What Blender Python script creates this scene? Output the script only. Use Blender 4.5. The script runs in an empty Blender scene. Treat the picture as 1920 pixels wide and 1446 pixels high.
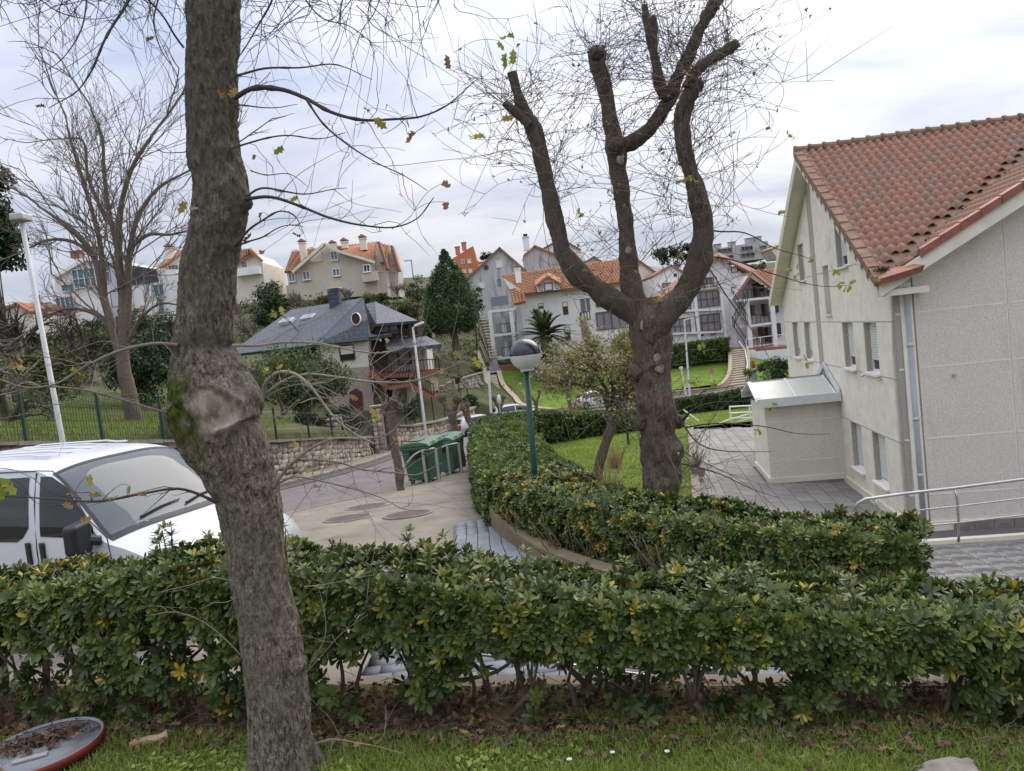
import bpy, math, random
import numpy as np
from mathutils import Matrix, Vector

random.seed(7)
rng = np.random.default_rng(11)
SC = bpy.context.scene
COL = SC.collection
PI = math.pi
R = math.radians

# ------------------------------------------------------------------ camera
IW, IH, FP = 1920.0, 1446.0, 1420.0
PITCH, ROLL = R(3.7), R(6.4)
CF = np.array([0, math.cos(PITCH), -math.sin(PITCH)])
_r0 = np.array([1.0, 0, 0]); _u0 = np.cross(_r0, CF)
CU = math.cos(ROLL) * _u0 + math.sin(ROLL) * _r0
CR = math.cos(ROLL) * _r0 - math.sin(ROLL) * _u0
cam_data = bpy.data.cameras.new('camera')
cam_data.sensor_width = 36.0
cam_data.lens = 36.0 * FP / IW
cam_data.clip_start = 0.05
cam_data.clip_end = 2000.0
cam = bpy.data.objects.new('camera', cam_data)
COL.objects.link(cam)
cam.matrix_world = Matrix(((CR[0], CU[0], -CF[0], 0), (CR[1], CU[1], -CF[1], 0), (CR[2], CU[2], -CF[2], 0), (0, 0, 0, 1)))
SC.camera = cam

# ------------------------------------------------------------------ sky and sun
SUN_EL, SUN_AZ = R(46), R(33)          # azimuth clockwise from +Y
world = bpy.data.worlds.new('World'); SC.world = world; world.use_nodes = True
nt = world.node_tree; nt.nodes.clear()
def wn(t, **k):
    n = nt.nodes.new(t)
    for a, b in k.items(): setattr(n, a, b)
    return n
wl = nt.links.new
w_out = wn('ShaderNodeOutputWorld')
w_sky = wn('ShaderNodeTexSky', sky_type='NISHITA', sun_disc=False)
w_sky.sun_elevation = SUN_EL; w_sky.sun_rotation = SUN_AZ; w_sky.air_density = 1.0; w_sky.dust_density = 2.0
w_b1 = wn('ShaderNodeBackground'); w_b1.inputs[1].default_value = 0.08
wl(w_sky.outputs[0], w_b1.inputs[0])
w_tc = wn('ShaderNodeTexCoord')
w_sep = wn('ShaderNodeSeparateXYZ'); wl(w_tc.outputs['Generated'], w_sep.inputs[0])
w_zz = wn('ShaderNodeMath', operation='MAXIMUM'); wl(w_sep.outputs[2], w_zz.inputs[0]); w_zz.inputs[1].default_value = 0.0
w_za = wn('ShaderNodeMath', operation='ADD'); wl(w_zz.outputs[0], w_za.inputs[0]); w_za.inputs[1].default_value = 0.16
w_dx = wn('ShaderNodeMath', operation='DIVIDE'); wl(w_sep.outputs[0], w_dx.inputs[0]); wl(w_za.outputs[0], w_dx.inputs[1])
w_dy = wn('ShaderNodeMath', operation='DIVIDE'); wl(w_sep.outputs[1], w_dy.inputs[0]); wl(w_za.outputs[0], w_dy.inputs[1])
w_cmb = wn('ShaderNodeCombineXYZ'); wl(w_dx.outputs[0], w_cmb.inputs[0]); wl(w_dy.outputs[0], w_cmb.inputs[1])
w_map = wn('ShaderNodeMapping'); wl(w_cmb.outputs[0], w_map.inputs[0]); w_map.inputs['Rotation'].default_value = (0, 0, R(25)); w_map.inputs['Scale'].default_value = (0.55, 1.0, 1)
w_n1 = wn('ShaderNodeTexNoise'); wl(w_map.outputs[0], w_n1.inputs['Vector']); w_n1.inputs['Scale'].default_value = 1.15; w_n1.inputs['Detail'].default_value = 9; w_n1.inputs['Roughness'].default_value = 0.57; w_n1.inputs['Distortion'].default_value = 0.5
w_n2 = wn('ShaderNodeTexNoise'); wl(w_map.outputs[0], w_n2.inputs['Vector']); w_n2.inputs['Scale'].default_value = 0.45; w_n2.inputs['Detail'].default_value = 4
# thickness of the cloud veil -> grey-blue undersides to bright white
w_cr = wn('ShaderNodeValToRGB'); wl(w_n1.outputs[0], w_cr.inputs[0])
el = w_cr.color_ramp.elements; el[0].position = 0.36; el[0].color = (0.42, 0.475, 0.62, 1); el[1].position = 0.64; el[1].color = (0.78, 0.79, 0.84, 1)
# brightening of the cloud around the veiled sun
w_dot = wn('ShaderNodeVectorMath', operation='DOT_PRODUCT'); wl(w_tc.outputs['Generated'], w_dot.inputs[0])
w_dot.inputs[1].default_value = (math.sin(SUN_AZ) * math.cos(SUN_EL), math.cos(SUN_AZ) * math.cos(SUN_EL), math.sin(SUN_EL))
w_mr = wn('ShaderNodeMapRange'); wl(w_dot.outputs['Value'], w_mr.inputs[0]); w_mr.inputs[1].default_value = 0.66; w_mr.inputs[2].default_value = 1.0; w_mr.inputs[3].default_value = 0.0; w_mr.inputs[4].default_value = 1.0
w_pw = wn('ShaderNodeMath', operation='POWER'); wl(w_mr.outputs[0], w_pw.inputs[0]); w_pw.inputs[1].default_value = 1.35
w_gl = wn('ShaderNodeMixRGB'); w_gl.inputs[1].default_value = (1, 1, 1, 1); w_gl.inputs[2].default_value = (1.75, 1.68, 1.56, 1); wl(w_pw.outputs[0], w_gl.inputs[0])
w_mu = wn('ShaderNodeMixRGB', blend_type='MULTIPLY'); w_mu.inputs[0].default_value = 1; wl(w_cr.outputs[0], w_mu.inputs[1]); wl(w_gl.outputs[0], w_mu.inputs[2])
w_zg = wn('ShaderNodeMath', operation='MULTIPLY_ADD'); wl(w_zz.outputs[0], w_zg.inputs[0]); w_zg.inputs[1].default_value = 1.2; w_zg.inputs[2].default_value = 0.57   # overcast: brighter overhead than at the horizon
w_b2 = wn('ShaderNodeBackground'); wl(w_zg.outputs[0], w_b2.inputs[1]); wl(w_mu.outputs[0], w_b2.inputs[0])
w_mk = wn('ShaderNodeMapRange'); wl(w_n2.outputs[0], w_mk.inputs[0]); w_mk.inputs[1].default_value = 0.3; w_mk.inputs[2].default_value = 0.52; w_mk.inputs[3].default_value = 0.55; w_mk.inputs[4].default_value = 1.0
w_mx = wn('ShaderNodeMixShader'); wl(w_mk.outputs[0], w_mx.inputs[0]); wl(w_b1.outputs[0], w_mx.inputs[1]); wl(w_b2.outputs[0], w_mx.inputs[2])
wl(w_mx.outputs[0], w_out.inputs[0])

sun_d = bpy.data.lights.new('sun', 'SUN'); sun_d.energy = 1.5; sun_d.angle = R(50); sun_d.color = (1.0, 0.91, 0.79)
sun = bpy.data.objects.new('sun', sun_d); COL.objects.link(sun)
_sd = Vector((math.sin(SUN_AZ) * math.cos(SUN_EL), math.cos(SUN_AZ) * math.cos(SUN_EL), math.sin(SUN_EL)))
sun.rotation_euler = _sd.to_track_quat('Z', 'Y').to_euler()

vs = SC.view_settings
vs.view_transform = 'Standard'; vs.look = 'None'; vs.gamma = 1.0; vs.use_curve_mapping = False
vs.exposure = 0.6
SC.render.engine = 'CYCLES'
SC.cycles.use_denoising = True
SC.cycles.max_bounces = 6; SC.cycles.diffuse_bounces = 3; SC.cycles.glossy_bounces = 3; SC.cycles.transmission_bounces = 4; SC.cycles.transparent_max_bounces = 6
SC.cycles.caustics_reflective = False; SC.cycles.caustics_refractive = False

# ------------------------------------------------------------------ photograph geometry helpers (pixel + real depth -> point)
def ray(px, py): return CF + CR * (px - IW / 2) / FP + CU * (IH / 2 - py) / FP
def at(px, py, y):
    d = ray(px, py); return d * (y / d[1])
def onz(px, py, z):
    d = ray(px, py); return d * (z / d[2])
def onp(px, py, p, n):
    d = ray(px, py); return d * (np.dot(p, n) / np.dot(d, n))
def zr(y): return float(np.interp(y, [0, 8, 14, 25, 52, 75, 130], [-2.1, -2.72, -3.18, -4.315, -6.5, -7.4, -8]))
# ------------------------------------------------------------------ mesh helpers
def mesh_np(name, V, polys, smooth=False, tint=None, attrs=None):
    """V (n,3); polys: list of int arrays (m,k)"""
    me = bpy.data.meshes.new(name)
    V = np.asarray(V, np.float32)
    polys = [np.asarray(p, np.int32) for p in polys if len(p)]
    nl = sum(p.size for p in polys); nf = sum(len(p) for p in polys)
    me.vertices.add(len(V)); me.vertices.foreach_set('co', V.ravel())
    me.loops.add(nl); me.loops.foreach_set('vertex_index', np.concatenate([p.ravel() for p in polys]))
    st = []; o = 0
    for p in polys:
        st.append(o + np.arange(len(p)) * p.shape[1]); o += p.size
    me.polygons.add(nf); me.polygons.foreach_set('loop_start', np.concatenate(st).astype(np.int32))
    if smooth: me.polygons.foreach_set('use_smooth', np.ones(nf, bool))
    for an, av in (attrs or {}).items():
        a = me.attributes.new(an, 'FLOAT', 'POINT'); a.data.foreach_set('value', np.asarray(av, np.float32))
    if tint is not None:
        a = me.attributes.new('tint', 'FLOAT', 'POINT'); a.data.foreach_set('value', np.asarray(tint, np.float32))
    me.update(calc_edges=True); me.validate()
    return me

def link(name, me, mat=None, parent=None, world=True, loc=None):
    o = bpy.data.objects.new(name, me)
    COL.objects.link(o)
    if mat is not None and me is not None and len(me.materials) == 0:
        for m in (mat if isinstance(mat, (list, tuple)) else [mat]): me.materials.append(m)
    if loc is not None: o.location = loc
    if parent is not None:
        o.parent = parent
        if world: o.matrix_parent_inverse = root_matrix(parent).inverted()
    return o

def root_matrix(o):
    m = o.matrix_basis.copy()
    while o.parent is not None:
        m = o.matrix_parent_inverse @ m
        o = o.parent
        m = o.matrix_basis @ m
    return m

def thing(name, label, cat, loc=(0, 0, 0), rotz=0.0, group=None):
    o = bpy.data.objects.new(name, None); COL.objects.link(o)
    o.empty_display_size = 0.2
    o.location = [float(v) for v in loc]; o.rotation_euler = (0, 0, rotz)
    o['label'] = label; o['category'] = cat
    if group: o['group'] = group
    return o

def tag(o, label, cat, group=None):
    o['label'] = label; o['category'] = cat
    if group: o['group'] = group
    return o

def struct(o, label=None):
    o['kind'] = 'structure'
    if label: o['label'] = label
    return o

def copy_thing(root, loc, rotz=0.0, label=None, scale=None):
    r = root.copy(); COL.objects.link(r); r.location = [float(v) for v in loc]; r.rotation_euler = (0, 0, rotz)
    if label: r['label'] = label
    if scale: r.scale = (scale,) * 3
    for ch in list(root.children):
        c = ch.copy(); COL.objects.link(c); c.parent = r
        for g in ch.children:
            d = g.copy(); COL.objects.link(d); d.parent = c
    return r

class MB:
    def __init__(s): s.v = []; s.f = []
    def add(s, vs, fs):
        b = len(s.v); s.v += [tuple(float(c) for c in p) for p in vs]; s.f += [tuple(b + i for i in f) for f in fs]; return s
    def box(s, c, size, rot=None):
        hx, hy, hz = [k / 2 for k in size]
        P = [(-hx, -hy, -hz), (hx, -hy, -hz), (hx, hy, -hz), (-hx, hy, -hz), (-hx, -hy, hz), (hx, -hy, hz), (hx, hy, hz), (-hx, hy, hz)]
        if rot is not None: P = [tuple(rot @ Vector(p)) for p in P]
        return s.add([(p[0] + c[0], p[1] + c[1], p[2] + c[2]) for p in P], [(3, 2, 1, 0), (4, 5, 6, 7), (0, 1, 5, 4), (1, 2, 6, 5), (2, 3, 7, 6), (3, 0, 4, 7)])
    def box2(s, a, b):
        return s.box([(a[i] + b[i]) / 2 for i in range(3)], [abs(b[i] - a[i]) for i in range(3)])
    def hexa(s, P):   # bottom 4 ccw, top 4 ccw
        return s.add(P, [(3, 2, 1, 0), (4, 5, 6, 7), (0, 1, 5, 4), (1, 2, 6, 5), (2, 3, 7, 6), (3, 0, 4, 7)])
    def bar(s, a, b, w, h=None):
        h = h or w
        a = Vector(a); b = Vector(b); d = b - a
        q = d.to_track_quat('X', 'Z').to_matrix()
        return s.box((a + b) / 2, (d.length, w, h), q)
    def tube(s, pts, rad, n=8, cap=True):
        K = len(pts); P = [Vector(p) for p in pts]
        if not isinstance(rad, (list, tuple)): rad = [rad] * K
        b = len(s.v); ref = None
        for i in range(K):
            t = (P[min(i + 1, K - 1)] - P[max(i - 1, 0)]).normalized()
            if ref is None:
                ref = Vector((0, 0, 1)) if abs(t.z) < 0.9 else Vector((1, 0, 0))
            u = (ref - t * ref.dot(t)).normalized(); w = t.cross(u); ref = u
            for j in range(n):
                a = 2 * PI * j / n
                q = P[i] + (u * math.cos(a) + w * math.sin(a)) * rad[i]
                s.v.append((q.x, q.y, q.z))
        for i in range(K - 1):
            for j in range(n):
                s.f.append((b + i * n + j, b + i * n + (j + 1) % n, b + (i + 1) * n + (j + 1) % n, b + (i + 1) * n + j))
        if cap:
            s.f.append(tuple(b + j for j in reversed(range(n)))); s.f.append(tuple(b + (K - 1) * n + j for j in range(n)))
        return s
    def lathe(s, prof, c=(0, 0, 0), n=24, cap=True):
        b = len(s.v); K = len(prof)
        for (r, z) in prof:
            for j in range(n):
                a = 2 * PI * j / n; s.v.append((c[0] + r * math.cos(a), c[1] + r * math.sin(a), c[2] + z))
        for i in range(K - 1):
            for j in range(n):
                s.f.append((b + i * n + j, b + i * n + (j + 1) % n, b + (i + 1) * n + (j + 1) % n, b + (i + 1) * n + j))
        if cap: s.f.append(tuple(b + j for j in reversed(range(n)))); s.f.append(tuple(b + (K - 1) * n + j for j in range(n)))
        return s
    def prism(s, poly, off):      # poly: list of 3d points, off: extrusion vector
        n = len(poly); b = len(s.v)
        s.v += [tuple(float(c) for c in p) for p in poly]
        s.v += [tuple(float(p[k] + off[k]) for k in range(3)) for p in poly]
        s.f.append(tuple(b + i for i in range(n))); s.f.append(tuple(b + n + i for i in reversed(range(n))))
        for i in range(n):
            j = (i + 1) % n; s.f.append((b + i, b + n + i, b + n + j, b + j))
        return s
    def mesh(s, name='m', smooth=False):
        me = bpy.data.meshes.new(name); me.from_pydata(s.v, [], s.f)
        import bmesh
        bm = bmesh.new(); bm.from_mesh(me); bmesh.ops.recalc_face_normals(bm, faces=bm.faces); bm.to_mesh(me); bm.free()
        if smooth:
            for p in me.polygons: p.use_smooth = True
        return me
    def build(s, name, mat, parent=None, world=True, smooth=False, loc=None):
        return link(name, s.mesh(name, smooth), mat, parent, world, loc)

def bevel(o, w=0.02, seg=2, ang=30):
    m = o.modifiers.new('bevel', 'BEVEL'); m.width = w; m.segments = seg; m.limit_method = 'ANGLE'; m.angle_limit = R(ang)
    return o

# value noise, vectorised
_perm = rng.permutation(4096)
def vnoise(P):
    P = np.asarray(P, float); I = np.floor(P).astype(np.int64); Fr = P - I; Fr = Fr * Fr * (3 - 2 * Fr)
    def h(x, y, z): return _perm[(_perm[(_perm[x & 4095] + y) & 4095] + z) & 4095] / 4095.0
    x, y, z = I[..., 0], I[..., 1], I[..., 2]; fx, fy, fz = Fr[..., 0], Fr[..., 1], Fr[..., 2]
    a = h(x, y, z) * (1 - fx) + h(x + 1, y, z) * fx; b = h(x, y + 1, z) * (1 - fx) + h(x + 1, y + 1, z) * fx
    c = h(x, y, z + 1) * (1 - fx) + h(x + 1, y, z + 1) * fx; d = h(x, y + 1, z + 1) * (1 - fx) + h(x + 1, y + 1, z + 1) * fx
    return (a * (1 - fy) + b * fy) * (1 - fz) + (c * (1 - fy) + d * fy) * fz
def fbm(P, o=4):
    P = np.asarray(P, float); s = 0; a = 0.5
    for k in range(o): s = s + a * vnoise(P * 2 ** k + 17.3 * k); a *= 0.5
    return s / (1 - 0.5 ** o)

def tubes_batch(P, Rd, n=4):
    """P (N,K,3) Rd (N,K) -> V, F"""
    N, K, _ = P.shape
    T = np.gradient(P, axis=1); T /= np.linalg.norm(T, axis=2, keepdims=True) + 1e-9
    avg = P[:, -1] - P[:, 0]; avg /= np.linalg.norm(avg, axis=1, keepdims=True) + 1e-9
    ref = np.where(np.abs(avg[:, 2:3]) < 0.8, np.array([[0, 0, 1.0]]), np.array([[1.0, 0, 0]]))
    U = ref[:, None, :] - T * np.sum(ref[:, None, :] * T, axis=2, keepdims=True); U /= np.linalg.norm(U, axis=2, keepdims=True) + 1e-9
    Wv = np.cross(T, U)
    a = np.arange(n) * 2 * PI / n
    V = P[:, :, None, :] + (U[:, :, None, :] * np.cos(a)[None, None, :, None] + Wv[:, :, None, :] * np.sin(a)[None, None, :, None]) * Rd[:, :, None, None]
    base = (np.arange(N) * K * n)[:, None, None]; i = np.arange(K - 1)[None, :, None] * n; j = np.arange(n)[None, None, :]; j2 = (j + 1) % n
    F = np.stack(np.broadcast_arrays(base + i + j, base + i + j2, base + i + n + j2, base + i + n + j), axis=-1).reshape(-1, 4)
    return V.reshape(-1, 3), F

def rand_rot(N, up=None, spread=None):
    """random 3x3 rotations; if up (N,3) given the local Z is along up jittered"""
    if up is None:
        z = rng.normal(size=(N, 3))
    else:
        z = up + rng.normal(size=(N, 3)) * spread
    z /= np.linalg.norm(z, axis=1, keepdims=True) + 1e-9
    x = rng.normal(size=(N, 3)); x -= z * np.sum(x * z, axis=1, keepdims=True); x /= np.linalg.norm(x, axis=1, keepdims=True) + 1e-9
    y = np.cross(z, x)
    return np.stack([x, y, z], axis=2)      # columns

def instance_arrays(tv, tfs, rot, loc, scale, tint, ttint=None):
    """template tv (n,3), tfs list of (m,k) -> joined arrays"""
    N = len(loc); n = len(tv)
    sc = np.broadcast_to(np.asarray(scale, float).reshape(-1, 1, 1), (N, 1, 1))
    V = np.einsum('nij,kj->nki', rot, tv) * sc + loc[:, None, :]
    off = (np.arange(N) * n)[:, None, None]
    F = [(np.asarray(f)[None] + off).reshape(-1, np.asarray(f).shape[1]) for f in tfs]
    if tint.ndim == 1: tint = np.repeat(tint[:, None], n, axis=1)
    if ttint is not None: tint = tint + ttint[None, :]
    return V.reshape(-1, 3), F, tint.ravel()

def merge(parts):
    """list of (V, [F..], tint) -> one"""
    Vs = []; Fs = {}; Ts = []; o = 0
    for V, F, t in parts:
        Vs.append(V); Ts.append(t)
        for f in F:
            Fs.setdefault(f.shape[1], []).append(f + o)
        o += len(V)
    return np.concatenate(Vs), [np.concatenate(v) for v in Fs.values()], np.concatenate(Ts)

def resample(pts, k):
    P = np.asarray(pts, float); d = np.r_[0, np.cumsum(np.linalg.norm(np.diff(P, axis=0), axis=1))]
    # Catmull-like smoothing through cubic interpolation on each axis
    t = np.linspace(0, d[-1], k)
    if len(P) < 3: return np.stack([np.interp(t, d, P[:, i]) for i in range(P.shape[1])], axis=1)
    out = []
    m = np.gradient(P, d, axis=0)
    idx = np.clip(np.searchsorted(d, t, side='right') - 1, 0, len(P) - 2)
    h = (d[idx + 1] - d[idx])[:, None]; s = ((t - d[idx])[:, None]) / h
    return (2 * s**3 - 3 * s**2 + 1) * P[idx] + (s**3 - 2 * s**2 + s) * h * m[idx] + (-2 * s**3 + 3 * s**2) * P[idx + 1] + (s**3 - s**2) * h * m[idx + 1]

# facade: a vertical plane, u along it, n towards the viewer
class Fac:
    def __init__(s, p0, ang=0.0):
        s.o = np.array([p0[0], p0[1], 0.0]); a = R(ang); s.d = np.array([math.cos(a), math.sin(a), 0]); s.n = np.array([math.sin(a), -math.cos(a), 0])
    def uz(s, px, py):
        p = onp(px, py, s.o, s.n); return float((p - s.o) @ s.d), float(p[2])
    def P(s, u, z, k=0.0):
        p = s.o + s.d * u + s.n * k; return (float(p[0]), float(p[1]), float(z))
    def bb(s, mb, u0, u1, z0, z1, k0, k1):
        return mb.hexa([s.P(u0, z0, k1), s.P(u1, z0, k1), s.P(u1, z0, k0), s.P(u0, z0, k0), s.P(u0, z1, k1), s.P(u1, z1, k1), s.P(u1, z1, k0), s.P(u0, z1, k0)])
    def scale(s, px, py):
        d = ray(px, py); p = onp(px, py, s.o, s.n); return float((p @ CF) / FP)
    def win(s, par, cx, cy, w, h, frame, pane, mull=1, trans=0, shutter=None, sfrac=0.0, fw=None, proud=0.06, name='window', sill=None):
        u, z = s.uz(cx, cy); k = s.scale(cx, cy); W = w * k / 2; H = h * k / 2
        return s.win_uz(par, u - W, u + W, z - H, z + H, frame, pane, mull, trans, shutter, sfrac, fw, proud, name, sill)
    def win_uz(s, par, u0, u1, z0, z1, frame, pane, mull=1, trans=0, shutter=None, sfrac=0.0, fw=None, proud=0.06, name='window', sill=None):
        fw = fw or min(0.09, (u1 - u0) * 0.09)
        m = MB()
        s.bb(m, u0, u1, z1 - fw, z1, 0.002, proud); s.bb(m, u0, u1, z0, z0 + fw, 0.002, proud)
        s.bb(m, u0, u0 + fw, z0 + fw, z1 - fw, 0.002, proud); s.bb(m, u1 - fw, u1, z0 + fw, z1 - fw, 0.002, proud)
        for i in range(mull):
            c = u0 + (u1 - u0) * (i + 1) / (mull + 1); s.bb(m, c - fw * .5, c + fw * .5, z0 + fw, z1 - fw, 0.002, proud * .9)
        for i in range(trans):
            c = z0 + (z1 - z0) * (i + 1) / (trans + 1); s.bb(m, u0 + fw, u1 - fw, c - fw * .5, c + fw * .5, 0.002, proud * .8)
        o = m.build(name, frame, par)
        if pane is not None: s.bb(MB(), u0 + fw, u1 - fw, z0 + fw, z1 - fw, 0.004, proud * .4).build('pane', pane, o)
        if shutter is not None and sfrac > 0: s.bb(MB(), u0 + fw, u1 - fw, z1 - fw - (z1 - z0 - 2 * fw) * sfrac, z1 - fw, proud * .4 + .003, proud * .7).build('shutter', shutter, o)
        if sill is not None: s.bb(MB(), u0 - .08, u1 + .08, z0 - .07, z0 - .004, 0.002, proud + .12).build('sill', sill, o)
        return o
# ------------------------------------------------------------------ materials
def _new(name):
    m = bpy.data.materials.new(name); m.use_nodes = True; t = m.node_tree; t.nodes.clear()
    o = t.nodes.new('ShaderNodeOutputMaterial'); p = t.nodes.new('ShaderNodeBsdfPrincipled'); t.links.new(p.outputs[0], o.inputs[0])
    return m, t, p, o
def _noise(t, sc, det=5, rough=0.55, vec=None, dist=0.0):
    n = t.nodes.new('ShaderNodeTexNoise'); n.inputs['Scale'].default_value = sc; n.inputs['Detail'].default_value = det; n.inputs['Roughness'].default_value = rough; n.inputs['Distortion'].default_value = dist
    if vec is not None: t.links.new(vec, n.inputs['Vector'])
    return n
def _coord(t, scale=None, kind='Object'):
    c = t.nodes.new('ShaderNodeTexCoord'); out = c.outputs[kind]
    if scale is not None:
        mp = t.nodes.new('ShaderNodeMapping'); mp.inputs['Scale'].default_value = scale; t.links.new(out, mp.inputs[0]); out = mp.outputs[0]
    return out
def _mix(t, fac, a, b, mode='MIX'):
    m = t.nodes.new('ShaderNodeMixRGB'); m.blend_type = mode
    for i, v in ((0, fac), (1, a), (2, b)):
        if isinstance(v, (int, float)): m.inputs[i].default_value = v
        elif isinstance(v, (tuple, list)): m.inputs[i].default_value = (*v[:3], 1)
        else: t.links.new(v, m.inputs[i])
    return m.outputs[0]
def _ramp(t, fac, stops):
    r = t.nodes.new('ShaderNodeValToRGB'); t.links.new(fac, r.inputs[0]); e = r.color_ramp.elements
    while len(e) < len(stops): e.new(0.5)
    for i, (p, c) in enumerate(stops): e[i].position = p; e[i].color = (*c, 1) if not isinstance(c, (int, float)) else (c, c, c, 1)
    return r.outputs[0]
def _rand(t):
    """per object random + per piece attribute 'tint', wrapped"""
    oi = t.nodes.new('ShaderNodeObjectInfo'); a = t.nodes.new('ShaderNodeAttribute'); a.attribute_name = 'tint'
    s = t.nodes.new('ShaderNodeMath'); s.operation = 'ADD'; t.links.new(oi.outputs['Random'], s.inputs[0]); t.links.new(a.outputs['Fac'], s.inputs[1])
    f = t.nodes.new('ShaderNodeMath'); f.operation = 'FRACT'; t.links.new(s.outputs[0], f.inputs[0]); return f.outputs[0]
def _bump(t, p, h, strength=0.3, dist=0.01):
    b = t.nodes.new('ShaderNodeBump'); b.inputs['Strength'].default_value = strength; b.inputs['Distance'].default_value = dist
    t.links.new(h, b.inputs['Height']); t.links.new(b.outputs[0], p.inputs['Normal'])

def M(name, c, rough=0.8, var=0.18, sc=4.0, bump=0.0, bsc=60.0, bd=0.006, metal=0.0, spec=0.4, c2=None, rnd=0.0, stretch=None, dirt=None, coord='Object', coat=0.0):
    m, t, p, o = _new(name)
    v = _coord(t, stretch, coord)
    n = _noise(t, sc, 6, 0.6, v)
    a = tuple(x * (1 - var) for x in c); b = tuple(min(1, x * (1 + var)) for x in c) if c2 is None else c2
    f = _ramp(t, n.outputs[0], [(0.3, 0.0), (0.7, 1.0)])
    col = _mix(t, f, a, b)
    if dirt:
        n2 = _noise(t, dirt[1], 8, 0.65, v); g = _ramp(t, n2.outputs[0], [(dirt[2], 0.0), (dirt[2] + 0.18, 1.0)])
        col = _mix(t, g, col, dirt[0])
    if rnd > 0:
        r = _rand(t); g = _ramp(t, r, [(0, 1 - rnd), (1, 1 + rnd)]); 
        mm = t.nodes.new('ShaderNodeMapRange'); mm.inputs[3].default_value = 1 - rnd; mm.inputs[4].default_value = 1 + rnd; t.links.new(r, mm.inputs[0])
        col = _mix(t, 1.0, col, mm.outputs[0], 'MULTIPLY')
    t.links.new(col, p.inputs['Base Color'])
    p.inputs['Roughness'].default_value = rough; p.inputs['Metallic'].default_value = metal; p.inputs['Specular IOR Level'].default_value = spec
    if coat: p.inputs['Coat Weight'].default_value = coat; p.inputs['Coat Roughness'].default_value = 0.08
    if bump > 0:
        n3 = _noise(t, bsc, 6, 0.65, v); _bump(t, p, n3.outputs[0], bump, bd)
    return m

def leafmat(name, stops, rough=0.4, trans=0.25, spec=0.5):
    m, t, p, o = _new(name)
    a = t.nodes.new('ShaderNodeAttribute'); a.attribute_name = 'tint'
    oi = t.nodes.new('ShaderNodeObjectInfo')
    s = t.nodes.new('ShaderNodeMath'); s.operation = 'MULTIPLY_ADD'; t.links.new(oi.outputs['Random'], s.inputs[0]); s.inputs[1].default_value = 0.06; t.links.new(a.outputs['Fac'], s.inputs[2])
    col = _ramp(t, s.outputs[0], stops)
    t.links.new(col, p.inputs['Base Color']); p.inputs['Roughness'].default_value = rough; p.inputs['Specular IOR Level'].default_value = spec
    tr = t.nodes.new('ShaderNodeBsdfTranslucent'); t.links.new(col, tr.inputs[0])
    mx = t.nodes.new('ShaderNodeMixShader'); mx.inputs[0].default_value = trans
    t.links.new(p.outputs[0], mx.inputs[1]); t.links.new(tr.outputs[0], mx.inputs[2]); t.links.new(mx.outputs[0], o.inputs[0])
    return m

def glassmat(name, c=(0.02, 0.025, 0.03), rough=0.05, spec=0.6):
    m, t, p, o = _new(name); p.inputs['Base Color'].default_value = (*c, 1); p.inputs['Roughness'].default_value = rough; p.inputs['Specular IOR Level'].default_value = spec; p.inputs['IOR'].default_value = 1.5
    return m

def bark(name, c1, c2, sc=1.0, moss=True, furrow=0.6):
    m, t, p, o = _new(name)
    v = _coord(t, (1, 1, 0.3)); v2 = _coord(t)
    n = _noise(t, 60 * sc, 8, 0.72, v, 0.5); n2 = _noise(t, 3.0 * sc, 5, 0.6, v2)
    f = _ramp(t, n.outputs[0], [(0.4, 0.0), (0.58, 1.0)])
    col = _mix(t, f, c1, c2)
    g = _ramp(t, n2.outputs[0], [(0.42, 0.0), (0.62, 1.0)])
    col = _mix(t, g, col, tuple(x * 0.62 for x in c2))
    fn = _noise(t, 150 * sc, 4, 0.75, _coord(t, (1, 1, .45))); col = _mix(t, 1.0, col, _ramp(t, fn.outputs[0], [(.36, .5), (.64, 1.45)]), 'MULTIPLY')
    dark_attr = t.nodes.new('ShaderNodeAttribute'); dark_attr.attribute_name = 'dark'  # darkness painted into the bark: silhouetted limbs, upper trunk, crevice, wound hollow
    col = _mix(t, dark_attr.outputs['Fac'], col, tuple(x * 0.35 for x in c2))
    if moss:
        am = t.nodes.new('ShaderNodeAttribute'); am.attribute_name = 'moss'
        mn = _noise(t, 25, 6, 0.7, v2); mc = _mix(t, _ramp(t, mn.outputs[0], [(.35, 0.0), (.65, 1.0)]), (0.015, 0.024, 0.006), (0.13, 0.165, 0.022))
        col = _mix(t, am.outputs['Fac'], col, mc)
        aw = t.nodes.new('ShaderNodeAttribute'); aw.attribute_name = 'wound'
        wn_ = _noise(t, 16, 5, 0.6, _coord(t, (1, 1, 0.4))); wc = _mix(t, _ramp(t, wn_.outputs[0], [(.4, 0.0), (.6, 1.0)]), (0.34, 0.265, 0.2), (0.66, 0.57, 0.47))
        col = _mix(t, aw.outputs['Fac'], col, wc)
    t.links.new(col, p.inputs['Base Color']); p.inputs['Roughness'].default_value = 0.9; p.inputs['Specular IOR Level'].default_value = 0.25
    _bump(t, p, n.outputs[0], furrow, 0.03)
    return m

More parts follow.
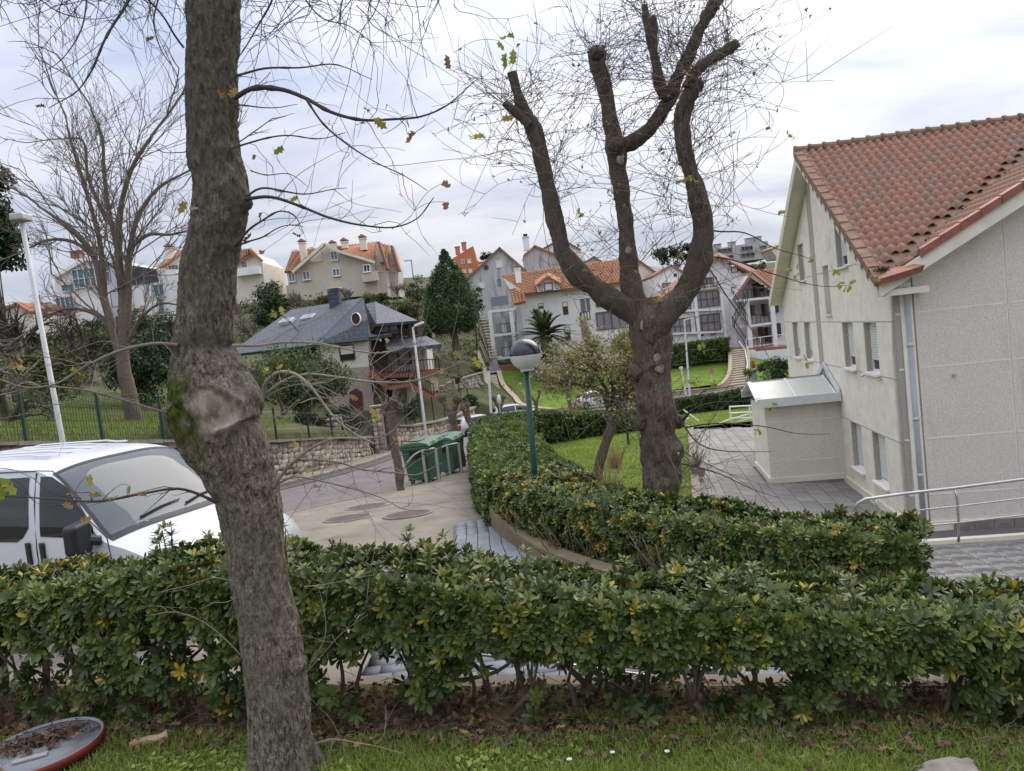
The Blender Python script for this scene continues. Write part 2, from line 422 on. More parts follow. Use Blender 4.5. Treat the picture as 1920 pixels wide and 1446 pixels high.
# plaster panels of exposed aggregate: speckled, streaked by rain
def aggregate(name, base, grain, streak=(0.2, 0.16, 0.12)):
    m, t, p, o = _new(name); v = _coord(t)
    vo = t.nodes.new('ShaderNodeTexVoronoi'); vo.inputs['Scale'].default_value = 75; t.links.new(v, vo.inputs['Vector'])
    sp = _ramp(t, vo.outputs['Color'], [(0.15, grain), (0.55, base), (0.9, tuple(min(1, x * 1.22) for x in base))])
    big = _noise(t, 0.5, 6, 0.6, v); f = _ramp(t, big.outputs[0], [(0.35, 0.0), (0.75, 0.35)])
    col = _mix(t, f, sp, tuple(x * 0.78 for x in base))
    st = _noise(t, 2.2, 8, 0.7, _coord(t, (1, 1, 0.12))); g = _ramp(t, st.outputs[0], [(0.55, 0.0), (0.8, 0.35)])
    col = _mix(t, g, col, streak)
    t.links.new(col, p.inputs['Base Color']); p.inputs['Roughness'].default_value = 0.9
    _bump(t, p, vo.outputs['Distance'], 0.35, 0.006)
    return m

def tilemat(name, a, b, c):
    m, t, p, o = _new(name); r = _rand(t)
    col = _ramp(t, r, [(0.0, a), (0.3, b), (0.62, a), (0.85, c), (1.0, b)])
    n = _noise(t, 7, 7, 0.7, _coord(t)); f = _ramp(t, n.outputs[0], [(0.42, 0.0), (0.72, 0.75)])
    col = _mix(t, f, col, (0.13, 0.105, 0.085))
    t.links.new(col, p.inputs['Base Color']); p.inputs['Roughness'].default_value = 0.85
    _bump(t, p, n.outputs[0], 0.25, 0.01)
    return m

def slatemat(name, base, sx, sz, kind='roof'):
    """rows of overlapping slates too small to build singly: brick pattern gives the fine relief"""
    m, t, p, o = _new(name)
    u = t.nodes.new('ShaderNodeUVMap')
    mp = t.nodes.new('ShaderNodeMapping'); t.links.new(u.outputs[0], mp.inputs[0]); mp.inputs['Scale'].default_value = (sx, sz, 1)
    b = t.nodes.new('ShaderNodeTexBrick'); t.links.new(mp.outputs[0], b.inputs['Vector'])
    b.inputs['Scale'].default_value = 1.0; b.inputs['Mortar Size'].default_value = 0.075; b.inputs['Brick Width'].default_value = 1.0; b.inputs['Row Height'].default_value = 0.6
    b.inputs['Color1'].default_value = (*[x * 0.85 for x in base], 1); b.inputs['Color2'].default_value = (*[x * 1.15 for x in base], 1); b.inputs['Mortar'].default_value = (*[x * 0.45 for x in base], 1)
    n = _noise(t, 0.8, 5, 0.6, _coord(t)); f = _ramp(t, n.outputs[0], [(0.35, 0.0), (0.75, 0.4)])
    col = _mix(t, f, b.outputs['Color'], tuple(x * 1.35 for x in base))
    t.links.new(col, p.inputs['Base Color']); p.inputs['Roughness'].default_value = 0.55
    _bump(t, p, b.outputs['Fac'], -0.4, 0.02)
    return m

m_asphalt = M('asphalt', (0.14, 0.125, 0.122), 0.95, 0.16, 0.7, 0.35, 160, 0.004, dirt=((0.2, 0.18, 0.16), 1.1, 0.55))
m_asphalt_edge = M('asphalt_gutter', (0.085, 0.08, 0.08), 0.9, 0.12, 1.5, 0.3, 160, 0.004)
m_concrete = M('pavement_concrete', (0.21, 0.185, 0.15), 0.95, 0.2, 0.9, 0.35, 90, 0.006, dirt=((0.13, 0.105, 0.075), 1.6, 0.52))
m_kerb = M('kerb_stone', (0.25, 0.21, 0.17), 0.95, 0.25, 3, 0.4, 50)
m_kerb_yellow = M('kerb_worn_paint', (0.33, 0.25, 0.1), 0.95, 0.3, 6, 0.4, 50)
m_retain = M('mossy_concrete', (0.17, 0.135, 0.095), 0.95, 0.25, 3.0, 0.5, 45, 0.01, dirt=((0.26, 0.22, 0.05), 3.5, 0.5))
m_paver = M('grey_paver', (0.20, 0.21, 0.235), 0.8, 0.12, 9, 0.3, 120, 0.003, rnd=0.14)
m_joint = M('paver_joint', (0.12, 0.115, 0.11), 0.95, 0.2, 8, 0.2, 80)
m_patio = M('patio_tile', (0.23, 0.218, 0.2), 0.85, 0.2, 2.0, 0.3, 90, 0.003, rnd=0.16, dirt=((0.21, 0.2, 0.185), 0.7, 0.52))
m_lawn = M('lawn_soil', (0.1, 0.17, 0.012), 1.0, 0.3, 1.2, 0.6, 70, 0.03, c2=(0.15, 0.235, 0.018))
m_lawn2 = M('rough_grass', (0.05, 0.06, 0.018), 1.0, 0.3, 0.35, 0.6, 20, 0.06, c2=(0.095, 0.10, 0.035))
m_parklawn = M('park_grass', (0.10, 0.145, 0.018), 1.0, 0.3, 0.5, 0.6, 40, 0.05, c2=(0.17, 0.19, 0.03))
m_soil = M('garden_soil', (0.12, 0.09, 0.058), 1.0, 0.35, 2.2, 0.7, 35, 0.02, c2=(0.14, 0.16, 0.045))
m_tile = tilemat('clay_roof_tile', (0.41, 0.195, 0.125), (0.34, 0.18, 0.125), (0.29, 0.205, 0.16))
m_tile2 = tilemat('orange_roof_tile', (0.44, 0.19, 0.085), (0.38, 0.165, 0.075), (0.30, 0.15, 0.085))
m_tileflat = M('far_clay_roof', (0.40, 0.17, 0.08), 0.9, 0.2, 3, 0.5, 12, 0.05, dirt=((0.3, 0.13, 0.07), 1.0, 0.5))
m_tilebrown = M('far_brown_roof', (0.27, 0.14, 0.1), 0.9, 0.2, 3, 0.5, 12, 0.05)
m_west = M('cream_panel', (0.80, 0.745, 0.64), 0.85, 0.1, 3, 0.25, 120, 0.004, dirt=((0.55, 0.46, 0.35), 0.6, 0.58))
m_south = aggregate('aggregate_panel', (0.66, 0.615, 0.545), (0.52, 0.475, 0.41))
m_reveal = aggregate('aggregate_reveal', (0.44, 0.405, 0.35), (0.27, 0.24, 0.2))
m_groove = M('joint_filler', (0.73, 0.69, 0.615), 0.9, 0.1, 4)
m_fascia = M('cream_fascia', (0.70, 0.66, 0.54), 0.8, 0.1, 2, dirt=((0.38, 0.36, 0.29), 1.8, 0.6))
m_redtrim = M('red_brown_trim', (0.26, 0.095, 0.065), 0.6, 0.25, 5, 0.15, 60)
m_verge = M('weathered_verge', (0.24, 0.14, 0.095), 0.95, 0.35, 4, 0.5, 30, 0.02, dirt=((0.17, 0.15, 0.1), 3.0, 0.5))
m_white = M('white_paint', (0.78, 0.78, 0.77), 0.5, 0.05, 2)
m_whitemetal = M('white_metal', (0.62, 0.63, 0.64), 0.4, 0.05, 2, dirt=((0.5, 0.5, 0.48), 3, 0.62))
m_pipe = M('grey_pipe', (0.48, 0.5, 0.54), 0.5, 0.08, 2)
m_shutter = M('white_shutter', (0.66, 0.67, 0.66), 0.6, 0.05, 2)
m_shutter_cream = M('cream_shutter', (0.70, 0.66, 0.56), 0.7, 0.05, 2)
m_glass = glassmat('window_glass')
m_glasspale = glassmat('pale_window_glass', (0.20, 0.22, 0.25), 0.1)
m_glassblue = glassmat('blue_window_glass', (0.04, 0.17, 0.24), 0.08, 0.8)
m_glasswarm = glassmat('reflecting_glass', (0.34, 0.27, 0.18), 0.12, 0.6)
m_canopy = M('frosted_panel', (0.50, 0.51, 0.47), 0.35, 0.1, 1.5, spec=0.5, dirt=((0.38, 0.37, 0.29), 1.5, 0.58))
m_steel = M('brushed_steel', (0.50, 0.49, 0.47), 0.33, 0.06, 8, metal=0.85)
m_galv = M('galvanised_steel', (0.42, 0.42, 0.4), 0.5, 0.15, 10, metal=0.5)
m_blackmetal = M('black_metal', (0.015, 0.016, 0.018), 0.5, 0.1, 4)
m_lamppost = M('pale_grey_paint', (0.46, 0.47, 0.45), .5, .1, 3)
m_greenpost = M('green_post_paint', (0.006, 0.045, 0.038), 0.42, 0.12, 5, dirt=((0.02, 0.05, 0.04), 5, 0.62))
m_greenmetal = M('green_fence', (0.018, 0.05, 0.034), 0.6, 0.1, 5)
m_bin = M('green_plastic', (0.055, 0.125, 0.07), 0.5, 0.1, 3, 0.1, 40, dirt=((0.1, 0.14, 0.1), 4, 0.62))
m_bin2 = M('faded_green_plastic', (0.085, 0.17, 0.12), 0.5, 0.1, 3, 0.1, 40, dirt=((0.12, 0.16, 0.13), 4, 0.6))
m_binlid = M('green_lid', (0.06, 0.14, 0.095), 0.6, 0.1, 3)
m_rubber = M('black_rubber', (0.012, 0.012, 0.013), 0.7, 0.2, 5)
m_blackplastic = M('black_plastic', (0.02, 0.021, 0.023), 0.45, 0.1, 5)
m_vanpaint = M('white_van_paint', (0.60, 0.61, 0.64), 0.3, 0.02, 1, spec=0.5, coat=0.5)
m_silver = M('silver_car_paint', (0.52, 0.53, 0.55), 0.3, 0.03, 1, metal=0.35, coat=0.5)
m_carwhite = M('white_car_paint', (0.72, 0.72, 0.73), 0.3, 0.02, 1, coat=0.5)
m_carglass = glassmat('car_glass', (0.018, 0.02, 0.023), 0.04, 0.6)
m_red = M('red_lens', (0.35, 0.012, 0.012), 0.25, 0.1, 5)
m_redpaint = M('red_sign_paint', (0.22, 0.03, 0.02), 0.6, 0.25, 6)
m_signgrey = M('bare_sign_metal', (0.2, 0.212, 0.235), 0.55, 0.1, 4, 0.1, 30, dirt=((0.14, 0.13, 0.125), 7, 0.5))
m_stone = M('wall_stone', (0.40, 0.34, 0.27), 0.95, 0.25, 6, 0.6, 25, 0.03, rnd=0.4)
m_mortar = M('wall_mortar', (0.17, 0.145, 0.12), 1.0, 0.2, 6, 0.5, 40)
m_coping = M('coping_stone', (0.24, 0.215, 0.18), 0.95, 0.25, 4, 0.5, 30)
m_beigewall = M('low_sandstone_wall', (0.36, 0.28, 0.18), 0.95, 0.25, 1.5, 0.5, 20, 0.03)
m_step = M('stone_step', (0.36, 0.30, 0.21), 0.95, 0.2, 3, 0.3, 30)
m_whitewall = M('white_render', (0.74, 0.73, 0.71), 0.9, 0.08, 0.8, dirt=((0.45, 0.45, 0.46), 0.7, 0.58))
m_greywall = M('streaked_grey_render', (0.46, 0.46, 0.46), 0.95, 0.1, 1, stretch=(1, 1, 0.15), dirt=((0.25, 0.25, 0.25), 1.6, 0.48))
m_creamwall = M('cream_render', (0.70, 0.645, 0.54), 0.9, 0.08, 0.6, dirt=((0.45, 0.41, 0.35), 0.6, 0.55))
m_beigehouse = M('beige_render', (0.58, 0.525, 0.44), 0.9, 0.1, 0.35, dirt=((0.56, 0.42, 0.28), 0.14, 0.55))
m_orangewall = M('orange_render', (0.52, 0.185, 0.085), 0.9, 0.08, 0.5)
m_brickwhite = M('white_brick', (0.62, 0.59, 0.54), 0.9, 0.12, 8, 0.5, 14, 0.03)
m_slate = slatemat('slate_roof', (0.08, 0.089, 0.108), 1.7, 1.7)
m_slatewall = slatemat('slate_cladding', (0.055, 0.064, 0.085), 1.7, 1.7)
m_darkwood = M('dark_wood', (0.05, 0.025, 0.02), 0.7, 0.2, 6)
m_brownwood = M('brown_window_wood', (0.16, 0.07, 0.035), 0.7, 0.2, 6)
m_redbrick = M('red_brick_edge', (0.27, 0.12, 0.075), 0.9, 0.25, 7, 0.4, 20)
m_maroon = M('maroon_door', (0.11, 0.03, 0.025), 0.6, 0.2, 3)
m_bark_near = bark('furrowed_bark', (0.075, 0.06, 0.046), (0.32, 0.275, 0.215), 1.0, furrow=.9)
m_bark_mid = bark('dark_bark', (0.05, 0.037, 0.029), (0.20, 0.155, 0.12), 0.45)
m_bark_pale = bark('pale_bark', (0.075, 0.058, 0.042), (0.24, 0.19, 0.14), 0.5)
m_bark_pollard = bark('pollard_bark', (0.06, 0.043, 0.033), (0.225, 0.17, 0.13), 0.8)
m_twig = M('twig_bark', (0.19, 0.16, 0.135), 0.9, 0.25, 10)
m_twigdark = M('dark_twig_bark', (0.065, 0.052, 0.048), 0.9, 0.25, 10)
m_twigpale = M('pale_twig_bark', (0.24, 0.20, 0.16), 0.9, 0.25, 10)
m_stem = M('hedge_stem', (0.14, 0.105, 0.075), 0.95, 0.3, 14, 0.4, 40)
m_hedge = leafmat('hedge_leaf', [(0.0, (0.022, 0.038, 0.011)), (0.42, (0.058, 0.09, 0.021)), (0.72, (0.115, 0.155, 0.034)), (0.88, (0.19, 0.21, 0.04)), (0.95, (0.42, 0.34, 0.03)), (1.0, (0.48, 0.30, 0.03))], 0.4, 0.15, 0.4)
m_hedgefar = leafmat('far_hedge_leaf', [(0.0, (0.024, 0.05, 0.015)), (0.5, (0.075, 0.125, 0.03)), (0.85, (0.17, 0.23, 0.05)), (1.0, (0.3, 0.28, 0.04))], 0.45, 0.2, 0.35)
m_ever = leafmat('evergreen_leaf', [(0.0, (0.010, 0.026, 0.010)), (0.6, (0.028, 0.06, 0.018)), (1.0, (0.065, 0.11, 0.03))], 0.6, 0.15, 0.3)
m_yew = leafmat('garden_tree_leaf', [(0.0, (0.03, 0.05, 0.016)), (0.6, (0.085, 0.125, 0.04)), (1.0, (0.17, 0.21, 0.075))], 0.6, 0.2, 0.3)
m_cyp = leafmat('cypress_leaf', [(0.0, (0.016, 0.036, 0.012)), (0.55, (0.042, 0.088, 0.026)), (1.0, (0.09, 0.15, 0.045))], 0.65, 0.15, 0.3)
m_olive = leafmat('olive_leaf', [(0.0, (0.03, 0.04, 0.014)), (0.6, (0.075, 0.09, 0.025)), (1.0, (0.17, 0.17, 0.045))], 0.6, 0.2, 0.3)
m_blossom = leafmat('shrub_leaf', [(0.0, (0.12, 0.14, 0.03)), (0.5, (0.28, 0.28, 0.06)), (0.7, (0.42, 0.33, 0.22)), (1.0, (0.58, 0.48, 0.40))], 0.6, 0.3, 0.3)
m_oakleaf = leafmat('oak_leaf', [(0.0, (0.16, 0.08, 0.045)), (0.35, (0.27, 0.15, 0.06)), (0.6, (0.38, 0.33, 0.06)), (1.0, (0.20, 0.27, 0.04))], 0.6, 0.35, 0.3)
m_palm = leafmat('palm_leaf', [(0.0, (0.05, 0.08, 0.035)), (0.7, (0.13, 0.17, 0.075)), (1.0, (0.26, 0.26, 0.1))], 0.5, 0.15, 0.4)
m_grass = leafmat('grass_blade', [(0.0, (0.08, 0.12, 0.02)), (0.5, (0.21, 0.28, 0.05)), (0.85, (0.31, 0.36, 0.085)), (1.0, (0.30, 0.26, 0.09))], 0.55, 0.3, 0.3)
m_litter = leafmat('dead_leaf', [(0.0, (0.06, 0.035, 0.022)), (0.5, (0.16, 0.095, 0.06)), (0.9, (0.29, 0.19, 0.115)), (1.0, (0.42, 0.33, 0.05))], 0.85, 0.1, 0.2)
# ------------------------------------------------------------------ terrain
def ip(xs, ys): return lambda y: float(np.interp(y, xs, ys))
_ctl = [at(*p) for p in [
    (870, 822, 52), (960, 800, 60), (1110, 775, 68), (1300, 752, 72), (1420, 745, 75),
    (930, 692, 84), (1050, 690, 86), (1180, 685, 89), (1300, 650, 92), (1470, 655, 92), (1000, 728, 76), (1080, 728, 78), (1300, 705, 83), (1440, 690, 84),
    (1000, 600, 125), (1150, 560, 135), (1400, 560, 150), (1400, 497, 300), (1250, 520, 300), (900, 548, 150), (850, 570, 125), (700, 562, 125), (600, 562, 106), (450, 572, 106),
    (330, 592, 100), (200, 612, 95), (60, 640, 90), (-200, 650, 90), (-300, 600, 160), (300, 560, 200), (800, 520, 260), (1900, 480, 300),
    (690, 768, 58), (610, 790, 52), (560, 805, 46), (800, 765, 62), (850, 745, 62), (850, 700, 74), (860, 662, 82), (780, 625, 86), (640, 610, 84), (480, 640, 78),
    (0, 838, 19), (-300, 850, 17), (330, 828, 24.8), (200, 800, 28), (200, 760, 40), (60, 800, 24), (60, 742, 45), (300, 792, 33), (330, 742, 50), (180, 700, 62), (330, 690, 66), (60, 690, 66),
    (500, 824, 28.6), (600, 822, 33), (690, 822, 39.5)]]
_ctl += [np.array(p, float) for p in [(-9, 9, -3.9), (-13, 12, -3.9), (-4, 9, -4.0), (-3, 20, -5.2), (-7, 22, -5.2), (-5, 30, -6.2), (-5, 42, -7.1), (-2.5, 42, -7.0), (-4.5, 50, -7.3), (0, 10, -4.4), (2, 14, -5.2), (3, 25, -6.0), (10, 20, -6.8), (10, 35, -6.4), (5, 45, -6.6), (20, 45, -6.7),
    (20, 62, -7.9), (40, 64, -7.6), (45, 30, -7), (0, 0, -5), (-20, 0, -4), (20, 0, -6), (0, 58, -7.4), (8, 60, -7.6), (150, 90, -2), (-150, 60, 2), (-40, 20, -1.4)]]
_ctl = np.array(_ctl)
def _tps_fit(C, lam=0.02):
    X = C[:, :2]; n = len(X); d = np.linalg.norm(X[:, None] - X[None], axis=2); K = np.where(d > 0, d * d * np.log(d + 1e-9), 0) + lam * np.eye(n) * 50
    Pm = np.c_[np.ones(n), X]; A = np.block([[K, Pm], [Pm.T, np.zeros((3, 3))]])
    s = np.linalg.solve(A, np.r_[C[:, 2], 0, 0, 0]); return X, s
_TX, _TS = _tps_fit(_ctl)
def terr(x, y):
    q = np.stack(np.broadcast_arrays(np.asarray(x, float), np.asarray(y, float)), -1); sh = q.shape[:-1]; q = q.reshape(-1, 2); out = np.zeros(len(q))
    for i in range(0, len(q), 8000):
        b = q[i:i + 8000]; d = np.linalg.norm(b[:, None] - _TX[None], axis=2); out[i:i + 8000] = np.where(d > 0, d * d * np.log(d + 1e-9), 0) @ _TS[:-3] + _TS[-3] + b @ _TS[-2:]
    return np.clip(out.reshape(sh), -9.5, 26)

def grid_mesh(name, X, Y, Z, mat, smooth=True, flip=False):
    n, m = X.shape; V = np.stack([X, Y, Z], -1).reshape(-1, 3); i = np.arange(n - 1)[:, None] * m; j = np.arange(m - 1)[None]
    F = np.stack([i + j, i + j + 1, i + m + j + 1, i + m + j], -1).reshape(-1, 4)
    if flip: F = F[:, ::-1]
    return link(name, mesh_np(name, V, [F], smooth), mat)
_gx = np.r_[np.linspace(-900, -170, 12), np.linspace(-160, -24, 46), np.linspace(-22, -1, 64), np.linspace(1, 200, 84), np.linspace(215, 900, 12)]; _gy = np.r_[np.linspace(-30, 10, 20), np.linspace(11, 63, 90), np.linspace(64, 130, 44), np.linspace(135, 420, 50), np.linspace(450, 1500, 14)]
_GX, _GY = np.meshgrid(_gx, _gy)
_GZ = terr(np.clip(_GX, -160, 200), np.clip(_GY, -30, 420)) + (fbm(np.stack([_GX, _GY, _GX * 0], -1) * 0.25, 3) - .5) * 0.35
_wx = ip([0, 29.7, 33, 36.5, 39.4, 42, 44.5, 50, 55, 60, 64], [-18.1, -9.8, -8.8, -8.2, -7.75, -6.9, -6.2, -5.0, -4.0, -3.2, -3.0])   # street side of the stone walls lies lower
_cut = np.array([[(y < 62 and -40 < x < 40 and x > _wx(max(0, y)) - .25) for x in _gx] for y in _gy]); _GZ = np.where(_cut, np.minimum(_GZ, np.vectorize(zr)(np.clip(_GY, 0, 130)) - .55), _GZ)
struct(grid_mesh('hillside', _GX, _GY, _GZ, m_lawn2), 'rough green hillside behind the houses')

def strip(name, ys, xl, xr, zf, mat, nx=6, bump=0.0):
    ys = np.asarray(ys, float); xl = np.array([xl(y) for y in ys]); xr = np.array([xr(y) for y in ys])
    s = np.linspace(0, 1, nx)[None]; X = xl[:, None] * (1 - s) + xr[:, None] * s; Y = np.repeat(ys[:, None], nx, 1)
    Z = zf(X, Y, np.repeat(s, len(ys), 0)) + (fbm(np.stack([X, Y, X * 0], -1) * 1.3, 3) - .5) * bump
    return grid_mesh(name, X, Y, Z, mat)
zrv = np.vectorize(zr)
near_kerb = ip([4, 13, 15.5, 17.4, 18.6, 20.1, 23, 28, 36, 43, 47.5, 50, 54], [-14.5, -9.5, -5.9, -5.1, -4.4, -3.35, -2.45, -1.95, -2.2, -2.45, -2.2, 0, 30])
far_kerb = ip([4, 26.5, 29.3, 33.9, 43, 50.5, 56, 75], [-15.1, -8.8, -7.9, -6.9, -6.1, -5.1, -4.2, -3])
hedge_wall = ip([6, 10.0, 12, 13.7, 16.2, 20, 25, 30, 40, 47], [0.8, -0.3, -0.64, -0.82, -1.0, -1.25, -1.55, -1.7, -1.95, -1.9])
ys_road = np.linspace(4.5, 75, 90)
struct(strip('road', ys_road, far_kerb, lambda y: max(near_kerb(y) + .3, far_kerb(y) + .5), lambda X, Y, S: zrv(Y), m_asphalt, 8, 0.02), 'grey asphalt street running downhill')
struct(strip('gutter', np.linspace(16, 50, 60), lambda y: far_kerb(y) - .02, lambda y: far_kerb(y) + .62, lambda X, Y, S: zrv(Y) + .022, m_asphalt_edge, 3), 'dark strip along the far kerb of the street')
struct(strip('pavement', np.linspace(4.6, 47, 70), lambda y: near_kerb(y) + .16, lambda y: max(hedge_wall(y) + .2 if y > 9.3 else -1.4, near_kerb(y) + .3), lambda X, Y, S: zrv(Y) + .09, m_concrete, 10, 0.02), 'stained concrete pavement beside the hedge')
struct(strip('far_pavement', np.linspace(4.6, 54, 60), lambda y: far_kerb(y) - 1.35, lambda y: far_kerb(y) - .14, lambda X, Y, S: zrv(Y) + .13, m_concrete, 4, 0.015), 'narrow pavement below the stone wall')
def kerb(name, xf, ys, w, z0, z1, mat):
    m = MB(); P = [(xf(y), y) for y in ys]
    for (a, b) in zip(P[:-1], P[1:]):
        m.hexa([(a[0], a[1], zr(a[1]) + z0), (a[0] + w, a[1], zr(a[1]) + z0), (b[0] + w, b[1] - .012, zr(b[1]) + z0), (b[0], b[1] - .012, zr(b[1]) + z0),
                (a[0], a[1], zr(a[1]) + z1), (a[0] + w, a[1], zr(a[1]) + z1), (b[0] + w, b[1] - .012, zr(b[1]) + z1), (b[0], b[1] - .012, zr(b[1]) + z1)])
    return struct(m.build(name, mat))
kerb('kerb', near_kerb, np.arange(13, 47, .9), .15, -.2, .105, m_kerb)
kerb('kerb', lambda y: far_kerb(y) - .15, np.arange(6, 54, 1.0), .14, -.2, .145, m_kerb)

# manhole covers in the pavement
for k, (px, py, lb) in enumerate([(690, 961, 'farthest round iron manhole cover in the concrete pavement'), (653, 978, 'left round iron manhole cover nearest the van'), (766, 974, 'round iron manhole cover nearest the paved walkway')]):
    c = at(px, py, [16.2, 14.4, 13.95][k]); r = 0.42; cz = zr(c[1]) + .105
    t = thing('manhole_cover', lb, 'manhole cover', (c[0], c[1], cz), group='manhole covers in the pavement')
    sl = Matrix.Rotation(-math.atan(.09), 3, 'X')
    def tilt(m): m.v = [tuple(sl @ Vector(v)) for v in m.v]; return m
    tilt(MB().lathe([(r + .05, -.03), (r + .05, .006), (r + .012, .008), (r + .012, -.02)], n=36)).build('frame', m_kerb, t, world=False)
    m = MB(); m.lathe([(r, -.03), (r, .004)], n=36)
    for i in range(-5, 6):
        w = math.sqrt(max(0, r * r - (i * .075) ** 2)) - .03
        if w > .05: m.box((0, i * .075, .007), (2 * w, .03, .008))
    tilt(m).build('cover', M('cast_iron', (0.19, 0.165, 0.15), 0.7, 0.2, 8, metal=.3) if k == 0 else bpy.data.materials['cast_iron'], t, world=False)

# ------------------------------------------------------------------ middle lawn, kerb, patio
lawn_l = ip([6.5, 8, 10.5, 12, 16, 20, 25, 30, 34.5], [2.0, 0.9, 0.0, -.2, -.6, -.7, -.9, -1.0, -1.0]); lawn_r = ip([6.5, 10, 14, 21.1, 35.5], [3.4, 3.1, 3.5, 4.72, 8.05])
lz_l = ip([6, 10, 15, 21, 28, 35], [-2.9, -3.0, -3.45, -4.05, -4.5, -4.85]); lz_r = ip([6, 10, 15, 21, 28, 35], [-3.0, -3.3, -4.1, -5.06, -5.08, -5.08])
def lawn_z(X, Y, S):
    a = np.vectorize(lz_l)(Y); b = np.vectorize(lz_r)(Y); s = S * S * (3 - 2 * S); return a * (1 - s) + b * s
def lawn_zxy(x, y):
    s = min(1, max(0, (x - lawn_l(y)) / (lawn_r(y) - lawn_l(y)))); s = s * s * (3 - 2 * s); return lz_l(y) * (1 - s) + lz_r(y) * s
struct(strip('lawn', np.linspace(6.5, 35.4, 70), lawn_l, lawn_r, lawn_z, m_lawn, 24, .07), 'bright green lawn between the hedge and the patio')
m = MB(); yk = np.arange(9, 35.6, 1.0)
for a, b in zip(yk[:-1], yk[1:]):
    for q in [0]:
        za, zb = lz_r(a) + .06, lz_r(b) + .06
        m.hexa([(lawn_r(a) - .02, a, za - .9), (lawn_r(a) + .24, a, za - .9), (lawn_r(b) + .24, b - .012, zb - .9), (lawn_r(b) - .02, b - .012, zb - .9), (lawn_r(a) - .02, a, za), (lawn_r(a) + .24, a, za), (lawn_r(b) + .24, b - .012, zb), (lawn_r(b) - .02, b - .012, zb)])
struct(m.build('lawn_kerb', m_kerb), 'pale stone kerb between lawn and patio')

# right-hand building frame
BA = math.atan2(ray(1190, 605)[0], ray(1190, 605)[1])
BC = at(1685, 700, 17.2); BC[2] = 0
BE = np.array([math.cos(BA), -math.sin(BA), 0]); BN = np.array([math.sin(BA), math.cos(BA), 0])
def BL(x, y, z): p = BC + BE * x + BN * y; return (float(p[0]), float(p[1]), float(z))
def patio_z(x): return -5.5 + max(0, -x) * .06
m = MB()
for xa, xb in ((-9.5, 0), (0, 8)): m.hexa([BL(xa, -9, -6.1), BL(xb, -9, -6.1), BL(xb, 17.8, -6.1), BL(xa, 17.8, -6.1), BL(xa, -9, patio_z(xa) - .01), BL(xb, -9, patio_z(xb) - .01), BL(xb, 17.8, patio_z(xb) - .01), BL(xa, 17.8, patio_z(xa) - .01)])
patio = struct(m.build('patio', m_joint), 'grey tiled patio beside the cream building')
tl = []
for i in range(20):
    for j in range(40):
        x = -i * .46 - .25; y = 17.4 - j * .6 + (.3 if i % 2 else 0)
        p = np.array(BL(x, y, patio_z(x)))
        if p[0] < lawn_r(min(35.5, max(9, p[1]))) + .1 or (-2.1 < x and 5.6 < y < 8.2): continue
        tl.append((math.hypot(p[0], p[1]), x, y))
# the nearest tiles in view as single pieces
_seen = [t for t in tl if 18.5 < BL(t[1], t[2], 0)[1] < 36]
_seen.sort(); one = set(_seen[:280])
mt = MB().box((0, 0, 0), (.445, .585, .03)).mesh('patio_tile'); mt.materials.append(m_patio)
mr = MB(); trot = Matrix.Rotation(-BA, 3, 'Z'); tt = []
for t in tl:
    z = patio_z(t[1]) + .008 + random.uniform(-.002, .003); sx = math.atan(.06)
    rt = trot @ Matrix.Rotation(sx if t[1] < 0 else 0, 3, 'Y')
    if t in one:
        o = link('tile', mt, None, patio, False); o.location = BL(t[1], t[2], z); o.rotation_euler = rt.to_euler()
    else:
        mr.box(BL(t[1], t[2], z), (.445, .585, .03), rt); tt += [random.random()] * 8
o = link('far_tile', mesh_np('tiles', mr.v, [np.array(mr.f)], tint=tt), m_patio, patio); o['kind'] = 'stuff'

# lawn past the patio
struct(strip('back_lawn', np.linspace(35.2, 53, 20), lambda y: -1.5, lambda y: 30, lambda X, Y, S: -5.2 - (Y - 35.4) * .065, m_lawn, 20, .08), 'lawn at the end of the patio')

# ------------------------------------------------------------------ near garden ground
def zn(x): return -2.12 - .035 * x
def gnd(x, y): return -2.12 - .035 * x - .1 * np.clip((y - (hedge1_y(x) - .9)) / .8, 0, 1) + (fbm(np.stack([x, y, x * 0], -1) * 1.6, 4) - .5) * .12
def hedge1_y(x): return 4.47 - .165 * (x + 0.2) * (1 if True else 0)     # centre line of the near hedge
NX, NY = np.meshgrid(np.linspace(-9, 7, 130), np.linspace(-4, 0.0, 60))
_c = np.array([[hedge1_y(x) + .24 for x in NX[0]]]); _t = np.linspace(0, 1, 60)[:, None]
NYY = -4 * (1 - _t) + _c * _t
NZ = gnd(NX, NYY)
struct(grid_mesh('garden_ground', NX, NYY, NZ, m_soil), 'weedy soil under the near tree')
m = MB()
for i in range(16):
    x0, x1 = -9 + i, -8 + i - .012; y0, y1 = hedge1_y(x0) + .22, hedge1_y(x1) + .22; z0, z1 = zn(x0) - .1, zn(x1) - .1
    m.hexa([(x0, y0, -4), (x1, y1, -4), (x1, y1 + .16, -4), (x0, y0 + .16, -4), (x0, y0, z0), (x1, y1, z1), (x1, y1 + .16, z1), (x0, y0 + .16, z0)])
struct(m.build('garden_kerb', m_kerb), 'beige concrete kerb behind the near hedge')

